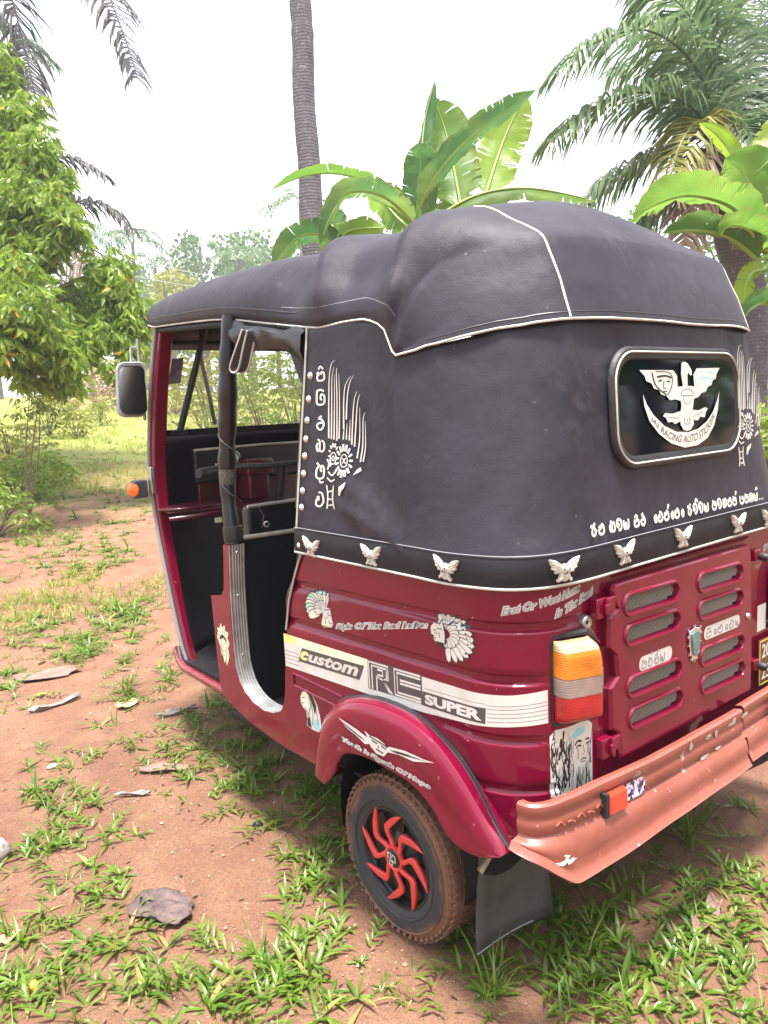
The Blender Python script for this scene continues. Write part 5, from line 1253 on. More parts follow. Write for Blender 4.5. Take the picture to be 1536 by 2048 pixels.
# the meadow beyond: short turf over the soil
sx_ = nt.nodes.new('ShaderNodeSeparateXYZ'); nt.links.new(nt.nodes['TC'].outputs['Object'], sx_.inputs[0])
m1 = nt.nodes.new('ShaderNodeMath'); m1.operation = 'MULTIPLY_ADD'; m1.inputs[1].default_value = .30; nt.links.new(sx_.outputs[0], m1.inputs[0])
m2 = nt.nodes.new('ShaderNodeMath'); m2.operation = 'MULTIPLY_ADD'; m2.inputs[1].default_value = .954; nt.links.new(sx_.outputs[1], m2.inputs[0]); nt.links.new(m1.outputs[0], m2.inputs[2])
mr = nt.nodes.new('ShaderNodeMapRange'); mr.inputs[1].default_value = 4.5; mr.inputs[2].default_value = 15.; nt.links.new(m2.outputs[0], mr.inputs[0])
g1 = _noise(nt, .55, 6, .65, dist=.5); gs = nt.nodes.new('ShaderNodeMath'); gs.operation = 'MULTIPLY_ADD'; gs.inputs[1].default_value = .62; nt.links.new(mr.outputs[0], gs.inputs[0]); nt.links.new(g1, gs.inputs[2])
turf = _mix(nt, _ramp(nt, _noise(nt, 30, 5, .7), (.35, 0.), (.65, 1.)), (.14, .18, .025), (.31, .32, .075))
c = _mix(nt, _ramp(nt, gs.outputs[0], (.70, 0.), (.98, .92)), c, turf)
dmp = _ramp(nt, _noise(nt, 1.7, 4, .6, dist=.6), (.64, 0.), (.76, .22)); c = _mix(nt, dmp, c, (.12, .062, .048))
nt.links.new(c, pb.inputs['Base Color'])
ro = nt.nodes.new('ShaderNodeMapRange'); ro.inputs[3].default_value = .72; ro.inputs[4].default_value = .98; nt.links.new(n2, ro.inputs[0]); nt.links.new(ro.outputs[0], pb.inputs['Roughness'])
pb.inputs['Specular IOR Level'].default_value = .35
ad = nt.nodes.new('ShaderNodeMath'); ad.operation = 'MULTIPLY_ADD'; ad.inputs[1].default_value = .35; nt.links.new(n3, ad.inputs[0]); nt.links.new(n2, ad.inputs[2])
a2 = nt.nodes.new('ShaderNodeMath'); a2.operation = 'MULTIPLY_ADD'; a2.inputs[1].default_value = .16; nt.links.new(n4, a2.inputs[0]); nt.links.new(ad.outputs[0], a2.inputs[2])
nt.links.new(_bump(nt, a2.outputs[0], 1.0, .045), pb.inputs['Normal'])
b = MB(); b.v = vs; b.f = fs
ground = b.build('ground', gm_, None, smooth=180); tag(ground, 'red laterite yard with bare earth running into a meadow', kind='structure')

# ------------------------------------------------------------------ grass
G_NEAR = leafmat('carpet_grass', (.068, .145, .013), (.180, .275, .036), .34, .42, 6.)
G_DRY = leafmat('dry_grass', (.28, .20, .07), (.20, .24, .05), .6, .3, 6.)
rg = random.Random(11)
class Blades:
    def __init__(s): s.v = []; s.f = []; s.mi = []
    def blade(s, base, az, L, w, lift, droop, seg=4, mi=0, fold=.18, twist=0.):
        """strap leaf: rises at angle lift, bends over by droop; V fold along the middle"""
        d = Vector((sin(az), cos(az), 0)); side0 = Vector((cos(az), -sin(az), 0)); p = Vector(base); a = lift; o = len(s.v); st = L/seg
        for i in range(seg+1):
            t = i/seg; ww = w*(.45+1.5*t if t < .36 else (1-(t-.36)/.64)**.75*1.0)*.5
            side = (side0*cos(twist*t)+Vector((0, 0, 1))*sin(twist*t)); up = Vector((0, 0, 1))
            n = Vector((-d.x*sin(a), -d.y*sin(a), cos(a)))
            if i == seg: s.v.append(tuple(p))
            else: s.v += [tuple(p-side*ww+n*ww*fold*2), tuple(p), tuple(p+side*ww+n*ww*fold*2)]
            p = p+(d*cos(a)+Vector((0, 0, 1))*sin(a))*st; a -= droop/seg
        for i in range(seg-1):
            q = o+3*i; s.f += [(q, q+1, q+4, q+3), (q+1, q+2, q+5, q+4)]; s.mi += [mi, mi]
        q = o+3*(seg-1); s.f += [(q, q+1, q+3), (q+1, q+2, q+3)]; s.mi += [mi, mi]
    def build(s, name, mats, **k):
        b = MB(); b.v = s.v; b.f = s.f; o = b.build(name, mats, None, smooth=180); o.data.polygons.foreach_set('material_index', s.mi); return o
def tuft(B, p, sc=1., n=None, rnd=rg):
    n = n or rnd.randint(5, 9); a0 = rnd.random()*6.28
    for k in range(n):
        L = sc*rnd.uniform(.035, .082); B.blade(p+Vector((rnd.uniform(-.008, .008), rnd.uniform(-.008, .008), -.004)), a0+k*6.28/n+rnd.uniform(-.5, .5), L, sc*rnd.uniform(.009, .0135), radians(rnd.uniform(4, 48)), radians(rnd.uniform(15, 75)), 4, 1 if rnd.random() < .11 else 0, twist=rnd.uniform(-.5, .5))
    if rnd.random() < .5: B.blade(p, rnd.random()*6.28, sc*rnd.uniform(.05, .09), sc*.010, radians(rnd.uniform(45, 75)), radians(rnd.uniform(10, 50)), 4)
def runner(B, p, rnd=rg, sc=1.):      # creeping stem with paired leaves
    az = rnd.random()*6.28; q = Vector(p)
    for k in range(rnd.randint(3, 7)):
        q = q+Vector((sin(az), cos(az), 0))*.030*sc; q.z = gz(q.x, q.y)+.008; az += rnd.uniform(-.4, .4)
        for s in (-1, 1): B.blade(q, az+s*rnd.uniform(.5, 1.1), sc*rnd.uniform(.035, .065), sc*rnd.uniform(.009, .013), radians(rnd.uniform(10, 55)), radians(rnd.uniform(20, 60)), 4)
B1 = Blades()
PATCH = [(100,1950,90,1),(230,1900,100,1),(200,1800,90,.9),(330,1930,110,1),(450,1960,110,1),(560,1930,90,.9),(640,1990,90,.9),(300,2020,140,1),(520,2030,130,1),(120,1640,80,.7),(50,1720,70,.7),(170,1715,90,.8),(60,1850,80,.6),(30,1980,70,.5),
 (110,1560,60,.6),(70,1610,50,.4),(330,1490,75,.9),(420,1450,75,1),(500,1480,90,1),(560,1560,100,1),(480,1560,80,.8),(600,1620,100,1),(645,1700,80,.9),(560,1660,55,.5),(620,1760,70,.7),(380,1580,55,.3),(440,1400,60,.5),(560,1450,90,1),(640,1590,80,1),(540,1400,80,.8),
 (700,1850,55,.6),(760,1960,70,.5),(680,1900,60,.5),(860,1970,70,.5),(960,1920,70,.6),(1000,1990,90,.7),(1100,1900,85,.9),(1180,1840,85,.9),(1250,1900,100,1),(1350,1890,100,1),(1330,1980,110,1),(1450,1830,80,.9),(1500,1920,90,.9),(1440,2000,90,.9),(1150,1980,80,.6),(1300,1790,70,.6),(1490,1620,30,.5),(1525,1690,35,.5),(1120,1770,60,.7),(1230,1760,50,.5),(1060,1830,60,.5),(1400,1940,90,.9),(1200,1960,90,.8),(900,1880,50,.4),(1000,1850,50,.5),
 (1480,1760,50,.5),(1360,1650,50,.5),(1300,1650,60,.6),(1420,1600,40,.3),
 (100,1280,75,1),(190,1265,75,1),(60,1250,60,.7),(270,1240,45,.7),(30,1390,50,.5),(345,1360,40,.5),(230,1110,35,.6),(100,1055,80,.8),(50,1060,60,.8),(210,1050,70,.7),(160,1135,35,.4),(280,1000,40,.4),(250,1390,35,.5),(60,1000,80,.7),(150,980,90,.7),(280,1210,35,.5),(170,1310,50,.5),(350,1310,30,.3),(60,1130,70,.6),(140,1090,80,.7),(20,1020,90,.8),(230,985,70,.7),(110,940,110,.9),(220,930,90,.8),(30,900,100,.9),(180,890,110,.9)]
HOL = gpx(430, 1745); HV = Vector((HOL.x-CAM.x, HOL.y-CAM.y, 0)).normalized(); HS = Vector((HV.y, -HV.x, 0))
for px, py, r, w in PATCH:
    c0 = gpx(px, py); dist = (c0-CAM).length; rw = r*dist/FPX
    dep = rw*min(3.0, dist/1.3)*.9
    n = int(w*5.4*max(.5, min(3.0, (rw/.075)*(dep/.10))))
    vd = Vector((c0.x-CAM.x, c0.y-CAM.y, 0)).normalized(); sd_ = Vector((vd.y, -vd.x, 0))
    n = int(n*max(1, min(4, (dist/2.2)**1.3))); fs_ = max(1, min(1.6, dist/3.5))
    for k in range(n):
        a = rg.gauss(0, .5)*rw; q = c0+sd_*a+vd*rg.gauss(0, .5)*dep
        if min(hypot(q.x+.58, q.y-.42), 9) < .10 and abs(q.y-.42) < .1: continue
        q.z = gz(q.x, q.y); e_ = q-HOL
        if (e_.dot(HS)/.185)**2+(e_.dot(HV)/.30)**2 < 1: continue
        h_ = rg.random()
        if h_ < .34: runner(B1, q, sc=rg.uniform(.7, 1.1))
        elif h_ < .46:
            for z_ in range(rg.randint(4, 9)): B1.blade(q+Vector((rg.uniform(-.012, .012), rg.uniform(-.012, .012), -.003)), rg.random()*6.28, rg.uniform(.04, .13), rg.uniform(.003, .0055), radians(rg.uniform(30, 85)), radians(rg.uniform(20, 110)), 5, 1 if rg.random() < .2 else 0)
        else: tuft(B1, q, fs_*rg.choice((.5, .65, .8, 1., 1.2)))
for k in range(170):     # stragglers over the whole yard
    x, y = rg.uniform(-2.6, 2.6), rg.uniform(-.6, 4.2)
    if noise.noise(Vector((x*1.3, y*1.3, 3))) < .06: continue
    if abs(x+.98) < .3 and abs(y-.78) < .35: continue
    tuft(B1, Vector((x, y, gz(x, y))), rg.uniform(.6, 1.0))
grass = B1.build('grass', [G_NEAR, G_DRY]); tag(grass, 'broad-leaved carpet grass creeping over the red earth', 'grass', kind='stuff')
# thin turf of the meadow, coarser further away
B2 = Blades()
G_FAR = leafmat('meadow_turf', (.15, .21, .020), (.36, .39, .07), .5, .45, 1.2)
for k in range(15000):
    d = 4.6+rg.random()**1.7*26; a = YAW+radians(rg.uniform(-34, 12)) if rg.random() < .8 else YAW+radians(rg.uniform(-34, 32))
    x, y = CAM.x+d*sin(a), CAM.y+d*cos(a)
    if noise.noise(Vector((x*.55, y*.55, 1)))+noise.noise(Vector((x*1.9, y*1.9, 4)))*.5 < .16-.30*smooth01(5, 13, d): continue
    z = gz(x, y); sc = .6+d*.055
    for q in range(4): B2.blade((x+rg.uniform(-.06, .06)*sc, y+rg.uniform(-.06, .06)*sc, z-.005), rg.random()*6.28, sc*rg.uniform(.05, .11), sc*rg.uniform(.006, .011), radians(rg.uniform(35, 85)), radians(rg.uniform(20, 70)), 2, 1 if rg.random() < .08 else 0)
mead = B2.build('meadow_grass', [G_FAR, G_DRY]); tag(mead, 'short yellow-green turf of the meadow behind the yard', 'grass', kind='stuff')
# taller clumps that stand out
for px, py, n, h, lab in ((1380, 1690, 34, .20, 'thin-bladed grass clump under the rear bumper'), (985, 1985, 16, .17, 'long-bladed grass clump in front of the mud flap'), (262, 1385, 22, .21, 'thin seeding grass clump beside the driver step'), (120, 1985, 14, .12, 'arching grass clump at the bottom left corner'), (345, 1985, 14, .15, 'upright grass clump in the foreground lawn')):
    B3 = Blades(); p = gpx(px, py)
    for k in range(n): B3.blade(p+Vector((rg.uniform(-.02, .02), rg.uniform(-.02, .02), -.004)), rg.random()*6.28, h*rg.uniform(.5, 1.1), rg.uniform(.0035, .0065), radians(rg.uniform(45, 88)), radians(rg.uniform(20, 110)), 6, 1 if rg.random() < .12 else 0)
    o = B3.build('grass_clump', [G_NEAR, G_DRY]); tag(o, lab, 'grass clump', 'taller grass clumps')

# ------------------------------------------------------------------ things lying on the ground
def ragged(c, w, h, rot, seed, n=22, jag=.18):
    r = random.Random(seed); o = []
    for k in range(n):
        a = 2*pi*k/n; rr = 1+r.uniform(-jag, jag); ce = abs(cos(a))**.7*(1 if cos(a) > 0 else -1); se = abs(sin(a))**.7*(1 if sin(a) > 0 else -1)
        x, y = w*ce*rr, h*se*rr; o.append((c.x+x*cos(rot)-y*sin(rot), c.y+x*sin(rot)+y*cos(rot)))
    return o
def litter(name, px, py, w, h, rot, m, lab, cat, seed, curl=.01, th=.004, jag=.18, group=None):
    c = gpx(px, py); o = ragged(c, w, h, rot, seed, jag=jag); cen = Vector((c.x, c.y)); rings = []
    for k, lift in ((1, 1), (.72, .45), (.4, .15), (.02, .0)):
        rings.append([Vector((lerp(c.x, x, k), lerp(c.y, y, k), gz(lerp(c.x, x, k), lerp(c.y, y, k))+.007+th+curl*lift*(.5+.5*sin(i*1.1+seed)))) for i, (x, y) in enumerate(o)])
    ob = MB().grid(rings, True).build(name, m, None, smooth=60, solid=th); tag(ob, lab, cat, group); return ob
M_BARK = mat('grey_bark_scrap', (.055, .038, .040), .8, col2=(.15, .10, .092), vscale=30, bump=1., bscale=45)
M_DEADL = mat('dead_leaf_grey', (.16, .092, .074), .8, col2=(.25, .15, .12), vscale=14, bump=.5, bscale=24)
M_TAN = mat('dead_leaf_tan', (.42, .26, .14), .7, var=.25, vscale=20, bump=.3, bscale=30)
M_SILV = mat('dead_leaf_silver', (.13, .105, .10), .55, col2=(.27, .24, .23), vscale=30, bump=.6, bscale=40)
litter('bark_scrap', 320, 1818, .085, .060, 2.2, M_BARK, 'torn grey-brown bark scrap lying on the bare hollow of earth', 'bark', 3, .005, .003, .16)
litter('bark_scrap', 345, 1838, .052, .040, 2.0, M_BARK, 'smaller bark piece lapped over the torn bark scrap', 'bark', 9, .004, .004, .10).location.z = .010
litter('dead_leaf', 95, 1352, .17, .07, -.3, M_DEADL, 'large flat grey-brown dead leaf left of the rickshaw', 'leaf', 4, .012, .004, .2)
litter('dead_leaf', 112, 1412, .11, .018, .1, M_SILV, 'narrow silvery curled leaf in front of the large dead leaf', 'leaf', 5, .022, .003, .3)
litter('dead_leaf', 255, 1412, .05, .034, .2, M_TAN, 'tan folded leaf at the foot of the seeding grass', 'leaf', 6, .012, .003, .15)
litter('dead_leaf', 355, 1428, .09, .016, -.2, M_SILV, 'dark curled leaf strip near the driver step', 'leaf', 7, .02, .003, .3)
litter('husk_strip', 330, 1542, .10, .024, -.75, M_DEADL, 'split brown husk strip half hidden in the side grass', 'husk', 8, .010, .006, .12)
litter('dead_leaf', 270, 1592, .055, .008, -.75, M_SILV, 'grey shredded leaf beside the husk strip', 'leaf', 10, .012, .002, .4)
litter('dead_leaf', 1415, 1840, .075, .022, .2, M_DEADL, 'brown dead leaf among the grass behind the bumper', 'leaf', 12, .02, .003, .2)
litter('dead_leaf', 18, 1880, .030, .018, .5, M_TAN, 'small tan leaf in the lower left grass', 'leaf', 13, .010, .002, .2)
litter('dead_leaf', 82, 1392, .028, .010, .1, mat('yellow_leaf', (.62, .42, .05), .5), 'small yellow leaf on the red earth', 'leaf', 14, .006, .002, .1)
def stone(px, py, sx_, sy_, sz_, m, lab, seed, name='stone', cat='stone'):
    c = gpx(px, py); r = random.Random(seed); rows_ = []
    for i in range(9):
        th = pi*i/8; row = []
        for k in range(14):
            ph = 2*pi*k/14; v = Vector((sin(th)*cos(ph), sin(th)*sin(ph), cos(th))); q = 1+noise.noise(v*1.6+Vector((seed, 0, 0)))*.35
            row.append(c+Vector((v.x*sx_*q, v.y*sy_*q, v.z*sz_*q+sz_*.55)))
        rows_.append(row)
    o = MB().grid(rows_, True).build(name, m, None, smooth=60, fixn=True); tag(o, lab, cat); return o
M_STONE = mat('pale_stone', (.40, .36, .33), .85, col2=(.24, .20, .18), vscale=14, bump=.6, bscale=25)
stone(-12, 1718, .045, .05, .040, M_STONE, 'pale rough stone at the left edge of the yard', 2)
stone(105, 1535, .020, .014, .009, M_STONE, 'small pale pebble near the left grass patch', 4)
stone(515, 1652, .016, .014, .012, mat('dark_nut', (.03, .026, .03), .6, bump=.5), 'dark round nut by the bare hollow', 7, 'nut', 'nut')
stone(68, 1978, .0135, .0135, .0135, mat('orange_fruit', (.72, .28, .04), .45, var=.15, vscale=60), 'round orange fruit lying in the lower left grass', 8, 'fallen_fruit', 'fruit')
# scattered leaf crumbs and twigs nobody could count
b = MB()
for k in range(1700):
    if k < 1300: x, y = rg.uniform(-2.2, 1.6), rg.uniform(-.4, 4)
    else:
        d = rg.uniform(4, 22); a = YAW+radians(rg.uniform(-32, 5)); x, y = CAM.x+d*sin(a), CAM.y+d*cos(a)
    s = rg.uniform(.004, .014)*(1 if k < 1300 else rg.uniform(1.5, 5)); a = rg.random()*6.28; z = gz(x, y)+.006
    u = Vector((cos(a), sin(a), rg.uniform(-.2, .4))); v = Vector((-sin(a), cos(a), rg.uniform(-.2, .2)))*rg.uniform(.15, .5); p = Vector((x, y, z+s*.2))
    b.add([p-u*s, p+v*s+Vector((0, 0, s*.2)), p+u*s, p-v*s], [(0, 1, 2, 3)])
o = b.build('leaf_litter', [mat('crumb_brown', (.20, .11, .07), .85, col2=(.07, .04, .03), vscale=5)], None, smooth=0); tag(o, 'dark leaf crumbs scattered over yard and meadow', 'litter', kind='stuff')
b = MB()
for k in range(7000):     # grit on the soil close by
    x, y = (rg.gauss(-.9, .6), rg.gauss(.75, .8)) if k % 3 else (rg.uniform(-2.4, 1.5), rg.uniform(-.5, 4.5)); s = rg.uniform(.0012, .0042)*(1 if rg.random() < .93 else 2.1); z = gz(x, y)+s*.3
    p = Vector((x, y, z)); a = rg.random()*6.28; u = Vector((cos(a), sin(a), 0))*s; v = Vector((-sin(a), cos(a), 0))*s*.8; w = Vector((0, 0, s*.8))
    b.add([p-u, p+v, p+u, p-v, p+w, p-w], [(0, 1, 4), (1, 2, 4), (2, 3, 4), (3, 0, 4)])
o = b.build('gravel', mat('grit', (.22, .12, .085), .9, col2=(.40, .28, .20), vscale=40), None, smooth=0); tag(o, 'fine grit on the bare red earth', 'gravel', kind='stuff')
# ------------------------------------------------------------------ palms
rp = random.Random(21)
M_FROND = leafmat('palm_frond', (.070, .125, .060), (.160, .230, .095), .36, .50, 2.)
M_FROND_Y = leafmat('palm_frond_yellowing', (.11, .13, .025), (.30, .27, .05), .45, .4, 2.)
M_FROND_D = leafmat('palm_frond_dead', (.16, .10, .075), (.30, .22, .15), .7, .2, 2.)
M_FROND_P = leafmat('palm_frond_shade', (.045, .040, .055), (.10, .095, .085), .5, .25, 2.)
def trunk_mat(name, c1, c2):
    m = bpy.data.materials.new(name); m.use_nodes = True; nt = m.node_tree; pb = nt.nodes['Principled BSDF']
    w = nt.nodes.new('ShaderNodeTexWave'); w.bands_direction = 'Z'; w.inputs['Scale'].default_value = 7.5; w.inputs['Distortion'].default_value = 4.5; w.inputs['Detail'].default_value = 6; w.inputs['Detail Scale'].default_value = 2.2
    tc = nt.nodes.new('ShaderNodeTexCoord'); tc.name = 'TC'; nt.links.new(tc.outputs['Object'], w.inputs[0])
    c = _mix(nt, w.outputs[1], c1, c2); c = _mix(nt, _ramp(nt, _noise(nt, 16, 6, .7), (.55, 0.), (.72, .7)), c, (.33, .31, .30)); c = _mix(nt, _ramp(nt, _noise(nt, 5, 5), (.5, 0.), (.7, .6)), c, tuple(x*.5 for x in c1))
    nt.links.new(c, pb.inputs['Base Color']); pb.inputs['Roughness'].default_value = .9
    a = nt.nodes.new('ShaderNodeMath'); a.operation = 'MULTIPLY_ADD'; a.inputs[1].default_value = .5; nt.links.new(_noise(nt, 30, 5), a.inputs[0]); nt.links.new(w.outputs[1], a.inputs[2])
    nt.links.new(_bump(nt, a.outputs[0], .28, .015), pb.inputs['Normal']); MATS[name] = m; return m
M_PTRUNK = trunk_mat('palm_trunk', (.082, .072, .084), (.104, .092, .104))
M_BARKT = mat('tree_bark', (.10, .075, .055), .9, col2=(.18, .14, .11), vscale=9, bump=.7, bscale=14)
def frond(path, leaf, name, parent, m, n=70, hang=.55, w=.035, dens=1., taper=True, rnd=rp):
    """rachis through the path points; leaflets leave both sides and hang"""
    P = resample(path, n+6); b = MB(); L = sum((q-p).length for p, q in zip(P, P[1:]))
    b.tube([P[i] for i in range(0, len(P), 3)]+[P[-1]], [lerp(.024, .004, i/len(P))*(L/3.2)**.5 for i in range(0, len(P), 3)]+[.003], 5, caps=False)
    for i in range(5, n+5):
        t = i/(n+5); p = P[i]; tg = (P[min(i+1, n+5)]-P[i-1]).normalized(); up = Vector((0, 0, 1)); sd_ = tg.cross(up)
        if sd_.length < .05: sd_ = Vector((1, 0, 0))
        sd_.normalize(); nn = sd_.cross(tg)
        ll = leaf*(.55+.45*sin(pi*min(1, .15+.8*t)))*(1 if t < .9 else .75)
        for s in (-1, 1):
            if rnd.random() > dens: continue
            d0 = (sd_*s*rnd.uniform(.7, 1.)+tg*rnd.uniform(.25, .7)+nn*rnd.uniform(-.1, .3)).normalized(); l = ll*rnd.uniform(.8, 1.08); q = Vector(p); o = len(b.v); d = d0; hh = hang*rnd.uniform(.75, 1.3)
            wv = tg*1.0
            for k in range(4):
                ww = w*(.6, 1., .75, 0)[k]*.5
                c = d.cross(wv); 
                if c.length < .01: c = nn
                side = d.cross(c).normalized() if False else (wv-d*wv.dot(d)).normalized()
                if k == 3: b.v.append(tuple(q))
                else: b.v += [tuple(q-side*ww), tuple(q+side*ww)]
                q = q+d*l/3; d = (d+Vector((0, 0, -1))*hh).normalized()
            b.f += [(o, o+1, o+3, o+2), (o+2, o+3, o+5, o+4), (o+4, o+5, o+6)]
    return b.build(name, m, parent, smooth=0)
def pxpath(pts): return [at(*p) for p in pts]
def trunk(path, radii_, name, parent, m, n=14, rings=40, bump_=.02):
    P = resample(path, rings); rr = [interp([(k/(len(radii_)-1), r) for k, r in enumerate(radii_)], i/(rings-1))*(1+bump_*((i % 3) == 0)) for i in range(rings)]
    P = [p+Vector((noise.noise(p*.9), noise.noise(p*.9+Vector((7, 0, 0))), 0))*rr[k]*.22 for k, p in enumerate(P)]; rr = [q*(1+.06*noise.noise(Vector((k*.37, 3, q)))) for k, q in enumerate(rr)]
    return MB().tube(P, rr, n).build(name, m, parent, smooth=60)
# the lone trunk behind the canopy
base = at(648, 800, 10.2); base.z = gz(base.x, base.y)-.1
lp = empty('coconut_palm', base, 'tall coconut palm whose bare grey trunk rises behind the canopy', 'palm', 'coconut palms')
trunk([base, at(640, 640, 10.1), at(630, 500, 10.), at(619, 330, 10.), at(606, 160, 10.), at(601, 0, 10.), at(594, -160, 10.1), at(590, -330, 10.2)], [.20, .165, .155, .15, .145, .142, .14, .14], 'trunk', lp, M_PTRUNK, 18, 150, .018)
top = at(590, -330, 10.2)
for k in range(9):
    a = 2*pi*k/9; d = Vector((cos(a), sin(a), 0)); frond([top, top+d*.8+Vector((0, 0, .9)), top+d*2.0+Vector((0, 0, 1.1)), top+d*3.2+Vector((0, 0, .3))], .6, 'frond', lp, M_FROND, 40)
# palm on the right with its full crown
base = at(1500, 760, 8.6); base.z = gz(base.x, base.y)-.1
rpalm = empty('coconut_palm', base, 'coconut palm with a full drooping crown behind the rear of the canopy', 'palm', 'coconut palms')
trunk([base, at(1505, 640, 8.6), at(1492, 540, 8.6), at(1470, 430, 8.6), at(1448, 330, 8.6), at(1440, 270, 8.6)], [.22, .19, .18, .19, .24, .16], 'trunk', rpalm, M_PTRUNK, 16, 60, .05)
C0 = (1445, 290)
FR = [([C0+(8.6,), (1395, 140, 8.3), (1300, 62, 8.0), (1190, 85, 7.8), (1108, 150, 7.7)], .62, M_FROND), ([C0+(8.6,), (1370, 205, 8.2), (1270, 185, 8.0), (1170, 225, 7.9), (1098, 285, 7.8)], .60, M_FROND),
      ([(1440, 320, 8.6), (1370, 300, 8.9), (1280, 325, 9.), (1200, 370, 9.1), (1150, 420, 9.1)], .55, M_FROND), ([C0+(8.6,), (1420, 130, 8.6), (1370, 20, 8.4), (1290, -40, 8.2)], .75, M_FROND),
      ([C0+(8.6,), (1455, 120, 8.8), (1440, -20, 8.7), (1390, -120, 8.6)], .75, M_FROND), ([C0+(8.6,), (1500, 120, 8.9), (1530, 0, 9.), (1560, -100, 9.1)], .75, M_FROND),
      ([C0+(8.6,), (1530, 190, 8.7), (1620, 150, 8.6), (1700, 210, 8.5)], .7, M_FROND), ([C0+(8.6,), (1530, 270, 8.3), (1590, 310, 8.1), (1620, 400, 8.)], .6, M_FROND),
      ([C0+(8.6,), (1405, 240, 8.0), (1360, 290, 7.7), (1335, 390, 7.6)], .50, M_FROND_Y), ([(1440, 300, 8.6), (1480, 250, 8.0), (1530, 330, 7.8), (1540, 430, 7.7)], .50, M_FROND),
      ([C0+(8.6,), (1400, 190, 9.2), (1310, 130, 9.6), (1220, 150, 9.9)], .60, M_FROND), ([C0+(8.6,), (1475, 60, 9.4), (1480, -60, 9.8)], .7, M_FROND), ([C0+(8.6,), (1420, 60, 9.2), (1340, -60, 9.6)], .7, M_FROND),
      ([(1440, 330, 8.5), (1400, 350, 8.1), (1375, 430, 8.), (1365, 520, 8.)], .42, M_FROND_D), ([(1450, 320, 8.5), (1420, 300, 8.), (1395, 350, 7.9), (1385, 430, 7.9)], .40, M_FROND_D), ([(1450, 320, 8.5), (1480, 330, 8.0), (1510, 390, 7.9), (1515, 470, 7.9)], .42, M_FROND_D), ([(1440, 330, 8.6), (1360, 380, 8.9), (1290, 440, 9.), (1260, 500, 9.)], .48, M_FROND)]
for pts, lf, m in FR: frond(pxpath(pts), lf*1.45, 'frond', rpalm, m, 76 if m is M_FROND else 56, .70 if m is M_FROND else .8, .036)
for k in range(9):
    p = at(1415+rp.uniform(-30, 45), 365+rp.uniform(-30, 40), 8.3+rp.uniform(-.15, .15)); MB().lathe([(.001, .13), (.06, .11), (.10, .04), (.105, -.03), (.07, -.10), (.001, -.13)], p, (rp.uniform(-.3, .3), rp.uniform(-.3, .3), 1), 12).build('coconut', mat('coconut_dark', (.035, .028, .030), .6, var=.4, vscale=12), rpalm, smooth=60)
# palm standing off to the left, only its drooping fronds reach into view
base = at(-420, 900, 11.9); base.z = gz(base.x, base.y)-.1
lpalm = empty('coconut_palm', base, 'coconut palm whose drooping fronds hang into view behind the mango leaves', 'palm', 'coconut palms')
ct = at(-200, -260, 11.9); trunk([base, base.lerp(ct, .5), ct], [.2, .16, .15], 'trunk', lpalm, M_PTRUNK, 12, 30)
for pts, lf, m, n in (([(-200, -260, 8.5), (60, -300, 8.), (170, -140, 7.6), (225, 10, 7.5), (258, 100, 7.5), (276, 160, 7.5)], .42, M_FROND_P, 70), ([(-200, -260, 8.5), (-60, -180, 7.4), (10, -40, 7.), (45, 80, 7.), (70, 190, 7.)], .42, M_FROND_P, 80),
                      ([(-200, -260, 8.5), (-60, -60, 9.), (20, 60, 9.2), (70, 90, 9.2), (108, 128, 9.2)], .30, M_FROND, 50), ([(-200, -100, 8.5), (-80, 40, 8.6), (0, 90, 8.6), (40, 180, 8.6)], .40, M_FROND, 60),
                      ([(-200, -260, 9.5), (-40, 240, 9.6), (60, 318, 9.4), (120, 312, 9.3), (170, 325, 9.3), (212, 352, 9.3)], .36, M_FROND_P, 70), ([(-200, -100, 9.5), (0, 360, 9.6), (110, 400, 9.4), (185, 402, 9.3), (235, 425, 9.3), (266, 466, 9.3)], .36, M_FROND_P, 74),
                      ([(-200, 0, 9.), (40, 470, 8.6), (130, 505, 8.4), (200, 555, 8.3)], .85, M_FROND_D, 60), ([(-200, 0, 9.), (30, 500, 8.2), (90, 560, 8.), (150, 640, 7.9)], .7, M_FROND_D, 44)):
    frond(pxpath([(x, y, d*1.4) for x, y, d in pts]), lf*2.3, 'frond', lpalm, m, int(n*2.0), .80, .044)

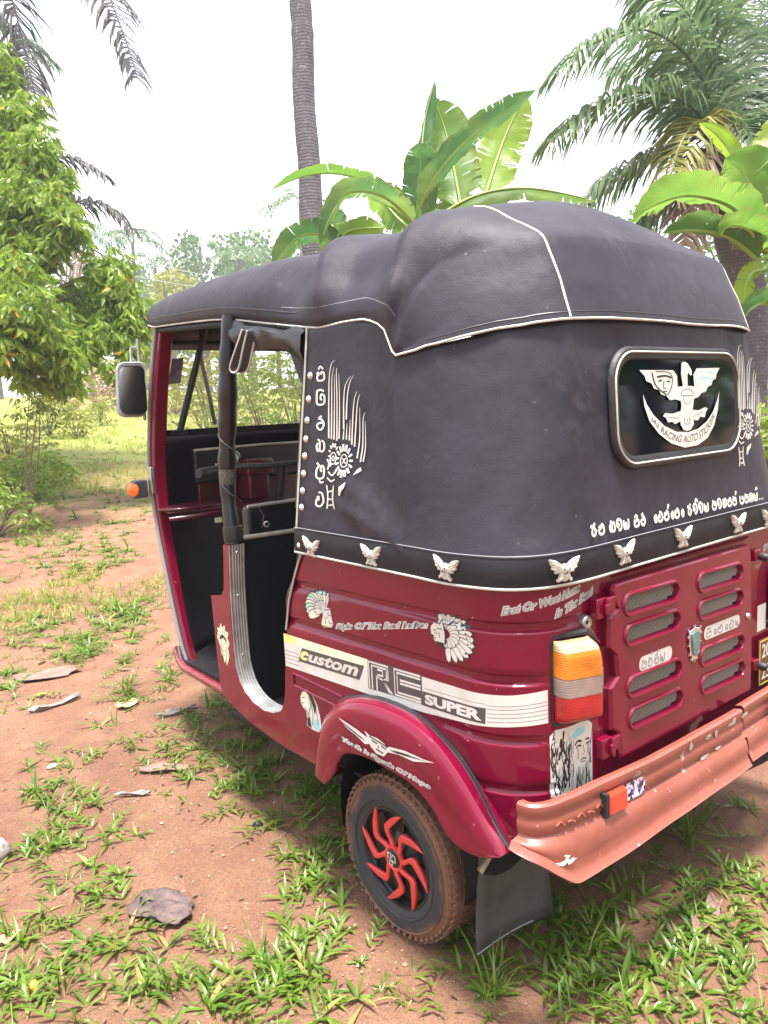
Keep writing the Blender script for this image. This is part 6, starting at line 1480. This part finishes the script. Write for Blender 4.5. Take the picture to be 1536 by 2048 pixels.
# ------------------------------------------------------------------ banana plants
M_BAN = leafmat('banana_leaf', (.10, .21, .035), (.19, .33, .055), .34, .60, 1.2)
M_BAN_D = leafmat('banana_leaf_deep', (.060, .15, .050), (.11, .23, .065), .34, .55, 1.2)
M_BAN_Y = leafmat('banana_leaf_young', (.20, .34, .025), (.30, .44, .040), .34, .62, 1.2)
M_BSTEM = mat('banana_stem', (.16, .20, .07), .6, col2=(.26, .24, .11), vscale=5, bump=.3, bscale=12)
def vein_mat(m):        # lateral veins and browned margins, from the leaf's own (length, width) coordinates
    nt = m.node_tree; pb = nt.nodes['Principled BSDF']; src = pb.inputs['Base Color'].links[0].from_socket
    uv = nt.nodes.new('ShaderNodeUVMap'); sp = nt.nodes.new('ShaderNodeSeparateXYZ'); nt.links.new(uv.outputs[0], sp.inputs[0])
    ab = nt.nodes.new('ShaderNodeMath'); ab.operation = 'ABSOLUTE'; nt.links.new(sp.outputs[1], ab.inputs[0])
    ph = nt.nodes.new('ShaderNodeMath'); ph.operation = 'MULTIPLY_ADD'; ph.inputs[1].default_value = -.10; nt.links.new(ab.outputs[0], ph.inputs[0]); nt.links.new(sp.outputs[0], ph.inputs[2])
    fr = nt.nodes.new('ShaderNodeMath'); fr.operation = 'MULTIPLY'; fr.inputs[1].default_value = 420.; nt.links.new(ph.outputs[0], fr.inputs[0])
    sn = nt.nodes.new('ShaderNodeMath'); sn.operation = 'SINE'; nt.links.new(fr.outputs[0], sn.inputs[0])
    c = _mix(nt, _ramp(nt, sn.outputs[0], (.2, 0.), (1., .35)), src, (.05, .12, .02))
    n = _noise(nt, 9, 5, .7); ed = nt.nodes.new('ShaderNodeMath'); ed.operation = 'MULTIPLY_ADD'; ed.inputs[1].default_value = .30; nt.links.new(n, ed.inputs[0]); nt.links.new(ab.outputs[0], ed.inputs[2])
    c = _mix(nt, _ramp(nt, ed.outputs[0], (1.08, 0.), (1.13, .85)) if False else _ramp(nt, _sub(nt, ed.outputs[0], .2), (.90, 0.), (.95, .8)), c, (.26, .17, .06))
    bl = _noise(nt, 2.2, 4, .6); c = _mix(nt, _ramp(nt, bl, (.45, 0.), (.75, .5)), c, (.30, .36, .08))
    nt.links.new(c, pb.inputs['Base Color'])
    for l in [l for l in nt.links if l.to_node.type == 'BSDF_TRANSLUCENT' and l.to_socket.name == 'Color']: nt.links.remove(l)
    for t in nt.nodes:
        if t.type == 'BSDF_TRANSLUCENT': nt.links.new(c, t.inputs[0])
    nt.links.new(_bump(nt, sn.outputs[0], .25, .01), pb.inputs['Normal'])
def _sub(nt, s_, v):
    q = nt.nodes.new('ShaderNodeMath'); q.operation = 'SUBTRACT'; q.inputs[1].default_value = v; nt.links.new(s_, q.inputs[0]); return q.outputs[0]
for m_ in (M_BAN, M_BAN_D, M_BAN_Y): vein_mat(m_)
def banana_leaf(pts, width, parent, m, roll=0., fold=.35, tears=.16, petiole=None, seed=0, wav=.05):
    r = random.Random(seed+len(pts)*7+int(width*100)); P = resample(pts, 46); rows_ = []; n = len(P); K = 5; b = MB(); UV = []
    view = (P[n//2]-CAM).normalized(); ph = r.random()*6
    for i, p in enumerate(P):
        t = i/(n-1); tg = (P[min(i+1, n-1)]-P[max(i-1, 0)]).normalized(); ac = tg.cross(view).normalized(); nn = ac.cross(tg)
        ac2 = ac*cos(roll)+nn*sin(roll); n2 = tg.cross(ac2).normalized()
        w = width*.5*(min(1, (t/.14)**.6) if t < .14 else 1)*(1 if t < .62 else max(.02, 1-((t-.62)/.38)**2.2))*(1+.05*noise.noise(Vector((t*9, seed, 0))))
        row = []
        for k in range(-K, K+1):
            u = k/K; q = p+ac2*(w*u)+n2*(-abs(u)*w*fold+sin(t*26+ph+abs(u)*2)*wav*w*abs(u)+w*.05*sin(t*90+k)*abs(u)**2+w*.22*noise.noise(Vector((t*6+seed, u*2, 1)))*abs(u))
            q += tg*(abs(u)*w*.28); row.append(q); UV.append((t, u))
        rows_.append(row)
    W2 = 2*K+1; b.v = [tuple(q) for rw in rows_ for q in rw]
    def cuts():
        c_ = []
        for _ in range(n): c_.append((r.uniform(.25, 1.), r.randint(1, 3)) if r.random() < tears else None)
        return c_
    cutL, cutR = cuts(), cuts()
    for i in range(n-1):
        for k in range(W2-1):
            cu = cutL[i] if k < K else cutR[i]; a, c, d_, e = i*W2+k, i*W2+k+1, (i+1)*W2+k+1, (i+1)*W2+k
            da, dc = abs(k-K), abs(k+1-K)
            if cu and max(da, dc) > cu[1]:
                ga, gc = (max(0, q-cu[1])/(K-cu[1])*cu[0]*.85 for q in (da, dc)); va, vc, vd, ve = (Vector(b.v[x]) for x in (a, c, d_, e)); o = len(b.v)
                b.v += [tuple(va), tuple(vc), tuple(vc.lerp(vd, 1-gc)), tuple(va.lerp(ve, 1-ga))]; UV += [UV[a], UV[c], UV[d_], UV[e]]; b.f.append((o, o+1, o+2, o+3))
            else: b.f.append((a, c, d_, e))
    lf = b.build('leaf', m, parent, smooth=60); ul = lf.data.uv_layers.new(name='leaf')
    vi = [0]*len(lf.data.loops); lf.data.loops.foreach_get('vertex_index', vi); ul.data.foreach_set('uv', [x for q in vi for x in UV[q]])
    rib = [p+(view*-.004) for p in P]
    MB().tube(rib[:-2:2], [lerp(.018, .003, i/(len(rib[:-2:2]))) for i in range(len(rib[:-2:2]))], 6).build('midrib', mat('banana_midrib', (.22, .33, .07), .45), lf, smooth=60)
    if petiole is not None: MB().tube(resample([petiole, petiole.lerp(P[0], .6)+Vector((0, 0, .05)), P[0]], 8), [.032, .03, .028, .026, .024, .023, .022, .018], 7).build('petiole', mat('banana_midrib', (.22, .33, .07), .45), lf, smooth=60)
    return lf
def banana(base, top, lab, leaves, r0=.11):
    e = empty('banana_plant', base, lab, 'banana plant', 'banana plants')
    trunk([base, base.lerp(top, .5)+Vector((.03, 0, 0)), top], [r0*1.2, r0, r0*.55], 'stem', e, M_BSTEM, 14, 24, .03)
    for i, (pts, w, m, roll, fold) in enumerate(leaves): banana_leaf(pxpath(pts), w, e, m, roll, fold, petiole=top.lerp(base, .04), seed=i*13+int(w*50))
    return e
bb = at(845, 760, 7.2); bb.z = gz(bb.x, bb.y)-.05; bt = at(842, 470, 7.1)
banana(bb, bt, 'tall banana plant with upright leaves showing above the canopy', [
 ([(838, 440, 7.2), (842, 330, 7.3), (850, 240, 7.4), (870, 160, 7.4)], .20, M_BAN_D, .9, .5), ([(922, 415, 7.3), (908, 340, 7.4), (890, 260, 7.5), (868, 196, 7.5)], .50, M_BAN, .05, .10),
 ([(838, 415, 7.0), (880, 340, 6.8), (950, 268, 6.7), (1072, 180, 6.6)], .26, M_BAN_D, -.7, .3), ([(972, 388, 7.4), (990, 330, 7.5), (1015, 262, 7.6), (1052, 186, 7.6)], .44, M_BAN_Y, .05, .10),
 ([(832, 445, 7.1), (838, 380, 7.0), (842, 320, 6.9), (838, 285, 6.8)], .34, M_BAN_D, .2, .25), ([(830, 450, 7.0), (775, 385, 6.9), (690, 350, 6.8), (610, 352, 6.8), (540, 382, 6.8)], .17, M_BAN, 1.1, .5),
 ([(830, 450, 7.0), (770, 395, 6.7), (700, 385, 6.5), (662, 430, 6.4), (640, 490, 6.4)], .26, M_BAN_D, .85, .3), ([(850, 450, 7.1), (950, 392, 7.0), (1060, 376, 6.9), (1195, 402, 6.9)], .26, M_BAN, 1.15, .45),
 ([(845, 470, 7.1), (880, 440, 7.3), (900, 400, 7.5), (880, 372, 7.6)], .42, M_BAN, .3, .2), ([(835, 470, 7.1), (800, 440, 7.2), (770, 410, 7.3), (735, 395, 7.3)], .40, M_BAN, .5, .3), ([(850, 470, 7.2), (940, 430, 7.4), (1000, 420, 7.5), (1060, 440, 7.5)], .36, M_BAN_D, .8, .3)])
bb = at(700, 780, 6.6); bb.z = gz(bb.x, bb.y)-.05; bt = at(690, 520, 6.6)
banana(bb, bt, 'short banana sucker between the palm trunk and the canopy', [
 ([(690, 515, 6.6), (660, 500, 6.6), (700, 462, 6.6), (770, 455, 6.6)], .26, M_BAN_Y, .5, .25), ([(690, 520, 6.6), (640, 470, 6.5), (590, 480, 6.5), (545, 535, 6.5)], .24, M_BAN_D, .6, .3),
 ([(690, 515, 6.6), (720, 480, 6.7), (760, 480, 6.8), (800, 500, 6.8)], .26, M_BAN, .7, .3), ([(688, 515, 6.6), (676, 470, 6.7), (655, 440, 6.8), (640, 430, 6.8)], .30, M_BAN_D, .3, .25)], .07)
bb = at(1620, 900, 5.4); bb.z = gz(bb.x, bb.y)-.05; bt = at(1562, 520, 5.4)
banana(bb, bt, 'banana plant with broad leaves beside the rear corner of the canopy', [
 ([(1510, 500, 5.3), (1470, 420, 5.2), (1380, 392, 5.1), (1300, 415, 5.1), (1265, 445, 5.1)], .36, M_BAN, .95, .35), ([(1515, 520, 5.3), (1460, 475, 5.2), (1390, 460, 5.1), (1325, 466, 5.1)], .28, M_BAN_D, 1.0, .4),
 ([(1512, 480, 5.4), (1506, 410, 5.5), (1490, 350, 5.5), (1450, 318, 5.5)], .42, M_BAN, .35, .3), ([(1500, 400, 5.6), (1470, 320, 5.7), (1435, 272, 5.7), (1398, 246, 5.7)], .15, M_BAN_Y, .5, .4),
 ([(1530, 480, 5.4), (1535, 380, 5.5), (1545, 290, 5.6), (1565, 220, 5.6)], .34, M_BAN_Y, .1, .15), ([(1520, 500, 5.3), (1500, 462, 5.1), (1460, 452, 5.0), (1440, 470, 5.0)], .25, M_BAN, .9, .4),
 ([(1530, 500, 5.3), (1570, 430, 5.1), (1630, 420, 5.0)], .36, M_BAN, .6, .3), ([(1528, 540, 5.3), (1505, 545, 5.2), (1492, 570, 5.2), (1488, 610, 5.2)], .14, M_BAN_Y, .3, .3), ([(1560, 650, 5.2), (1540, 610, 5.1), (1510, 612, 5.0), (1488, 632, 5.0)], .22, M_BAN_D, .9, .4), ([(1540, 540, 5.3), (1560, 560, 5.1), (1545, 600, 5.0)], .14, M_BAN, .4, .3)], .09)

# ------------------------------------------------------------------ broadleaf trees
M_MANGO = leafmat('mango_leaf', (.13, .22, .024), (.31, .42, .06), .38, .58, 4.)
M_MANGO_Y = leafmat('mango_leaf_yellow', (.40, .30, .03), (.55, .30, .04), .45, .4, 4.)
def leafquad(b, p, d, L, w, rnd, bend=.25):
    side = d.cross(Vector((rnd.uniform(-1, 1), rnd.uniform(-1, 1), rnd.uniform(-.3, .3)))).normalized(); nn = d.cross(side); o = len(b.v)
    m = p+d*L*.5+nn*L*.06; e = p+d*L+nn*(-L*bend*.4)
    b.v += [tuple(p), tuple(m-side*w*.5+nn*w*.12), tuple(m), tuple(m+side*w*.5+nn*w*.12), tuple(e)]
    b.f += [(o, o+1, o+2), (o, o+2, o+3), (o+1, o+4, o+2), (o+2, o+4, o+3)]
def whorl(b, by, p, L, rnd, n=7, droop=1.0):
    ax = Vector((rnd.uniform(-1, 1), rnd.uniform(-1, 1), rnd.uniform(-.5, .5)))
    for k in range(n):
        a = 2*pi*k/n+rnd.uniform(-.4, .4); d = Vector((cos(a), sin(a), -droop*rnd.uniform(.3, 2.2)))+ax*.5; d.normalize()
        leafquad(by if rnd.random() < .008 else b, p+d*.02, d, L*rnd.uniform(.65, 1.15), L*rnd.uniform(.22, .30), rnd)
def tree_from(blobs, base, name, lab, cat, m, my, L, per, limbs=True, seed=1, group=None, r0=.09, stems=None):
    rnd = random.Random(seed); e = empty(name, base, lab, cat, group); b, by = MB(), MB(); tw = MB()
    hub = base+Vector((0, 0, 1.4))
    for (c, r) in blobs:
        for k in range(max(4, int(per*(r/.2)**2))):
            while True:
                v = Vector((rnd.uniform(-1, 1), rnd.uniform(-1, 1), rnd.uniform(-1, 1)))
                if .15 < v.length < 1: break
            whorl(b, by, c+v*r, L, rnd, rnd.randint(5, 8))
        if limbs: tw.tube(resample([hub, hub.lerp(c, .55)+Vector((rnd.uniform(-.15, .15), rnd.uniform(-.15, .15), .12)), c], 8), [.030, .026, .022, .018, .014, .010, .008, .005], 5)
    b.build('crown', m, e, smooth=0)
    if by.v: by.build('yellow_leaves', my, e, smooth=0)
    if limbs: tw.build('limbs', M_BARKT, e, smooth=60); trunk([base-Vector((0, 0, .1)), base+Vector((.05, .05, .7)), hub], [r0*1.4, r0, r0*.8], 'trunk', e, M_BARKT, 10, 14)
    return e
MB_ = [(20,230,45,6.8),(70,290,50,6.6),(30,380,60,6.5),(105,405,50,6.4),(130,432,38,6.3),(60,440,60,6.6),(20,500,45,6.5),(100,490,42,6.4),(40,545,48,5.9),(60,605,55,5.6),(30,680,58,5.6),(90,685,50,5.7),(130,722,40,5.8),(195,540,36,6.6),(230,562,42,6.6),(252,622,42,6.6),(212,660,42,6.5),(258,690,36,6.5),(172,640,34,6.7),(100,630,48,6.2),(150,690,44,6.3),(60,740,44,5.8),(150,752,26,6.),(5,610,50,5.5),(-10,300,60,6.8),(-20,440,60,6.6),(-60,560,70,6.2),(-60,700,60,6.),(10,180,34,7.),(230,520,30,6.7),(120,350,30,6.6),(60,200,30,6.9),(0,120,40,7.),(80,340,45,6.6),(150,470,30,6.5),(130,580,36,6.8),(180,590,36,6.9),(240,600,40,6.7),(275,650,28,6.6),(60,500,50,6.4),(20,640,50,5.6),(110,760,30,5.9),(230,730,26,6.4)]
base = at(-170, 860, 9.0); base.z = gz(base.x, base.y)
tree_from([(at(x, y, d*1.35), r*d*1.35/FPX) for x, y, r, d in MB_], base, 'mango_tree', 'leafy mango tree with hanging leaves filling the left edge', 'tree', M_MANGO, M_MANGO_Y, .19, 25, seed=3, group='broadleaf trees')
# thin shrub under the mango
base = at(40, 872, 8.2); base.z = gz(base.x, base.y); sh = empty('shrub', base, 'thin-stemmed leafy shrub below the mango tree', 'shrub', 'shrubs')
b = MB(); rs_ = random.Random(6); cr_ = MB()
for k in range(3):
    tip = at(40+rs_.uniform(-60, 60), 805+rs_.uniform(-20, 20), 8.2+rs_.uniform(-.3, .3)); b.tube(resample([base, base.lerp(tip, .5)+Vector((rs_.uniform(-.06, .06), 0, 0)), tip], 7), [.014, .012, .010, .008, .007, .006, .004], 5)
    for q in range(7): whorl(cr_, cr_, tip+Vector((rs_.uniform(-.18, .18), rs_.uniform(-.18, .18), rs_.uniform(-.2, .15))), .10, rs_, 6)
b.build('stems', M_BARKT, sh, smooth=60); cr_.build('crown', leafmat('shrub_leaf', (.10, .15, .02), (.20, .24, .05), .45, .4), sh, smooth=0)
# low bushes: along the meadow and beside the rickshaw on the right
M_BUSH = leafmat('bush_leaf', (.13, .21, .022), (.27, .36, .05), .42, .42, 2.5); M_BUSHY = leafmat('bush_leaf_pale', (.20, .24, .035), (.36, .34, .07), .5, .42, 2.5)
def bush(px, py, d, w, h, m, lab, seed, n=120, L=.10, name='bush'):
    base = gpx(px, py) if d is None else at(px, py, d); base.z = gz(base.x, base.y); rnd = random.Random(seed); e = empty(name, base, lab, 'bush', 'bushes'); b = MB(); st_ = MB()
    for k in range(n):
        a = rnd.random()*6.28; rr = sqrt(rnd.random()); zz = rnd.random()**.7; p = base+Vector((cos(a)*rr*w*(1-.55*zz*zz), sin(a)*rr*w*(1-.55*zz*zz), h*zz*rnd.uniform(.75, 1.05)))
        whorl(b, b, p, L, rnd, 6, .4)
        if k % 9 == 0: st_.tube([base, base.lerp(p, .5)+Vector((0, 0, .05*h)), p], [.012, .009, .004], 4)
    b.build('crown', m, e, smooth=0); st_.build('stems', M_BARKT, e, smooth=60); return e
for a in ((1540, 700, 3.9, .34, 1.25, M_BUSH, 'bright green bush beyond the right edge of the curtain', 1, 260, .08), (1560, 860, 4.2, .40, .55, M_BUSH, 'low green bush beside the rear body corner', 2, 150, .08), (1545, 640, 5.6, .40, 1.1, M_BUSH, 'taller green bush under the right banana plant', 3, 150, .09),
          (20, 868, 9.5, .6, .55, M_BUSH, 'green weedy bush at the foot of the thin shrub', 4, 120, .12), (-30, 880, 7.5, .5, .6, M_BUSH, 'green bush at the left edge of the meadow', 5, 120, .11), (75, 850, 10.5, .5, .5, M_BUSH, 'low weedy bush right of the thin shrub', 16, 100, .12), (10, 800, 12., .8, .9, M_BUSHY, 'pale weedy bush behind the thin shrub', 17, 130, .14),
          (90, 800, 17, .5, 1.1, M_BUSHY, 'pale yellow-green bush standing in the meadow', 6, 90, .15), (145, 800, 17, .35, .9, M_BUSHY, 'narrow pale bush with creeper in the meadow', 7, 80, .14), (195, 795, 20, .4, .7, M_BUSHY, 'small pale bush further out in the meadow', 8, 60, .15),
          (190, 770, 27, 1.6, 1.4, mat('dry_mound', (.30, .17, .11), .9, col2=(.42, .28, .18), vscale=3), 'reddish dry brush heap at the meadow edge', 9, 110, .25), (250, 760, 28, 1.7, 2.0, M_BUSHY, 'pale fan-leaved bush behind the dry brush heap', 10, 150, .28), (130, 755, 30, 2.2, 2.0, M_BUSHY, 'pale bush left of the dry brush heap', 11, 150, .28),
          (420, 800, 14, 1.1, 2.0, M_BUSHY, 'yellow-green bush seen through the windscreen', 12, 200, .16), (530, 800, 12, 1.2, 1.7, M_BUSH, 'green bush seen through the right of the windscreen', 13, 220, .15), (590, 790, 14, 1.2, 2.3, M_BUSH, 'tall green bush behind the driver side window', 14, 200, .16), (350, 800, 24, 1.8, 1.7, M_BUSHY, 'pale far bush left in the windscreen', 15, 150, .25)): bush(*a)
# far trees fading in the haze
M_FAR = leafmat('far_leaf', (.075, .145, .035), (.145, .23, .055), .5, .35, .4)
def far_tree(px, py_base, py_top, d, wpx, lab, seed, pale=False):
    base = at(px, py_base, d); base.z = gz(base.x, base.y); rnd = random.Random(seed); top = at(px, py_top, d).z; H = top-base.z; w = wpx*d/FPX*.5
    e = empty('far_tree', base, lab, 'tree', 'far trees'); b = MB(); tw = MB(); tw.tube([base, base+Vector((0, 0, H*.7))], [.25, .12], 7)
    for k in range(16):
        a = rnd.random()*6.28; rr = sqrt(rnd.random())*w*.8; c = base+Vector((cos(a)*rr, sin(a)*rr, H*rnd.uniform(.42, .9))); r = w*rnd.uniform(.25, .42)
        tw.tube([base+Vector((0, 0, H*.4)), c], [.09, .03], 5)
        for q in range(80):
            while True:
                v = Vector((rnd.uniform(-1, 1), rnd.uniform(-1, 1), rnd.uniform(-.8, .8)))
                if v.length < 1: break
            d_ = Vector((rnd.uniform(-1, 1), rnd.uniform(-1, 1), rnd.uniform(-1, .6))).normalized(); leafquad(b, c+v*r, d_, rnd.uniform(.25, .5)*w*.28, .11*w, rnd)
    b.build('crown', M_FAR if not pale else M_BUSHY, e, smooth=0); tw.build('trunk', M_BARKT, e, smooth=60)
for a in ((455, 760, 445, 62, 170, 'rounded hazy green tree left of the lone palm trunk', 1), (560, 760, 440, 70, 160, 'hazy tree just left of the lone palm trunk', 2), (350, 760, 530, 46, 150, 'pale low tree above the front of the canopy', 3, True), (420, 760, 500, 75, 150, 'faint tree between the pale low tree and the rounded tree', 4), (270, 760, 560, 70, 140, 'faint hazy tree right of the mango leaves', 5),
          (200, 760, 610, 55, 150, 'hazy tree behind the mango tree', 6), (100, 770, 590, 60, 180, 'hazy tree low behind the left fronds', 7), (510, 770, 560, 50, 170, 'hazy tree seen over the windscreen', 8, True), (740, 770, 440, 60, 170, 'hazy tree behind the banana leaves', 9), (1100, 760, 372, 48, 90, 'pale hazy tree top right of the upright banana leaves', 10), (1230, 760, 420, 50, 170, 'hazy tree behind the right palm fronds', 11), (0, 780, 560, 64, 160, 'hazy tree at the far left', 12), (640, 780, 470, 66, 150, 'hazy tree behind the lone trunk', 13), (1500, 780, 470, 24, 220, 'leafy tree behind the right banana plant', 14), (950, 770, 430, 58, 200, 'hazy tree hidden low behind the canopy', 15),
          (330, 770, 545, 90, 200, 'very pale tree low behind the front roof edge', 16), (240, 770, 570, 95, 200, 'very pale tree between the mango and the front roof', 17), (500, 770, 500, 95, 220, 'pale wide tree filling the gap behind the roof', 18), (600, 770, 480, 100, 200, 'pale wide tree behind the foot of the lone palm', 19), (150, 770, 560, 90, 200, 'very pale tree behind the left meadow', 20), (420, 775, 560, 60, 190, 'soft green tree just above the front roof', 21), (300, 775, 600, 50, 170, 'soft pale tree beside the front corner of the roof', 22)): far_tree(*a)
def far_palm(px, py_base, py_top, d, lab, seed, R=2.6):
    base = at(px, py_base, d); base.z = gz(base.x, base.y); top = at(px, py_top, d); rnd = random.Random(seed); e = empty('coconut_palm', base, lab, 'palm', 'far coconut palms')
    trunk([base, base.lerp(top, .5)+Vector((.3, 0, 0)), top], [.2, .16, .13], 'trunk', e, M_PTRUNK, 6, 8)
    for k in range(11):
        a = 2*pi*k/11+rnd.random(); dd = Vector((cos(a), sin(a), 0)); up = rnd.uniform(-.3, 1.2); frond([top, top+dd*R*.35+Vector((0, 0, .5*up+.3)), top+dd*R*.75+Vector((0, 0, .5*up)), top+dd*R+Vector((0, 0, .3*up-.7))], .8, 'frond', e, M_FROND, 14, .5, .13, rnd=rnd)
for a in ((265, 770, 488, 58, 'small hazy coconut palm right of the hanging fronds', 1), (180, 770, 470, 66, 'faint coconut palm beside the mango leaves', 2), (400, 770, 495, 72, 'faint coconut palm left of the rounded tree', 3), (600, 770, 410, 60, 'hazy coconut palm crown behind the lone trunk', 4, 3.4), (310, 770, 530, 64, 'low hazy coconut palm above the front of the canopy', 5), (480, 770, 520, 56, 'hazy coconut palm under the rounded tree', 6)): far_palm(*a)
# sagging wires
for k, (p, q, lab) in enumerate(((( -40, 460, 16), (640, 590, 16), 'upper sagging wire crossing behind the canopy'), ((180, 490, 22), (640, 560, 22), 'lower sagging wire crossing behind the canopy'))):
    A_, B_2 = at(*p), at(*q); pts = [A_.lerp(B_2, t/20)+Vector((0, 0, -.35*sin(pi*t/20))) for t in range(21)]
    o = MB().tube(pts, .008, 5).build('overhead_wire', M_GREY, None, smooth=60); tag(o, lab, 'wire', 'overhead wires')
# ------------------------------------------------------------------ unseen trees added around the viewer to darken reflections and block skylight
for k, (az, d, H, w, lab) in enumerate(((188, 9.5, 6.5, 4.6, 'unseen broad tree added behind the viewer, straight back'), (214, 10.5, 7.5, 5.2, 'unseen tall tree added behind the viewer towards the left'), (240, 12, 6.0, 5.0, 'unseen rounded tree added left of the viewer'), (262, 13, 6.5, 5.2, 'unseen spreading tree added level with the front wheel on the open side'), (284, 15, 6.0, 5.6, 'unseen wide tree added beyond the open side of the yard'), (164, 9.0, 6.2, 4.6, 'unseen broad tree added behind the viewer towards the right'), (140, 9.5, 7.0, 5.0, 'unseen tall tree added right of the viewer'), (112, 10, 6.5, 5.0, 'unseen tree added beside the yard on the right'))):
    a = YAW*0+radians(az); base = Vector((CAM.x+d*sin(a), CAM.y+d*cos(a), 0)); base.z = gz(base.x, base.y); rnd = random.Random(50+k)
    e = empty('reflection_tree', base, lab, 'tree', 'unseen trees added for reflections'); b = MB(); tw = MB(); tw.tube([base, base+Vector((.1, 0, H*.6))], [.22, .12], 8)
    for q in range(15):
        an = rnd.random()*6.28; rr = sqrt(rnd.random())*w*.42; c = base+Vector((cos(an)*rr, sin(an)*rr, H*rnd.uniform(.30, .9))); r = w*rnd.uniform(.14, .24); tw.tube([base+Vector((0, 0, H*.35)), c], [.08, .03], 5)
        for z in range(70):
            while True:
                v = Vector((rnd.uniform(-1, 1), rnd.uniform(-1, 1), rnd.uniform(-.9, .9)))
                if v.length < 1: break
            leafquad(b, c+v*r, Vector((rnd.uniform(-1, 1), rnd.uniform(-1, 1), rnd.uniform(-1.2, .4))).normalized(), rnd.uniform(.35, .6), rnd.uniform(.16, .26), rnd)
    b.build('crown', M_MANGO, e, smooth=0); tw.build('trunk', M_BARKT, e, smooth=60)
# ------------------------------------------------------------------ humid air
hz = MB().box((20, 55, 11), (110, 115, 14)).build('haze', None, None, smooth=0)
hm = bpy.data.materials.new('haze_air'); hm.use_nodes = True; nt = hm.node_tree; nt.nodes.remove(nt.nodes['Principled BSDF'])
pv = nt.nodes.new('ShaderNodeVolumePrincipled'); pv.inputs['Color'].default_value = (.93, .97, 1.0, 1); pv.inputs['Density'].default_value = .0022; pv.inputs['Anisotropy'].default_value = .2
nt.links.new(pv.outputs[0], nt.nodes['Material Output'].inputs['Volume']); hz.data.materials.append(hm)
tag(hz, 'pale humid haze filling the air of the yard', 'haze', kind='stuff')
